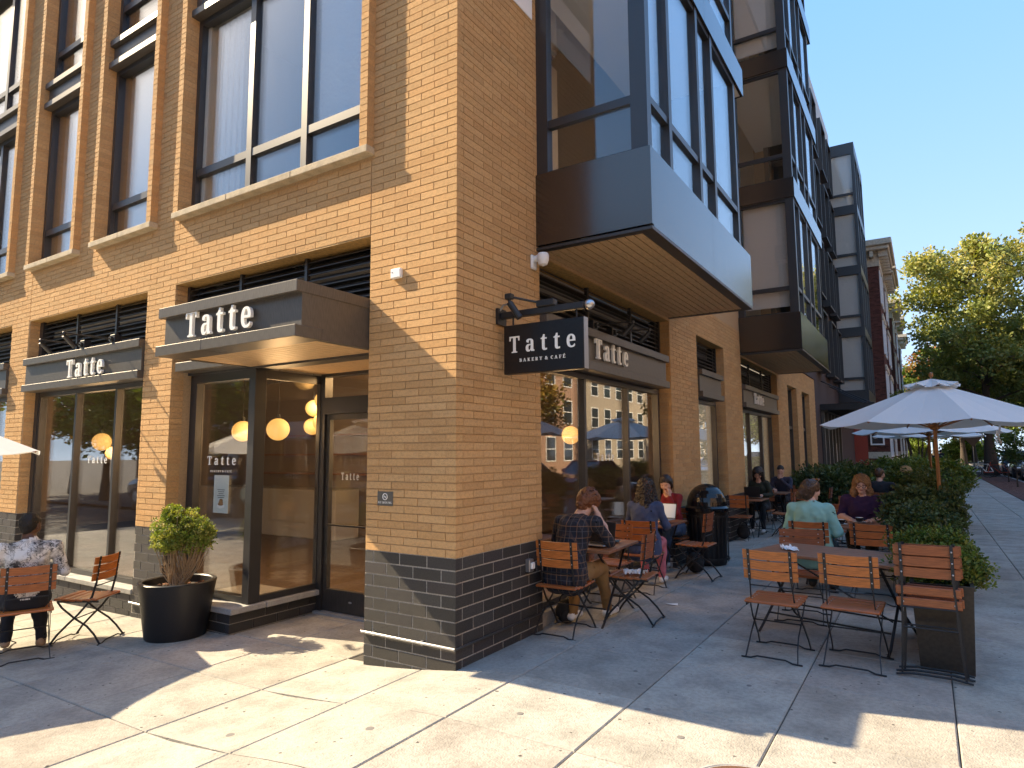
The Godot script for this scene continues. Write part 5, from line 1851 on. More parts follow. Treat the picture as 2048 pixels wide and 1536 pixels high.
func build_plants() -> void:
	# tapered pot with the leggy shrub
	var gy := gh(-3.48)
	var t := thing("plant_pot", "large round black tapered pot beside the entrance", "pot", Vector3(-3.48, gy, 0.26))
	var b := bld()
	b.lathe([Vector2(0.0, 0.0), Vector2(0.285, 0.0), Vector2(0.295, 0.012), Vector2(0.375, 0.555), Vector2(0.378, 0.568), Vector2(0.37, 0.575), Vector2(0.335, 0.575), Vector2(0.325, 0.565), Vector2(0.31, 0.47)], 40)
	put("shell", b, M.black_plastic, t)
	b = bld()
	b.lathe([Vector2(0.318, 0.49), Vector2(0.2, 0.505), Vector2(0.0, 0.51)], 24)
	put("soil", b, M.soil, t)
	b = bld()
	for k in 40:
		var a := rng.randf() * TAU
		var q := rng.randf_range(0.05, 0.27)
		b.col = Color(0.2, 0.09, 0.04) * rng.randf_range(0.6, 1.6)
		b.xf = Transform3D(Basis.from_euler(Vector3(rng.randf(), rng.randf() * 6, rng.randf())), Vector3(cos(a) * q, 0.518, sin(a) * q))
		b.box(Vector3(-0.02, -0.003, -0.012), Vector3(0.02, 0.003, 0.012))
	put("bark_mulch", b, M.pave_brick, t)
	var s := thing("potted_shrub", "leggy light green box shrub with bare stems growing in the black pot", "shrub", Vector3(-3.48, gy + 0.5, 0.26))
	var pts := []
	var cl := []
	var blobs := [[Vector3(-0.10, 0.55, 0.06), 0.21], [Vector3(0.13, 0.52, -0.08), 0.22], [Vector3(0.02, 0.62, 0.0), 0.22], [Vector3(-0.20, 0.46, 0.04), 0.13], [Vector3(0.25, 0.54, -0.10), 0.12], [Vector3(-0.08, 0.74, 0.04), 0.10], [Vector3(0.08, 0.50, 0.14), 0.13], [Vector3(-0.05, 0.48, -0.14), 0.14]]
	b = bld()
	for k in 95:
		var bl: Array = blobs[rng.randi() % blobs.size()]
		var e: Vector3 = bl[0] + Vector3(rng.randfn(0, 0.4), rng.randfn(-0.2, 0.4), rng.randfn(0, 0.4)) * bl[1]
		var a := rng.randf() * TAU
		var o := Vector3(cos(a) * 0.07, 0.0, sin(a) * 0.07)
		var m := o.lerp(e, 0.5) + Vector3(rng.randf_range(-0.03, 0.03) + e.x * 0.15, -0.02, rng.randf_range(-0.03, 0.03) + e.z * 0.15)
		b.tube([o, m, e], [0.006, 0.0042, 0.002], 5, false)
	put("stems", b, M.twig, s)
	for k in 1150:
		var bl: Array = blobs[rng.randi() % blobs.size()]
		var d := Vector3(rng.randfn(0, 1), rng.randfn(0, 1), rng.randfn(0, 1)).normalized()
		pts.append(bl[0] + d * bl[1] * pow(rng.randf_range(0.2, 1.0), 0.4))
		cl.append(vary([Color(0.24, 0.29, 0.055), Color(0.16, 0.22, 0.04), Color(0.36, 0.38, 0.11)][rng.randi() % 3], 0.25))
	leaves("foliage", tuft(0.026, 14, 0.34, 0.026), pts, cl, Vector2(0.8, 1.3), s)
	# planters
	planter(-1.79, -3.05, "bronze planter box nearest the corner, behind the folded chairs")
	planter(-4.0, -5.6, "bronze planter box second from the corner")
	planter(-6.9, -8.6, "bronze planter box beyond the nearest right umbrella")
	planter(-9.6, -11.6, "bronze planter box fourth from the corner")
	planter(-13.4, -15.6, "farthest bronze planter box on the patio edge")
	var light := [Color(0.14, 0.19, 0.035), Color(0.09, 0.14, 0.03), Color(0.2, 0.22, 0.05)]
	var dark := [Color(0.06, 0.09, 0.035), Color(0.08, 0.11, 0.042), Color(0.11, 0.135, 0.05)]
	shrub(3.33, 0.56, -2.12, Vector3(0.18, 0.22, 0.36), 900, 0.032, light, "light green box shrub in the planter nearest the corner")
	shrub(3.28, 0.56, -2.72, Vector3(0.18, 0.26, 0.36), 900, 0.034, light, "yellow green box shrub at the back of the nearest planter")
	shrub(3.22, 0.58, -4.45, Vector3(0.24, 0.30, 0.50), 1100, 0.05, dark, "dark green shrub second along the planters, front half")
	shrub(3.22, 0.58, -5.3, Vector3(0.24, 0.38, 0.50), 1200, 0.055, dark, "tall dark green shrub to the right of the woman in purple")
	shrub(3.22, 0.58, -7.3, Vector3(0.24, 0.42, 0.55), 1100, 0.06, dark, "dark shrub just behind the umbrella pole")
	shrub(3.22, 0.58, -8.2, Vector3(0.24, 0.40, 0.55), 1000, 0.06, dark, "dark shrub beyond the umbrella pole")
	shrub(3.22, 0.58, -10.1, Vector3(0.24, 0.42, 0.7), 900, 0.07, dark, "dark shrub near the far couple, front one")
	shrub(3.22, 0.58, -11.1, Vector3(0.24, 0.44, 0.7), 900, 0.07, dark + light, "mixed green shrub near the far couple, back one")
	shrub(3.25, 0.58, -14.5, Vector3(0.5, 0.50, 1.1), 900, 0.09, light, "pale green shrub in the farthest planter")
	# shrubs by the wall behind the cafe tables
	for q in [[0.75, -15.6, 0.62, 0.70, 1.0, "dark shrub by the wall, nearest the third shop sign"], [1.05, -17.2, 0.7, 0.72, 1.1, "dark shrub by the wall, in the middle"], [1.25, -19.4, 0.8, 0.75, 1.2, "dark shrub by the wall, farthest of the three"]]:
		shrub(q[0], 0.0, q[1], Vector3(q[2], q[3], q[4]), 1300, 0.11, dark, q[5])
	shrub(2.0, 0.0, -23.0, Vector3(1.0, 0.65, 1.2), 900, 0.12, light + dark, "pale ground shrub before the red wall")
	shrub(2.9, 0.0, -29.0, Vector3(1.0, 0.8, 2.0), 1200, 0.13, light, "sunlit pale shrub bed before the row houses")
	# trees
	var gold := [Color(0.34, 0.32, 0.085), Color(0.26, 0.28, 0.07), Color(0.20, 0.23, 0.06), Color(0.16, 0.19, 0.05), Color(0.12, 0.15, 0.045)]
	var green := [Color(0.12, 0.17, 0.035), Color(0.075, 0.12, 0.028), Color(0.05, 0.085, 0.022)]
	var bright := [Color(0.24, 0.31, 0.06), Color(0.17, 0.24, 0.05), Color(0.10, 0.15, 0.035)]
	var rust := [Color(0.30, 0.13, 0.03), Color(0.30, 0.2, 0.04), Color(0.12, 0.13, 0.03)]
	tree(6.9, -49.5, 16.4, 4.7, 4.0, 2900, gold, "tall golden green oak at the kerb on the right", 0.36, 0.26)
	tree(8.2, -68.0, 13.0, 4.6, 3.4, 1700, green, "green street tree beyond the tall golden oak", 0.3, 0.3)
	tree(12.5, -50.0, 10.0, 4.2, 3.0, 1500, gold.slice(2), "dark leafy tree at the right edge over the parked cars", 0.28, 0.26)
	tree(6.9, -86.0, 14.0, 5.5, 3.0, 1600, rust, "rust coloured tree far down the street", 0.3, 0.36)
	tree(4.2, -92.0, 12.0, 5.5, 2.6, 1500, green, "green tree closing the far end of the street", 0.3, 0.36)
	tree(0.5, -104.0, 13.0, 6.0, 2.2, 1300, bright, "left one of the sunlit trees closing the far street", 0.3, 0.4)
	tree(9.0, -108.0, 13.0, 6.0, 2.4, 1300, bright + rust, "middle one of the sunlit trees closing the far street", 0.3, 0.4)
	tree(17.0, -100.0, 13.0, 6.0, 2.4, 1300, rust + bright, "right one of the sunlit trees closing the far street", 0.3, 0.4)
	shrub(1.6, 0.0, -98.0, Vector3(4.0, 1.6, 2.0), 900, 0.35, bright, "broad hedge at the far left end of the pavement")
	shrub(8.5, 0.0, -112.0, Vector3(7.0, 1.8, 2.0), 1100, 0.4, bright + light, "broad hedge at the far end of the street")
	tree(6.7, -33.0, 2.6, 0.45, 1.0, 90, green, "thin young sapling staked by the kerb, nearer one", 0.03, 0.12)
	tree(6.85, -38.5, 2.8, 0.5, 1.0, 100, green, "thin young sapling staked by the kerb, farther one", 0.03, 0.12)
	tree(2.9, -40.0, 5.2, 1.6, 2.2, 520, light + green, "multi stemmed crape myrtle with pale bark before the row houses", 0.07, 0.14, 0.0, "street trees", 5)
	# trees seen only in the shop glass
	tree(-15.6, 8.4, 6.6, 2.7, 1.9, 1500, bright, "street tree reflected in the entrance display window", 0.16, 0.18, -0.4)
	tree(-24.0, 9.8, 8.0, 3.2, 2.2, 1500, bright, "street tree reflected in the left shop window", 0.2, 0.2, -0.5)
	tree(-30.5, 11.6, 9.0, 3.6, 2.2, 1400, bright, "second street tree reflected in the left shop window", 0.2, 0.22, -0.5)
	tree(-38.0, 13.5, 10.0, 4.2, 2.4, 1300, bright + rust, "street tree at the left end of the front street", 0.2, 0.24, -0.5)
	tree(18.6, -9.0, 8.5, 3.0, 2.2, 1500, rust, "rust coloured tree across the side street, reflected in the shop glass", 0.18, 0.22)
	tree(18.6, -20.0, 9.5, 3.2, 2.2, 1500, green, "green tree across the side street, reflected in the shop glass", 0.18, 0.22)
	tree(18.6, -31.0, 9.0, 3.2, 2.2, 1300, rust, "autumn tree farther across the side street", 0.18, 0.24)

# ---------------------------------------------------------------- houses
func panel_window(F: Transform3D, u: float, v: float, w: float, h: float, fm: Material, parent: Node3D, bars := true) -> void:
	var b := bld(F)
	b.box(Vector3(u, v, 0.005), Vector3(u + w, v + h, 0.02))
	var o := put("window", b, M.far_glass, parent)
	b = bld(F)
	var t := 0.08
	b.box(Vector3(u - t, v - t, 0.005), Vector3(u, v + h + t, 0.06))
	b.box(Vector3(u + w, v - t, 0.005), Vector3(u + w + t, v + h + t, 0.06))
	b.box(Vector3(u, v + h, 0.005), Vector3(u + w, v + h + t, 0.06))
	b.box(Vector3(u, v - t, 0.005), Vector3(u + w, v, 0.06))
	if bars: b.box(Vector3(u, v + h * 0.5 - 0.03, 0.021), Vector3(u + w, v + h * 0.5 + 0.03, 0.05))
	put("window_frame", b, fm, o)
func build_neighbours() -> void:
	# row houses with projecting fronts and cornices
	var zs := [[-36.4, -40.2, 13.0], [-42.3, -46.2, 13.0], [-53.4, -57.2, 13.0], [-61.0, -64.8, 13.0], [-71.4, -75.2, 13.0]]
	var names := ["nearest red brick row house with cream cornice and red painted side", "second red brick row house along the side street", "third red brick row house along the side street", "fourth red brick row house along the side street", "farthest red brick row house along the side street"]
	var ends := [-36.4, -41.2, -52.4, -60.0, -70.4, -80.0]
	for k in 5:
		var h := thing("row_house", names[k], "house", Vector3.ZERO, 0.0, "red brick row houses")
		var q: Array = zs[k]
		var b := bld()
		b.col = Color(0.19, 0.075, 0.055)
		b.box(Vector3(-9, -0.5, q[1]), Vector3(1.65, 12.2, q[0]))
		b.box(Vector3(-9, -0.5, ends[k + 1]), Vector3(0.7, 12.2, q[1]))
		if ends[k] > q[0]: b.box(Vector3(-9, -0.5, q[0]), Vector3(0.7, 12.2, ends[k]))
		put("wall", b, M.red_brick, h)
		if k < 2:
			b = bld()
			var y := 0.02
			var r := 0
			while y < 12.1:
				var z: float = q[1] + (0.11 if r % 2 else 0.0)
				while z < q[0] - 0.02:
					var t := rng.randf_range(0.6, 1.3)
					b.col = Color(0.20 * t, 0.075 * t, 0.055 * t)
					b.box(Vector3(1.64, y, z), Vector3(1.662, y + 0.062, minf(z + 0.205, q[0])))
					z += 0.215
				if k == 0:
					var x := 0.62 + (0.11 if r % 2 else 0.0)
					while x < 1.63:
						var t := rng.randf_range(0.6, 1.3)
						b.col = Color(0.20 * t, 0.075 * t, 0.055 * t)
						b.box(Vector3(x, y, q[0] - 0.01), Vector3(minf(x + 0.205, 1.638), y + 0.062, q[0] + 0.012))
						x += 0.215
				y += 0.074
				r += 1
			put("brickwork", b, M.red_brick, h).set_meta("kind", "stuff")
		# cornice
		b = bld()
		b.rbox(Vector3(-9, 12.9, q[1] - 0.75), Vector3(2.40, 13.25, q[0] + 0.75), 0.04)
		put("cornice", b, M.cream_trim, h)
		b = bld()
		b.rbox(Vector3(-9, 12.68, q[1] - 0.6), Vector3(2.25, 12.9, q[0] + 0.6), 0.04)
		b.box(Vector3(-9, 11.9, q[1] - 0.05), Vector3(1.72, 12.68, q[0] + 0.05))
		put("frieze", b, M.cream_trim, h)
		for e in 7:
			b = bld()
			var zz: float = lerpf(q[1] - 0.3, q[0] + 0.1, e / 6.0)
			b.box(Vector3(1.721, 12.35, zz), Vector3(2.15, 12.679, zz + 0.18))
			put("bracket", b, M.cream_trim, h)
		for e in 3:
			b = bld()
			b.box(Vector3(0.3 + e * 0.5, 12.35, q[0] + 0.051), Vector3(0.48 + e * 0.5, 12.679, q[0] + 0.5))
			put("bracket", b, M.cream_trim, h)
		var F := Transform3D(FR.basis, Vector3(1.662, 0, 0))
		for fl in 4:
			for e in 2:
				var u: float = -q[0] + 0.55 + e * 1.75
				panel_window(F, u, 1.4 + fl * 2.85, 1.0, 1.75, M.white_paint, h)
				b = bld(F)
				b.rbox(Vector3(u - 0.2, 3.24 + fl * 2.85, 0.0), Vector3(u + 1.2, 3.55 + fl * 2.85, 0.10), 0.02)
				put("lintel", b, M.cream_trim, h)
		b = bld()
		b.box(Vector3(0.62, 1.25, q[0] + 0.013), Vector3(1.70, 1.6, q[0] + 0.05))
		b.box(Vector3(1.663, 1.0, q[1]), Vector3(1.70, 1.24, q[0]))
		put("stone_belt", b, M.cream_trim, h)
		if k == 0:
			b = bld()
			b.box(Vector3(-0.6, -0.3, q[0] + 0.002), Vector3(0.62, 4.2, q[0] + 0.03))
			put("red_wall", b, M.red_paint, h)
			var G := Transform3D(Basis.IDENTITY, Vector3(0, 0, q[0] + 0.013))
			panel_window(G, 0.83, 2.05, 0.52, 0.75, M.white_paint, h, false)
			panel_window(G, 0.80, 0.15, 0.62, 0.80, M.white_paint, h)
	# steel entrance canopy of the corner block
	var c := thing("entrance_canopy", "black steel entrance canopy on tie rods below the third bay", "canopy", Vector3.ZERO)
	var b := bld(FR)
	b.box(Vector3(22.6, 3.20, 0.0), Vector3(28.6, 3.42, 0.12))
	b.box(Vector3(22.6, 3.20, 1.70), Vector3(28.6, 3.42, 1.82))
	b.box(Vector3(22.6, 3.20, 0.12), Vector3(22.72, 3.42, 1.70))
	b.box(Vector3(28.48, 3.20, 0.12), Vector3(28.6, 3.42, 1.70))
	put("frame", b, M.black_iron, c)
	for k in 9:
		b = bld(FR)
		b.box(Vector3(23.2 + k * 0.6, 3.22, 0.12), Vector3(23.26 + k * 0.6, 3.36, 1.70))
		put("rafter", b, M.black_iron, c)
	b = bld(FR)
	b.box(Vector3(22.62, 3.421, 0.02), Vector3(28.58, 3.44, 1.80))
	put("deck", b, M.black_iron, c)
	for k in 3:
		b = bld(FR)
		b.tube([Vector3(23.0 + k * 2.6, 4.35, 0.03), Vector3(23.0 + k * 2.6, 3.44, 1.70)], 0.025, 6)
		put("tie_rod", b, M.black_iron, c)
	var e := thing("lobby_front", "dark glass lobby entrance with white posters under the steel canopy", "entrance", Vector3.ZERO)
	b = bld(FR)
	b.box(Vector3(22.7, 0.0, 0.003), Vector3(28.5, 3.18, 0.02))
	put("glass", b, M.far_glass, e)
	for k in 6:
		b = bld(FR)
		b.box(Vector3(22.7 + k * 1.13, 0.0, 0.021), Vector3(22.85 + k * 1.13, 3.18, 0.12))
		put("post", b, M.fascia_metal, e)
	for k in 3:
		b = bld(FR)
		b.box(Vector3(23.1 + k * 2.0, 0.6, 0.021), Vector3(23.5 + k * 2.0, 2.0, 0.03))
		put("poster", b, M.paper, e)
	# buildings across the streets, mirrored in the glass and lighting the shade
	var far := [[22.5, -6.0, 26.0, 18.0, Color(0.66, 0.40, 0.25), "orange brick building across the side street opposite the corner"], [22.5, -22.0, -6.2, 17.0, Color(0.74, 0.70, 0.62), "pale building across the side street"], [22.5, -48.0, -22.2, 17.5, Color(0.62, 0.38, 0.26), "red brick building across the side street"], [24.5, -95.0, -48.2, 13.0, Color(0.6, 0.5, 0.38), "tan building far across the side street"]]
	for q in far:
		var t := thing("opposite_building", q[5], "building", Vector3.ZERO, 0.0, "buildings across the streets")
		b = bld()
		b.col = q[4]
		b.box(Vector3(q[0], -0.5, q[1]), Vector3(q[0] + 12.0, q[3], q[2]))
		put("wall", b, M.red_brick, t)
		var F := Transform3D(Basis(Vector3(0, 0, 1), Vector3.UP, Vector3(-1, 0, 0)), Vector3(q[0], 0, 0))
		var u: float = q[1] + 1.2
		while u < q[2] - 2.0:
			for fl in int(q[3] / 3.3): panel_window(F, u, 1.0 + fl * 3.2, 1.5, 1.9, M.white_paint, t)
			u += 3.1
		b = bld()
		b.rbox(Vector3(q[0] - 0.35, q[3] - 0.5, q[1]), Vector3(q[0] + 0.2, q[3] + 0.15, q[2]), 0.05)
		put("cornice", b, M.cream_trim, t)
	for q in [[-60.0, -34.0, 13.0, Color(0.42, 0.2, 0.12), "brick building across the front street, left"], [-33.5, -12.0, 15.0, Color(0.45, 0.42, 0.38), "pale building across the front street, middle"], [-11.5, 16.0, 13.0, Color(0.40, 0.22, 0.14), "brick building across the front street behind the viewer"]]:
		var t := thing("opposite_building", q[4], "building", Vector3.ZERO, 0.0, "buildings across the streets")
		b = bld()
		b.col = q[3]
		b.box(Vector3(q[0], -0.6, 31.0), Vector3(q[1], q[2], 43.0))
		put("wall", b, M.red_brick, t)
		var F := Transform3D(Basis(Vector3(-1, 0, 0), Vector3.UP, Vector3(0, 0, -1)), Vector3(0, 0, 31.0))
		var u: float = -q[1] + 1.2
		while u < -q[0] - 2.0:
			for fl in 4: panel_window(F, u, 0.8 + fl * 3.2, 1.5, 1.9, M.white_paint, t)
			u += 3.2
		b = bld()
		b.rbox(Vector3(q[0], q[2] - 0.5, 30.65), Vector3(q[1], q[2] + 0.15, 31.2), 0.05)
		put("cornice", b, M.cream_trim, t)

# ---------------------------------------------------------------- cars and street things
func car(x: float, z: float, turn: float, col: Color, label: String, suv := false) -> void:
	var t := thing("parked_car", label, "car", Vector3(x, -0.13, z), turn, "cars parked along the kerb")
	var paint := mat("paint_%d" % used["parked_car"] if used["parked_car"] > 0 else "paint_first", col, 0.25, {"coat": 1.0, "coat_rough": 0.03, "metal": 0.2})
	var hgt := 1.75 if suv else 1.46
	# side outline stations: length along z, front at -z
	var st := [[-2.25, 0.50, 0.62, 0.70], [-2.1, 0.30, 0.78, 0.82], [-1.5, 0.22, 0.90, 0.88], [-0.75, 0.20, 0.98, 0.90], [0.4, 0.20, 0.98, 0.90], [1.5, 0.22, 0.97, 0.89], [2.1, 0.32, 0.95, 0.84], [2.25, 0.50, 0.86, 0.74]]
	var b := bld()
	for i in st.size() - 1:
		var A: Array = st[i]; var C: Array = st[i + 1]
		var ring := func(s: Array) -> Array:
			var k := 1.12 if suv else 1.0
			var y0: float = s[1]; var y1: float = s[2] * k; var w: float = s[3]
			var p := []
			for e in [[-0.92, 0.0], [-1.0, 0.25], [-1.0, 0.7], [-0.9, 0.95], [-0.75, 1.0], [0.75, 1.0], [0.9, 0.95], [1.0, 0.7], [1.0, 0.25], [0.92, 0.0]]:
				p.append(Vector3(e[0] * w, lerpf(y0, y1, e[1]), s[0]))
			return p
		var P: Array = ring.call(A); var Q: Array = ring.call(C)
		for k in P.size():
			var k2 := (k + 1) % P.size()
			var mid: Vector3 = (P[k] + P[k2] + Q[k]) / 3.0
			b.trif(P[k], P[k2], Q[k2], mid - Vector3(0, 0.6, mid.z))
			b.trif(P[k], Q[k2], Q[k], mid - Vector3(0, 0.6, mid.z))
		if i == 0:
			for k in range(1, P.size() - 1): b.trif(P[0], P[k], P[k + 1], Vector3(0, 0, -1))
		if i == st.size() - 2:
			for k in range(1, Q.size() - 1): b.trif(Q[0], Q[k], Q[k + 1], Vector3(0, 0, 1))
	put("body", b, paint, t)
	var yb := 0.97 * (1.12 if suv else 1.0)
	b = bld()
	var zf := [-0.85, -0.25, 1.15 if not suv else 1.75, 1.75 if not suv else 2.1]
	var lo := [Vector3(-0.80, yb, zf[0]), Vector3(0.80, yb, zf[0]), Vector3(0.80, yb, zf[3]), Vector3(-0.80, yb, zf[3])]
	var hi := [Vector3(-0.62, hgt - 0.04, zf[1]), Vector3(0.62, hgt - 0.04, zf[1]), Vector3(0.62, hgt - 0.05, zf[2]), Vector3(-0.62, hgt - 0.05, zf[2])]
	for k in 4:
		var k2 := (k + 1) % 4
		var o: Vector3 = (lo[k] + lo[k2]) / 2.0 - Vector3(0, 0, 0.45)
		b.trif(lo[k], lo[k2], hi[k2], o); b.trif(lo[k], hi[k2], hi[k], o)
	put("cabin_glass", b, M.far_glass, t)
	b = bld()
	b.rbox(Vector3(-0.63, hgt - 0.05, zf[1] - 0.03), Vector3(0.63, hgt, zf[2] + 0.03), 0.025)
	for k in 4: b.bar(lo[k], hi[k], 0.07, 0.05)
	b.bar(Vector3(-0.78, yb, 0.4), Vector3(-0.63, hgt - 0.04, 0.45), 0.05, 0.06)
	b.bar(Vector3(0.78, yb, 0.4), Vector3(0.63, hgt - 0.04, 0.45), 0.05, 0.06)
	put("roof", b, paint, t)
	for sx in [-1.0, 1.0]:
		for wz in [-1.42, 1.38]:
			var W := Transform3D(Basis(Vector3(0, 0, 1), PI / 2), Vector3(sx * 0.80, 0.33, wz))
			b = bld(W)
			b.lathe([Vector2(0.20, -0.11), Vector2(0.31, -0.11), Vector2(0.335, -0.07), Vector2(0.335, 0.07), Vector2(0.31, 0.11), Vector2(0.20, 0.11)], 20)
			var wheel := put("wheel", b, M.black_iron, t)
			b = bld(W)
			b.lathe([Vector2(0.0, -0.10), Vector2(0.20, -0.09), Vector2(0.20, 0.09), Vector2(0.0, 0.10)], 16)
			put("rim", b, M.grey_alu, wheel)
		b = bld()
		b.ball(Vector3(sx * 0.60, 0.68, -2.16), Vector3(0.17, 0.07, 0.08), 6, 10)
		put("headlight", b, M.ceramic_white, t)
		b = bld()
		b.ball(Vector3(sx * 0.64, 0.80, 2.19), Vector3(0.13, 0.08, 0.06), 6, 10)
		put("taillight", b, M.red_paint, t)
		b = bld()
		b.rbox(Vector3(sx * 0.92 - 0.09, 0.98, -0.62), Vector3(sx * 0.92 + 0.09, 1.12, -0.50), 0.03)
		put("mirror", b, paint, t)
	b = bld()
	b.box(Vector3(-0.55, 0.40, -2.268), Vector3(0.55, 0.56, -2.2))
	put("grille", b, M.dark_plastic, t)
func bicycle(x: float, z: float, turn: float, m: Material, label: String) -> void:
	var t := thing("bicycle", label, "bicycle", Vector3(x, 0, z), turn, "bicycles by the kerb")
	for wz in [-0.52, 0.52]:
		var b := bld()
		var ring := []
		for k in 25: ring.append(Vector3(0, 0.34 + sin(TAU * k / 24.0) * 0.33, wz + cos(TAU * k / 24.0) * 0.33))
		b.tube(ring, 0.02, 6, false)
		for k in 8: b.tube([Vector3(0, 0.34, wz), Vector3(0, 0.34 + sin(TAU * k / 8.0) * 0.32, wz + cos(TAU * k / 8.0) * 0.32)], 0.003, 4, false)
		put("wheel", b, M.black_iron, t)
	var b := bld()
	b.tube([Vector3(0, 0.34, 0.52), Vector3(0, 0.32, 0.05), Vector3(0, 0.82, 0.22), Vector3(0, 0.34, 0.52)], 0.022, 7)
	b.tube([Vector3(0, 0.32, 0.05), Vector3(0, 0.78, -0.38), Vector3(0, 0.78, 0.20)], 0.024, 7)
	b.tube([Vector3(0, 0.34, -0.52), Vector3(0, 0.95, -0.36)], 0.02, 7)
	b.box(Vector3(-0.07, 0.30, -0.75), Vector3(0.07, 0.36, -0.25))
	put("frame", b, m, t)
	b = bld()
	b.tube([Vector3(-0.28, 1.02, -0.28), Vector3(-0.05, 1.0, -0.36), Vector3(0.05, 1.0, -0.36), Vector3(0.28, 1.02, -0.28)], 0.015, 6)
	put("handlebar", b, M.black_iron, t)
	b = bld()
	b.ball(Vector3(0, 0.92, 0.25), Vector3(0.08, 0.035, 0.13), 6, 10)
	b.tube([Vector3(0, 0.8, 0.21), Vector3(0, 0.92, 0.25)], 0.014, 6)
	put("saddle", b, M.black_plastic, t)
func build_street() -> void:
	car(8.65, -41.0, PI, lin(0.72, 0.73, 0.74), "white parked car at the right edge of the street")
	car(8.65, -48.3, PI, lin(0.02, 0.02, 0.025), "black parked car behind the white one")
	car(8.65, -54.5, PI, lin(0.05, 0.12, 0.22), "blue parked car farther down the kerb", true)
	car(8.65, -61.0, PI, lin(0.35, 0.35, 0.36), "silver parked car far down the kerb")
	car(8.75, -9.0, PI, lin(0.02, 0.02, 0.022), "black sport utility car reflected in the side street window", true)
	car(8.75, -15.2, PI, lin(0.6, 0.61, 0.62), "white car reflected in the side street window")
	car(8.75, -21.5, PI, lin(0.25, 0.05, 0.04), "dark red car on the side street before the oak")
	car(-13.0, 8.9, PI / 2, lin(0.35, 0.48, 0.36), "pale green car on the front street, reflected in the left window")
	car(-19.5, 8.9, PI / 2, lin(0.03, 0.03, 0.035), "black car on the front street", true)
	car(-6.5, 9.2, PI / 2, lin(0.5, 0.5, 0.52), "silver car on the front street left of the viewer")
	bicycle(6.35, -46.5, 0.9, M.white_paint, "white bicycle leaning by the big tree")
	bicycle(6.9, -44.5, 1.4, M.red_paint, "red bicycle standing by the kerb")
	var t := thing("road_sign", "dark diamond road sign seen from behind on a thin post", "sign", Vector3(6.6, 0, -62.0), 0.3)
	var b := bld()
	b.tube([Vector3(0, 0, 0), Vector3(0, 3.3, 0)], 0.04, 8)
	put("post", b, M.grey_alu, t)
	b = bld()
	b.prism(PackedVector2Array([Vector2(0, 1.95), Vector2(0.68, 2.65), Vector2(0, 3.35), Vector2(-0.68, 2.65)]), 0.045, 0.06)
	put("plate", b, M.dark_plastic, t)
	for q in [[6.3, -48.6], [7.1, -48.6], [7.1, -50.8], [6.3, -50.8]]:
		pass
	t = thing("tree_guard", "low black iron guard around the big oak trunk", "fence", Vector3(6.5, 0, -49.5))
	for s in [[-0.6, -1.0, 0.6, -1.0], [-0.6, 1.0, 0.6, 1.0], [-0.6, -1.0, -0.6, 1.0], [0.6, -1.0, 0.6, 1.0]]:
		b = bld()
		b.bar(Vector3(s[0], 0.45, s[1]), Vector3(s[2], 0.45, s[3]), 0.04, 0.04, Vector3.UP)
		for k in 7:
			var p := Vector3(s[0], 0, s[1]).lerp(Vector3(s[2], 0, s[3]), k / 6.0)
			b.bar(p, p + Vector3(0, 0.45, 0), 0.02, 0.02)
		put("rail", b, M.black_iron, t)
	# manhole cover and drain caps in the pavement, litter
	t = thing("manhole_cover", "round rusty iron cover in the pavement at the bottom edge", "cover", Vector3(2.43, 0.0, 0.80))
	b = bld()
	b.lathe([Vector2(0.30, 0.001), Vector2(0.30, 0.006), Vector2(0.285, 0.008), Vector2(0.28, 0.004), Vector2(0.0, 0.004)], 40)
	put("rim", b, M.grey_stone, t)
	b = bld()
	b.lathe([Vector2(0.277, 0.003), Vector2(0.27, 0.0065), Vector2(0.0, 0.0065)], 36)
	put("lid", b, mat("rust", lin(0.20, 0.09, 0.045), 0.9, {"tex": T.grit, "tri": 4.0, "nrm": T.pit}), t)
	var dots := [[3.62, -3.02, 0.07, "small round drain cap right of the planter"], [1.63, 0.05, 0.022], [0.25, 1.2, 0.03], [0.95, 0.55, 0.025], [-0.65, 1.55, 0.03], [1.28, -0.62, 0.018], [1.95, 0.35, 0.025], [2.1, -0.75, 0.018]]
	var where := ["", "near the middle of the bottom edge", "left of the bottom centre", "on the sunlit slab below the corner", "on the sunlit slabs before the door", "in the shade right of the corner pier", "in the sun at the bottom middle", "in front of the orange chairs"]
	mat("gum", lin(0.17, 0.16, 0.15), 0.9)
	for i in dots.size():
		var q: Array = dots[i]
		var g := gh(q[0])
		t = thing("drain_cap" if i == 0 else "gum_spot", q[3] if i == 0 else "flat dark gum spot " + where[i], "cap" if i == 0 else "stain", Vector3(q[0], g, q[1]), 0.0, "" if i == 0 else "gum spots on the pavement")
		b = bld()
		b.lathe([Vector2(q[2], 0.0), Vector2(q[2] * 0.85, 0.003), Vector2(0.0, 0.0035)], 14)
		put("disc", b, M.grey_stone if i == 0 else M.gum, t)
	t = thing("paper_scrap", "small white paper scrap on the ground by the sideways chair", "litter", Vector3(0.80, 0.0, -2.9), 0.5)
	b = bld()
	b.trif(Vector3(-0.06, 0.004, -0.03), Vector3(0.07, 0.012, -0.02), Vector3(0.06, 0.004, 0.04), Vector3.UP)
	b.trif(Vector3(-0.06, 0.004, -0.03), Vector3(0.06, 0.004, 0.04), Vector3(-0.05, 0.014, 0.03), Vector3.UP)
	put("sheet", b, M.paper, t)

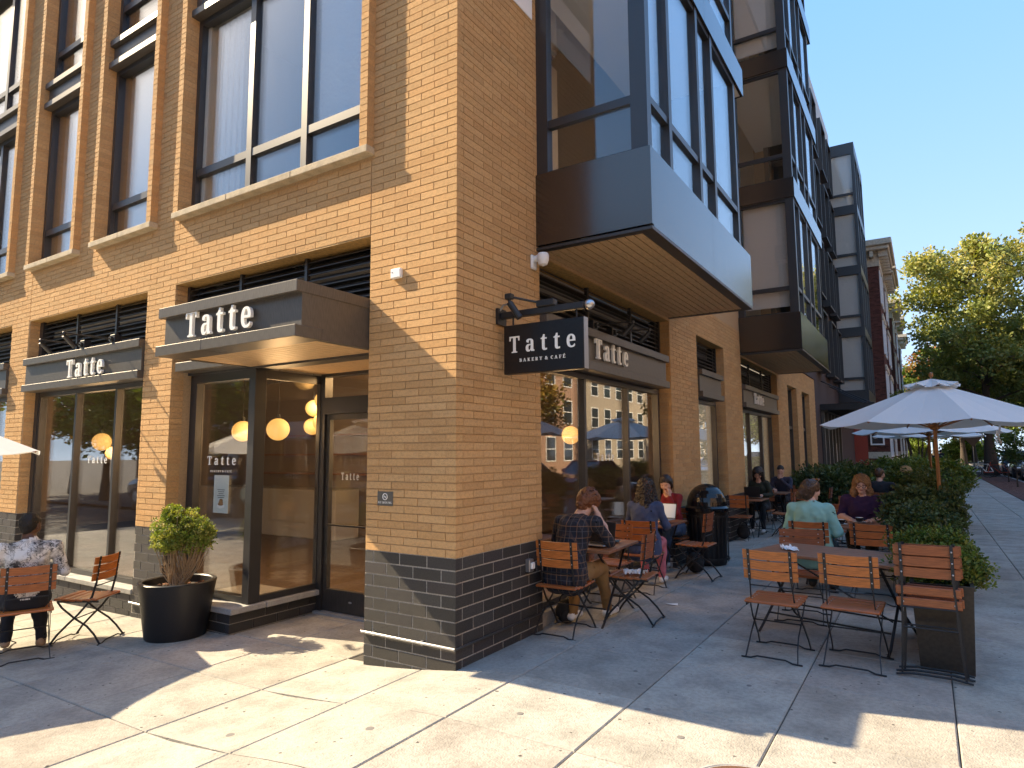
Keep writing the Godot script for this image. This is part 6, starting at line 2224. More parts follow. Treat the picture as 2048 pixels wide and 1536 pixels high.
# ---------------------------------------------------------------- people: bones joined in a distance field, meshed as surface nets
class Field:
	var o: Vector3
	var h: float
	var nx: int
	var ny: int
	var nz: int
	var d := PackedFloat32Array()
	var raw := PackedFloat32Array()
	var mt := PackedByteArray()
	func _init(lo: Vector3, hi: Vector3, cell: float) -> void:
		o = lo
		h = cell
		nx = int((hi.x - lo.x) / h) + 2
		ny = int((hi.y - lo.y) / h) + 2
		nz = int((hi.z - lo.z) / h) + 2
		d.resize(nx * ny * nz)
		d.fill(9.0)
		raw.resize(nx * ny * nz)
		raw.fill(9.0)
		mt.resize(nx * ny * nz)
	# tapered capsule, flattened by sq (scale of space across the bone: 1 round)
	func cap(a: Vector3, ra: float, b: Vector3, rb: float, m: int, k := 0.03, sq := Vector3.ONE) -> void:
		var R := maxf(ra, rb) / minf(sq.x, minf(sq.y, sq.z)) + k + h * 1.5
		var lo := Vector3(minf(a.x, b.x), minf(a.y, b.y), minf(a.z, b.z)) - Vector3.ONE * R
		var hi := Vector3(maxf(a.x, b.x), maxf(a.y, b.y), maxf(a.z, b.z)) + Vector3.ONE * R
		var i0 := maxi(0, int((lo.x - o.x) / h)); var i1 := mini(nx - 1, int((hi.x - o.x) / h) + 1)
		var j0 := maxi(0, int((lo.y - o.y) / h)); var j1 := mini(ny - 1, int((hi.y - o.y) / h) + 1)
		var k0 := maxi(0, int((lo.z - o.z) / h)); var k1 := mini(nz - 1, int((hi.z - o.z) / h) + 1)
		var aa := a * sq
		var ab := b * sq - aa
		var l2 := maxf(ab.length_squared(), 1e-9)
		for q in range(k0, k1 + 1):
			for j in range(j0, j1 + 1):
				var at := (q * ny + j) * nx
				for i in range(i0, i1 + 1):
					var p := Vector3(o.x + i * h, o.y + j * h, o.z + q * h) * sq - aa
					var t := clampf(p.dot(ab) / l2, 0.0, 1.0)
					var e := (p - ab * t).length() - lerpf(ra, rb, t)
					if e > k + h * 2.0: continue
					var n := at + i
					if e < raw[n]:
						raw[n] = e
						mt[n] = m
					var f := d[n]
					if f > 8.0:
						d[n] = e
					else:
						var g := maxf(k - absf(f - e), 0.0) / k
						d[n] = minf(f, e) - g * g * k * 0.25
	func carve(a: Vector3, ra: float, b: Vector3, rb: float) -> void:
		var ab := b - a
		var l2 := maxf(ab.length_squared(), 1e-9)
		for q in nz:
			for j in ny:
				for i in nx:
					var n := (q * ny + j) * nx + i
					if d[n] > 0.08: continue
					var p := Vector3(o.x + i * h, o.y + j * h, o.z + q * h) - a
					var t := clampf(p.dot(ab) / l2, 0.0, 1.0)
					d[n] = maxf(d[n], lerpf(ra, rb, t) - (p - ab * t).length())
	func rough(f: FastNoiseLite, k: float) -> void:
		for q in nz:
			for j in ny:
				for i in nx:
					var n := (q * ny + j) * nx + i
					if d[n] < 0.06:
						d[n] += f.get_noise_3d(i * h, j * h, q * h) * k
	# adds to surfaces[m] = [verts, normals]
	func net(surf: Dictionary) -> void:
		var id := {}
		var vp := PackedVector3Array()
		var vm := PackedByteArray()
		var vn := PackedVector3Array()
		var co := [0, 1, nx, nx + 1, nx * ny, nx * ny + 1, nx * ny + nx, nx * ny + nx + 1]
		var lim := h * 1.8
		for q in nz - 1:
			for j in ny - 1:
				var at := (q * ny + j) * nx
				for i in nx - 1:
					var n := at + i
					if d[n] > lim or d[n] < -lim: continue
					var neg := 0
					for c in 8:
						if d[n + co[c]] < 0.0: neg += 1
					if neg == 0 or neg == 8: continue
					var s := Vector3.ZERO
					var cnt := 0
					for e in [[0, 1], [2, 3], [4, 5], [6, 7], [0, 2], [1, 3], [4, 6], [5, 7], [0, 4], [1, 5], [2, 6], [3, 7]]:
						var a := d[n + co[e[0]]]; var b := d[n + co[e[1]]]
						if (a < 0.0) != (b < 0.0):
							var t := a / (a - b)
							var pa := Vector3(e[0] & 1, (e[0] >> 1) & 1, e[0] >> 2)
							var pb := Vector3(e[1] & 1, (e[1] >> 1) & 1, e[1] >> 2)
							s += pa.lerp(pb, t)
							cnt += 1
					id[n] = vp.size()
					vp.append(o + (Vector3(i, j, q) + s / cnt) * h)
					vm.append(mt[n])
					var g := Vector3(d[n + 1] + d[n + 1 + nx] + d[n + co[5]] + d[n + co[7]] - d[n] - d[n + nx] - d[n + co[4]] - d[n + co[6]],
						d[n + nx] + d[n + 1 + nx] + d[n + co[6]] + d[n + co[7]] - d[n] - d[n + 1] - d[n + co[4]] - d[n + co[5]],
						d[n + co[4]] + d[n + co[5]] + d[n + co[6]] + d[n + co[7]] - d[n] - d[n + 1] - d[n + nx] - d[n + 1 + nx])
					vn.append(g.normalized())
		for n in id:
			var i: int = n % nx
			var j: int = (n / nx) % ny
			var q: int = n / (nx * ny)
			for ax in 3:
				var st: int = [1, nx, nx * ny][ax]
				if (d[n] < 0.0) == (d[n + st] < 0.0): continue
				var u: int = [nx, nx * ny, 1][ax]
				var w: int = [nx * ny, 1, nx][ax]
				if not (id.has(n - u) and id.has(n - w) and id.has(n - u - w)): continue
				var Q := [id[n], id[n - u], id[n - u - w], id[n - w]]
				var m: int = vm[Q[0]]
				if not surf.has(m): surf[m] = [PackedVector3Array(), PackedVector3Array()]
				var V: PackedVector3Array = surf[m][0]; var N: PackedVector3Array = surf[m][1]
				for tr in [[0, 1, 2], [0, 2, 3]]:
					var a: Vector3 = vp[Q[tr[0]]]; var b: Vector3 = vp[Q[tr[1]]]; var c: Vector3 = vp[Q[tr[2]]]
					var flip: bool = (b - a).cross(c - a).dot(vn[Q[0]]) > 0.0
					for e in ([tr[0], tr[2], tr[1]] if flip else tr):
						V.append(vp[Q[e]]); N.append(vn[Q[e]])
				surf[m][0] = V
				surf[m][1] = N
func skin_mesh(surf: Dictionary, mats: Array) -> ArrayMesh:
	var m := ArrayMesh.new()
	for k in surf:
		var a := []
		a.resize(Mesh.ARRAY_MAX)
		a[Mesh.ARRAY_VERTEX] = surf[k][0]
		a[Mesh.ARRAY_NORMAL] = surf[k][1]
		m.add_surface_from_arrays(Mesh.PRIMITIVE_TRIANGLES, a)
		m.surface_set_material(m.get_surface_count() - 1, mats[k])
	return m

# o: at, turn, cell, lean (forward), side (sideways lean), head (pitch, yaw, roll), hair, arms {l:[elbow, hand], r:[...]}, feet, mats [skin, top, bottom, shoes, hair]
func person(label: String, o: Dictionary) -> Node3D:
	var t := thing("person", label, "person", o.at, o.turn, "guests of the cafe")
	var cell: float = o.get("cell", 0.016)
	var fem: bool = o.get("fem", false)
	var big: float = o.get("big", 1.0)
	var lean: float = o.get("lean", 0.05)
	var sl: float = o.get("side", 0.0)
	var stand: bool = o.get("stand", false)
	var hip := 0.90 if stand else 0.53
	var sw := (0.155 if fem else 0.185) * big
	var top: int = 1
	var P := Vector3(0, hip, 0)
	var W := Vector3(sl * 0.3, hip + 0.16, -lean * 0.25)
	var C := Vector3(sl * 0.7, hip + 0.36, -lean * 0.7)
	var NB := Vector3(sl, hip + 0.50, -lean)
	var HD: Vector3 = NB + Vector3(sl * 0.4, 0.175, -0.03 - lean * 0.4) + o.get("head_off", Vector3.ZERO)
	var f := Field.new(Vector3(-0.75, -0.02, -0.85), Vector3(0.75, NB.y + 0.12, 0.45), cell)
	# trunk
	f.cap(P + Vector3(-0.07, 0, 0), 0.125 * big, P + Vector3(0.07, 0, 0), 0.125 * big, 2, 0.04)
	f.cap(P + Vector3(0, 0.05, 0), 0.135 * big, W, 0.118 * big, top, 0.05, Vector3(0.86, 1, 1.05))
	f.cap(W, 0.118 * big, C, 0.128 * big, top, 0.05, Vector3(0.80, 1, 1.05))
	f.cap(C + Vector3(-0.06, 0.06, 0), 0.10 * big, C + Vector3(0.06, 0.06, 0), 0.10 * big, top, 0.05)
	if o.get("untucked", false):
		f.cap(P + Vector3(-0.06, 0.06, 0.01), 0.145 * big, P + Vector3(-0.06, -0.04, 0.02), 0.150 * big, 1, 0.04)
		f.cap(P + Vector3(0.06, 0.06, 0.01), 0.145 * big, P + Vector3(0.06, -0.04, 0.02), 0.150 * big, 1, 0.04)
	if fem:
		f.cap(C + Vector3(-0.07, 0.0, -0.075), 0.062 * big, C + Vector3(-0.07, -0.02, -0.08), 0.062 * big, top, 0.04)
		f.cap(C + Vector3(0.07, 0.0, -0.075), 0.062 * big, C + Vector3(0.07, -0.02, -0.08), 0.062 * big, top, 0.04)
	var SL := NB + Vector3(-sw, -0.035, 0.0)
	var SR := NB + Vector3(sw, -0.035, 0.0)
	f.cap(NB + Vector3(0, -0.03, 0), 0.062 * big, SL, 0.060 * big, top, 0.05)
	f.cap(NB + Vector3(0, -0.03, 0), 0.062 * big, SR, 0.060 * big, top, 0.05)
	f.cap(NB + Vector3(0, -0.02, 0), 0.055, HD + Vector3(0, -0.06, 0.015), 0.050, 0, 0.03)
	if o.get("collar", false):
		f.cap(NB + Vector3(-0.02, -0.01, 0.0), 0.066, NB + Vector3(0.02, 0.02, 0.0), 0.062, top, 0.02)
	# arms
	var arms: Dictionary = o.arms
	var hands := []
	for s in ["l", "r"]:
		var S := SL if s == "l" else SR
		var E: Vector3 = arms[s][0]
		var H: Vector3 = arms[s][1]
		var sleeve: float = o.get("sleeve", 1.0)
		f.cap(S, 0.060 * big, E, 0.046 * big, top, 0.035)
		if sleeve >= 1.0 and not o.get("bare_" + s, false):
			f.cap(E, 0.046 * big, E.lerp(H, 0.93), 0.034, top, 0.02)
		else:
			f.cap(E, 0.042 * big, H, 0.028, 0, 0.02)
		f.cap(E.lerp(H, 0.9), 0.029, H, 0.025, 0, 0.015)
		hands.append([E, H, arms[s][2] if arms[s].size() > 2 else Vector3(0, -1, 0), s])
	# legs
	var kn: Array = o.get("knees", [Vector3(-0.11, 0.53, -0.43), Vector3(0.11, 0.53, -0.43)] if not stand else [Vector3(-0.10, 0.50, -0.06), Vector3(0.10, 0.50, 0.04)])
	var an: Array = o.get("ankles", [Vector3(-0.11, 0.10, -0.42), Vector3(0.11, 0.10, -0.42)] if not stand else [Vector3(-0.10, 0.09, -0.12), Vector3(0.10, 0.09, 0.16)])
	for k in 2:
		var hp := P + Vector3(-0.085 if k == 0 else 0.085, -0.01, -0.02)
		f.cap(hp, 0.092 * big, kn[k], 0.066 * big, 2, 0.03)
		f.cap(kn[k], 0.066 * big, kn[k].lerp(an[k], 0.35), 0.060 * big, 2, 0.02)
		f.cap(kn[k].lerp(an[k], 0.35), 0.060 * big, an[k], 0.043 * big, 2, 0.02)
		var toe: Vector3 = an[k] + Vector3(0.02 * (k * 2 - 1), -0.055, -0.17)
		f.cap(an[k] + Vector3(0, -0.05, 0.03), 0.040, toe, 0.034, 3, 0.02, Vector3(1, 1.1, 1))
	var surf := {}
	var folds := FastNoiseLite.new()
	folds.seed = used["person"] + 31
	folds.frequency = 6.5
	folds.fractal_octaves = 2
	f.rough(folds, 0.016)
	f.net(surf)
	# hands: palm, four fingers and a thumb on a finer grid
	if cell < 0.022:
		for hh in hands:
			var E: Vector3 = hh[0]; var H: Vector3 = hh[1]
			var d: Vector3 = o.get("hand_dir_" + hh[3], (H - E).normalized())
			var pn: Vector3 = hh[2]
			pn = (pn - d * pn.dot(d)).normalized()
			var sd := d.cross(pn) * (1.0 if hh[3] == "l" else -1.0)
			var c: float = 0.005
			var g := Field.new(H - Vector3.ONE * 0.15 + d * 0.05, H + Vector3.ONE * 0.15 + d * 0.05, c)
			g.cap(H - d * 0.02, 0.025, H + d * 0.03, 0.025, 0, 0.012)
			for k in 4:
				var b := sd * (0.030 - 0.020 * k)
				var len: float = [0.072, 0.080, 0.076, 0.060][k] * (0.92 if fem else 1.0)
				g.cap(H + d * 0.015 + b * 0.7, 0.016, H + d * 0.085 + b, 0.0125, 0, 0.010)
				var k1 := H + d * 0.085 + b
				var k2: Vector3 = k1 + (d * 0.85 + pn * 0.5).normalized() * len * 0.5
				var k3: Vector3 = k2 + (d * 0.45 + pn * 0.85).normalized() * len * 0.5
				g.cap(k1, 0.010, k2, 0.009, 0, 0.004)
				g.cap(k2, 0.009, k3, 0.0075, 0, 0.004)
			var tb := H + d * 0.025 + sd * 0.026
			var t2 := tb + (d * 0.5 + sd * 0.7 + pn * 0.35).normalized() * 0.042
			g.cap(tb, 0.014, t2, 0.011, 0, 0.008)
			g.cap(t2, 0.011, t2 + (d * 0.85 + pn * 0.4).normalized() * 0.034, 0.009, 0, 0.004)
			g.net(surf)
	# head
	var hr: Vector3 = o.get("head", Vector3.ZERO)
	var HB := Basis.from_euler(Vector3(hr.x, hr.y, hr.z))
	var hs := {}
	var hc := 0.006 if cell < 0.017 else (0.009 if cell < 0.022 else 0.013)
	var g := Field.new(Vector3(-0.12, -0.17, -0.15), Vector3(0.12, 0.15, 0.14), hc)
	g.cap(Vector3(0, 0.035, 0.012), 0.083, Vector3(0, 0.03, -0.012), 0.083, 0, 0.03, Vector3(1.10, 0.94, 0.96))
	g.cap(Vector3(0, -0.035, -0.028), 0.060, Vector3(0, -0.075, -0.045), 0.040, 0, 0.04, Vector3(1.0, 1, 1))
	g.cap(Vector3(0, -0.075, -0.062), 0.022, Vector3(0, -0.082, -0.066), 0.020, 0, 0.025)
	g.cap(Vector3(0, 0.012, -0.088), 0.010, Vector3(0, -0.026, -0.106), 0.013, 0, 0.014)
	g.cap(Vector3(-0.012, -0.030, -0.096), 0.009, Vector3(0.012, -0.030, -0.096), 0.009, 0, 0.010)
	g.cap(Vector3(-0.045, 0.028, -0.076), 0.012, Vector3(0.045, 0.028, -0.076), 0.012, 0, 0.020)
	for s in [-1.0, 1.0]:
		g.cap(Vector3(s * 0.040, -0.018, -0.070), 0.020, Vector3(s * 0.046, -0.03, -0.060), 0.018, 0, 0.025)
		g.cap(Vector3(s * 0.078, 0.015, 0.008), 0.012, Vector3(s * 0.080, -0.022, 0.002), 0.009, 0, 0.008)
	g.cap(Vector3(0, -0.05, 0.01), 0.050, Vector3(0, -0.16, 0.03), 0.048, 0, 0.03)
	g.carve(Vector3(-0.031, 0.008, -0.098), 0.013, Vector3(-0.031, 0.008, -0.097), 0.013)
	g.carve(Vector3(0.031, 0.008, -0.098), 0.013, Vector3(0.031, 0.008, -0.097), 0.013)
	g.net(hs)
	for m in hs:
		if not surf.has(m): surf[m] = [PackedVector3Array(), PackedVector3Array()]
		var V: PackedVector3Array = surf[m][0]; var N: PackedVector3Array = surf[m][1]
		V.append_array(Transform3D(HB, HD) * hs[m][0])
		N.append_array(Transform3D(HB, Vector3.ZERO) * hs[m][1])
		surf[m] = [V, N]
	var bm := MeshInstance3D.new()
	bm.name = "body"
	bm.mesh = skin_mesh(surf, o.mats)
	t.add_child(bm, true)
	var F := Transform3D(HB, HD)
	if cell < 0.022:
		var b := bld(F)
		for s in [-1.0, 1.0]: b.ball(Vector3(s * 0.031, 0.006, -0.083), Vector3(0.012, 0.006, 0.006), 6, 8)
		put("eyes", b, mat("eye_dark", lin(0.03, 0.02, 0.015), 0.2), t)
		b = bld(F)
		b.ball(Vector3(0, -0.055, -0.0885), Vector3(0.022, 0.006, 0.008), 6, 10)
		put("lips", b, mat("lip", lin(0.35, 0.12, 0.10), 0.5), t)
		b = bld(F)
		for s in [-1.0, 1.0]: b.ball(Vector3(s * 0.032, 0.028, -0.0895), Vector3(0.017, 0.0035, 0.004), 5, 8)
		put("eyebrows", b, o.mats[4], t)
	# hair
	var hk: String = o.get("hair", "short")
	if hk != "":
		var q := Field.new(Vector3(-0.20, -0.42, -0.16), Vector3(0.20, 0.19, 0.24), maxf(hc, 0.008))
		match hk:
			"short":
				q.cap(Vector3(0, 0.045, 0.022), 0.096, Vector3(0, 0.05, -0.01), 0.090, 0, 0.03, Vector3(1.06, 0.96, 0.98))
				q.cap(Vector3(0, -0.02, 0.05), 0.070, Vector3(0, -0.04, 0.05), 0.060, 0, 0.03)
				q.carve(Vector3(0, -0.03, -0.10), 0.085, Vector3(0, -0.09, -0.09), 0.10)
			"crop":
				q.cap(Vector3(0, 0.045, 0.016), 0.090, Vector3(0, 0.042, -0.010), 0.084, 0, 0.03, Vector3(1.09, 0.95, 0.97))
				q.cap(Vector3(0, 0.0, 0.045), 0.060, Vector3(0, -0.02, 0.045), 0.052, 0, 0.03)
				q.carve(Vector3(0, -0.03, -0.10), 0.085, Vector3(0, -0.09, -0.06), 0.10)
			"mop":
				q.cap(Vector3(0, 0.06, 0.02), 0.108, Vector3(0, 0.055, -0.03), 0.10, 0, 0.03)
				q.cap(Vector3(0, 0.0, 0.06), 0.085, Vector3(0, -0.05, 0.06), 0.065, 0, 0.03)
				q.carve(Vector3(0, -0.04, -0.11), 0.09, Vector3(0, -0.10, -0.08), 0.10)
			"bob", "long", "curly":
				q.cap(Vector3(0, 0.05, 0.022), 0.112, Vector3(0, 0.05, -0.02), 0.100, 0, 0.03)
				var dn: float = {"bob": -0.16, "long": -0.26, "curly": -0.27}[hk]
				var wd: float = {"bob": 0.060, "long": 0.055, "curly": 0.075}[hk]
				for s in [-1.0, 1.0]:
					q.cap(Vector3(s * 0.065, 0.02, 0.01), 0.05, Vector3(s * (0.095 if hk != "long" else 0.08), dn * 0.6, 0.01), wd * 0.8, 0, 0.03)
					q.cap(Vector3(s * (0.095 if hk != "long" else 0.08), dn * 0.6, 0.01), wd * 0.8, Vector3(s * 0.09, dn, 0.0), wd * 0.6, 0, 0.03)
				q.cap(Vector3(0, 0.02, 0.058), 0.100, Vector3(0, -0.05, 0.062), 0.092, 0, 0.03)
				q.cap(Vector3(0, -0.05, 0.062), 0.092, Vector3(0, dn, 0.075), wd * 1.15, 0, 0.03)
				q.carve(Vector3(0, -0.005, -0.135), 0.074, Vector3(0, -0.11, -0.12), 0.078)
			"bun":
				q.cap(Vector3(0, 0.045, 0.02), 0.102, Vector3(0, 0.05, -0.012), 0.094, 0, 0.03, Vector3(1.04, 0.97, 0.98))
				q.cap(Vector3(0, 0.01, 0.050), 0.088, Vector3(0, -0.04, 0.055), 0.072, 0, 0.03)
				q.cap(Vector3(-0.02, -0.02, 0.12), 0.052, Vector3(-0.035, -0.06, 0.135), 0.045, 0, 0.02)
				q.carve(Vector3(0, -0.03, -0.10), 0.086, Vector3(0, -0.09, -0.085), 0.10)
			"tied":
				q.cap(Vector3(0, 0.045, 0.02), 0.096, Vector3(0, 0.05, -0.012), 0.089, 0, 0.03, Vector3(1.06, 0.97, 0.98))
				q.cap(Vector3(0, 0.01, 0.045), 0.088, Vector3(0, -0.07, 0.060), 0.066, 0, 0.03)
				for s in [-1.0, 1.0]: q.cap(Vector3(s * 0.06, 0.03, -0.01), 0.035, Vector3(s * 0.07, -0.05, 0.02), 0.028, 0, 0.02)
				q.carve(Vector3(0, -0.03, -0.10), 0.086, Vector3(0, -0.09, -0.085), 0.10)
		var fn := FastNoiseLite.new()
		fn.seed = used["person"] + 3
		fn.frequency = 22.0 if hk != "curly" else 30.0
		fn.fractal_octaves = 2
		q.rough(fn, 0.008 if hk in ["crop", "tied", "bun"] else (0.016 if hk == "curly" else 0.012))
		var h2 := {}
		q.net(h2)
		if h2.size() > 0:
			var hm := MeshInstance3D.new()
			hm.name = "hair"
			hm.mesh = skin_mesh(h2, [o.mats[4]])
			hm.transform = F
			t.add_child(hm, true)
	if o.get("glasses", false):
		var b := bld(F)
		for s in [-1.0, 1.0]:
			var ring := []
			for k in 15: ring.append(Vector3(s * 0.033 + cos(TAU * k / 14.0) * 0.024, 0.004 + sin(TAU * k / 14.0) * 0.020, -0.105))
			b.tube(ring, 0.0028, 5, false)
			b.tube([Vector3(s * 0.057, 0.008, -0.104), Vector3(s * 0.082, 0.012, 0.0)], 0.0025, 5, false)
		b.tube([Vector3(-0.009, 0.006, -0.106), Vector3(0.009, 0.006, -0.106)], 0.0025, 5, false)
		put("glasses", b, M.dark_plastic, t)
	return t
func cloth(called: String, c: Color, rough := 0.9) -> StandardMaterial3D:
	return mat(called, c, rough, {"tex": T.cloth, "tri": 5.0, "world": false, "rim": 0.3})
func print_cloth(called: String, im: Image, scale: float) -> StandardMaterial3D:
	return mat(called, Color.WHITE, 0.9, {"tex": ImageTexture.create_from_image(im), "tri": scale, "world": false})
func build_people() -> void:
	# plaid and printed fabrics
	var pl := Image.create(256, 256, false, Image.FORMAT_RGB8)
	for y in 256:
		for x in 256:
			var c := Color(0.10, 0.115, 0.165)
			if (x / 32) % 2 == 0: c = c.lerp(Color(0.13, 0.12, 0.13), 0.5)
			if (y / 32) % 2 == 0: c = c.lerp(Color(0.08, 0.085, 0.12), 0.5)
			if x % 64 < 5 or y % 64 < 5: c = c.lerp(Color(0.52, 0.38, 0.27), 0.75)
			if x % 64 > 28 and x % 64 < 32 or y % 64 > 28 and y % 64 < 32: c = c.lerp(Color(0.45, 0.44, 0.46), 0.55)
			pl.set_pixel(x, y, c)
	var bw := Image.create(256, 256, false, Image.FORMAT_RGB8)
	var fn := FastNoiseLite.new()
	fn.seed = 77
	fn.frequency = 0.011
	fn.fractal_octaves = 3
	fn.domain_warp_enabled = true
	fn.domain_warp_amplitude = 30.0
	var ni := fn.get_seamless_image(256, 256)
	for y in 256:
		for x in 256:
			var v := ni.get_pixel(x, y).r
			var k := 0.86
			if absf(fposmod(v * 8.0, 1.0) - 0.5) < 0.16: k = 0.03
			if v < 0.34: k = 0.03
			if v > 0.62: k = 0.86
			bw.set_pixel(x, y, Color(k, k, k * 0.99))
	var sk_l := mat("skin_light", lin(0.56, 0.33, 0.24), 0.55)
	var sk_p := mat("skin_pink", lin(0.60, 0.36, 0.28), 0.55)
	var sk_d := mat("skin_dark", lin(0.10, 0.045, 0.025), 0.5)
	var plaid := print_cloth("plaid_flannel", pl, 2.3)
	var printed := print_cloth("black_white_print", bw, 2.0)
	var jeans := cloth("jeans", lin(0.045, 0.085, 0.17))
	var black := cloth("black_cloth", lin(0.015, 0.015, 0.017))
	var khaki := cloth("khaki", lin(0.26, 0.14, 0.045))
	var white_sh := mat("white_shoe", lin(0.7, 0.69, 0.66), 0.6)
	var dark_sh := mat("dark_shoe", lin(0.03, 0.025, 0.02), 0.5)
	var auburn := mat("auburn_hair", lin(0.16, 0.055, 0.02), 0.6, {"tex": T.wood, "tri": Vector3(30, 3, 30), "world": false})
	var dk_hair := mat("dark_hair", lin(0.018, 0.011, 0.008), 0.55)
	var br_hair := mat("brown_hair", lin(0.055, 0.028, 0.014), 0.55)
	var bl_hair := mat("ginger_blonde_hair", lin(0.30, 0.15, 0.06), 0.6, {"tex": T.wood, "tri": Vector3(30, 3, 30), "world": false})
	var blonde := mat("blonde_hair", lin(0.50, 0.36, 0.18), 0.6)
	# man in plaid, head on his right hand over a laptop
	person("person in a dark plaid shirt and khaki trousers leaning head on hand over a laptop", {"at": Vector3(0.27, 0, -1.40), "turn": -0.05, "cell": 0.014, "lean": 0.20, "side": 0.03, "hair": "mop", "head": Vector3(-0.55, -0.10, -0.22), "head_off": Vector3(0.01, -0.03, -0.05), "big": 1.08,
		"arms": {"l": [Vector3(-0.27, 0.80, -0.28), Vector3(-0.10, 0.77, -0.45), Vector3(0, -1, 0)], "r": [Vector3(0.31, 0.80, -0.34), Vector3(0.165, 1.06, -0.37), Vector3(-1, 0, 0.2)]}, "hand_dir_r": Vector3(-0.35, 1, 0.1).normalized(), "bare_r": true, "untucked": true,
		"ankles": [Vector3(-0.10, 0.10, -0.30), Vector3(0.12, 0.10, -0.62)], "knees": [Vector3(-0.11, 0.53, -0.43), Vector3(0.15, 0.53, -0.44)],
		"mats": [sk_l, plaid, khaki, white_sh, auburn]})
	# woman with curls, seen from behind
	person("person with long dark curls in a blue grey sweater seen from behind", {"at": Vector3(0.24, 0, -3.55), "turn": 0.10, "cell": 0.016, "lean": 0.10, "hair": "curly", "untucked": true, "fem": true, "big": 1.06, "head": Vector3(-0.2, 0.25, 0.0), "collar": true,
		"arms": {"l": [Vector3(-0.24, 0.78, -0.18), Vector3(-0.10, 0.77, -0.42)], "r": [Vector3(0.25, 0.76, -0.16), Vector3(0.13, 0.77, -0.42)]},
		"mats": [sk_l, cloth("blue_sweater", lin(0.055, 0.075, 0.15)), cloth("pink_trousers", lin(0.55, 0.16, 0.20)), white_sh, dk_hair]})
	# woman in red facing the street corner, cheek on hand
	person("person in a red sweater and jeans resting cheek on hand behind a laptop", {"at": Vector3(-0.03, 0, -5.48), "turn": PI - 0.12, "cell": 0.015, "lean": 0.12, "hair": "tied", "fem": true, "head": Vector3(-0.30, 0.15, -0.10), "collar": false,
		"arms": {"l": [Vector3(-0.20, 0.79, -0.30), Vector3(-0.085, 1.03, -0.27), Vector3(1, 0, 0)], "r": [Vector3(0.24, 0.77, -0.20), Vector3(0.12, 0.77, -0.42)]}, "hand_dir_l": Vector3(0.1, 1, 0.05).normalized(),
		"ankles": [Vector3(-0.06, 0.10, -0.36), Vector3(0.08, 0.10, -0.40)],
		"mats": [sk_l, cloth("red_sweater", lin(0.20, 0.010, 0.015)), jeans, white_sh, dk_hair]})
	# teal cardigan from behind
	person("person in a pale teal cardigan with a low bun seen from behind", {"at": Vector3(2.07, 0, -4.26), "turn": -0.10, "cell": 0.015, "lean": 0.04, "hair": "bun", "untucked": true, "fem": true, "big": 1.22, "head": Vector3(-0.05, -0.65, 0.0), "collar": true,
		"arms": {"l": [Vector3(-0.27, 0.76, -0.05), Vector3(-0.12, 0.66, -0.28)], "r": [Vector3(0.29, 0.74, -0.03), Vector3(0.16, 0.66, -0.28)]},
		"mats": [sk_p, cloth("teal_knit", lin(0.27, 0.52, 0.46)), cloth("dark_teal_trousers", lin(0.03, 0.05, 0.055)), dark_sh, br_hair]})
	# purple top facing us
	person("person in a dark purple top with glasses and shoulder length ginger hair facing the viewer", {"at": Vector3(2.50, 0, -6.12), "turn": PI - 0.02, "cell": 0.014, "lean": 0.05, "hair": "bob", "fem": true, "big": 1.25, "glasses": true, "sleeve": 0.0, "head": Vector3(-0.10, 0.05, 0.03),
		"arms": {"l": [Vector3(-0.29, 0.76, -0.04), Vector3(-0.10, 0.745, -0.30), Vector3(0, -1, 0)], "r": [Vector3(0.29, 0.76, -0.04), Vector3(0.13, 0.745, -0.30), Vector3(0, -1, 0)]},
		"mats": [sk_p, cloth("purple_top", lin(0.032, 0.010, 0.055)), black, dark_sh, bl_hair]})
	# dark green coat with laptop
	person("person in a dark green coat with long dark hair reading behind a dark laptop", {"at": Vector3(0.24, 0, -10.45), "turn": PI, "cell": 0.019, "lean": 0.12, "hair": "long", "fem": true, "glasses": true, "head": Vector3(-0.40, 0.0, 0.0),
		"arms": {"l": [Vector3(-0.25, 0.77, -0.15), Vector3(-0.10, 0.77, -0.42)], "r": [Vector3(0.25, 0.77, -0.15), Vector3(0.10, 0.77, -0.42)]},
		"mats": [sk_l, cloth("green_coat", lin(0.022, 0.028, 0.018)), black, white_sh, dk_hair]})
	person("person in a dark vest with checked sleeves resting chin on hand by the far window", {"at": Vector3(0.28, 0, -12.85), "turn": PI - 0.1, "cell": 0.020, "lean": 0.10, "hair": "crop", "head": Vector3(-0.25, 0.1, 0.0),
		"arms": {"l": [Vector3(-0.24, 0.80, -0.28), Vector3(-0.02, 1.02, -0.30), Vector3(0, 0, 1)], "r": [Vector3(0.25, 0.78, -0.18), Vector3(0.10, 0.77, -0.42)]}, "hand_dir_l": Vector3(0.3, 1, 0.2).normalized(),
		"mats": [sk_l, cloth("navy_check", lin(0.05, 0.05, 0.08)), black, dark_sh, dk_hair]})
	# far couple
	person("person in a dark jacket of the far couple, seen from behind", {"at": Vector3(2.45, 0, -10.62), "turn": -0.15, "cell": 0.022, "lean": 0.08, "hair": "crop", "big": 1.15, "head": Vector3(-0.1, -0.3, 0),
		"arms": {"l": [Vector3(-0.27, 0.78, -0.12), Vector3(-0.12, 0.77, -0.38)], "r": [Vector3(0.27, 0.78, -0.12), Vector3(0.12, 0.77, -0.38)]},
		"mats": [sk_l, cloth("navy_jacket", lin(0.012, 0.013, 0.018)), black, dark_sh, br_hair]})
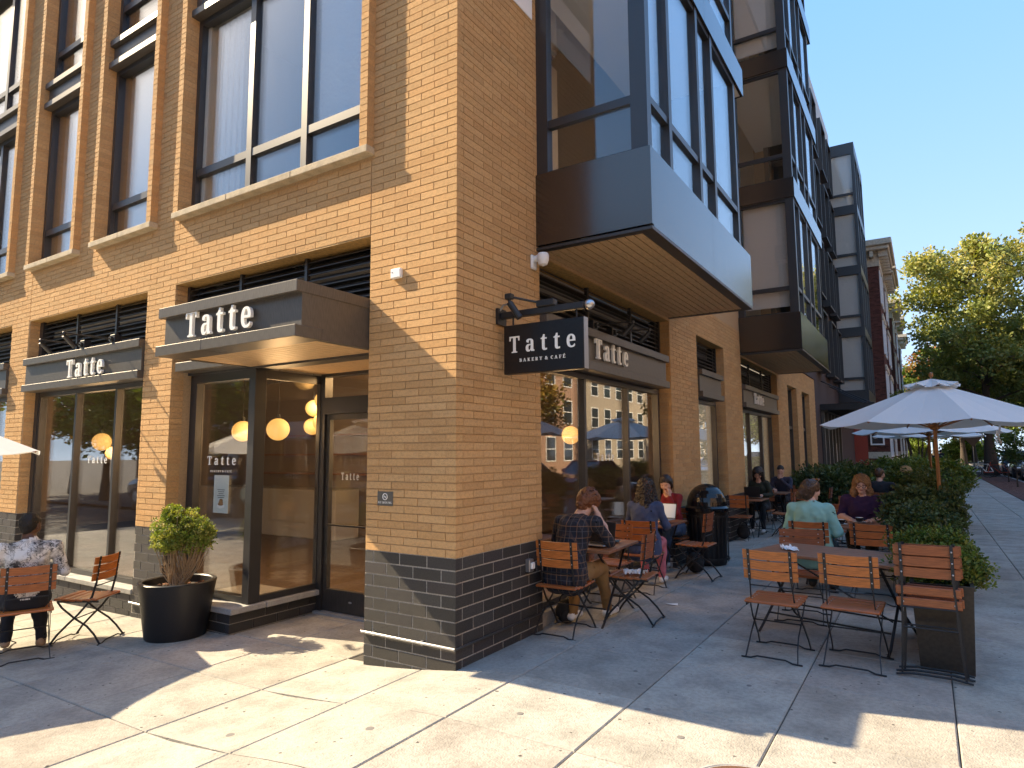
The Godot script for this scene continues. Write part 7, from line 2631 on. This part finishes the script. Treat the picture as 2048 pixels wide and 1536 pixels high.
	person("blonde person of the far couple facing the viewer", {"at": Vector3(2.88, 0, -12.05), "turn": PI + 0.2, "cell": 0.022, "lean": 0.12, "hair": "bob", "fem": true, "head": Vector3(-0.2, 0.2, -0.15),
		"arms": {"l": [Vector3(-0.24, 0.77, -0.12), Vector3(-0.12, 0.77, -0.38)], "r": [Vector3(0.24, 0.77, -0.12), Vector3(0.12, 0.77, -0.38)]},
		"mats": [sk_p, cloth("dark_grey_top", lin(0.03, 0.03, 0.03)), black, dark_sh, blonde]})
	# man at the left edge
	person("person with cropped hair in a black and white printed shirt seated at the left edge", {"at": Vector3(-4.12, gh(-4.0), 1.40), "turn": PI / 2 - 0.35, "cell": 0.013, "lean": 0.06, "hair": "crop", "big": 1.12, "head": Vector3(-0.05, -0.55, 0.0), "collar": true,
		"arms": {"l": [Vector3(-0.29, 0.77, -0.08), Vector3(-0.16, 0.74, -0.34)], "r": [Vector3(0.30, 0.76, -0.06), Vector3(0.16, 0.74, -0.34)]},
		"ankles": [Vector3(-0.13, 0.10, -0.36), Vector3(0.16, 0.10, -0.28)],
		"mats": [sk_d, printed, cloth("navy_trousers", lin(0.015, 0.018, 0.028)), mat("tan_shoe", lin(0.35, 0.24, 0.15), 0.6), mat("black_hair", lin(0.008, 0.006, 0.005), 0.7)]})
	# walkers
	person("person in a black jacket with white stripes walking away behind the umbrella pole", {"at": Vector3(3.75, 0, -35.0), "turn": 0.05, "cell": 0.030, "stand": true, "hair": "crop",
		"arms": {"l": [Vector3(-0.26, 1.12, 0.05), Vector3(-0.24, 0.88, -0.08)], "r": [Vector3(0.26, 1.12, 0.0), Vector3(0.24, 0.88, 0.10)]},
		"mats": [sk_d, black, black, dark_sh, dk_hair]})
	person("person in dark clothes walking far down the pavement", {"at": Vector3(4.3, 0, -60.0), "turn": 0.0, "cell": 0.035, "stand": true, "hair": "short",
		"arms": {"l": [Vector3(-0.26, 1.12, -0.03), Vector3(-0.24, 0.88, -0.12)], "r": [Vector3(0.26, 1.12, 0.05), Vector3(0.24, 0.88, 0.05)]},
		"mats": [sk_l, black, jeans, dark_sh, dk_hair]})
	# sunglasses pushed up into the hair of the woman in teal
	var sg := thing("sunglasses", "tan sunglasses pushed up on the hair of the person in teal", "sunglasses", Vector3(2.08, 1.29, -4.36), -0.75)
	var b := bld()
	for s in [-1.0, 1.0]:
		b.ball(Vector3(s * 0.036, 0.055, -0.075), Vector3(0.028, 0.012, 0.022), 6, 10)
		b.tube([Vector3(s * 0.066, 0.055, -0.07), Vector3(s * 0.095, 0.01, 0.0), Vector3(s * 0.092, -0.02, 0.04)], 0.004, 6)
	put("frame", b, M.pole_wood, sg)
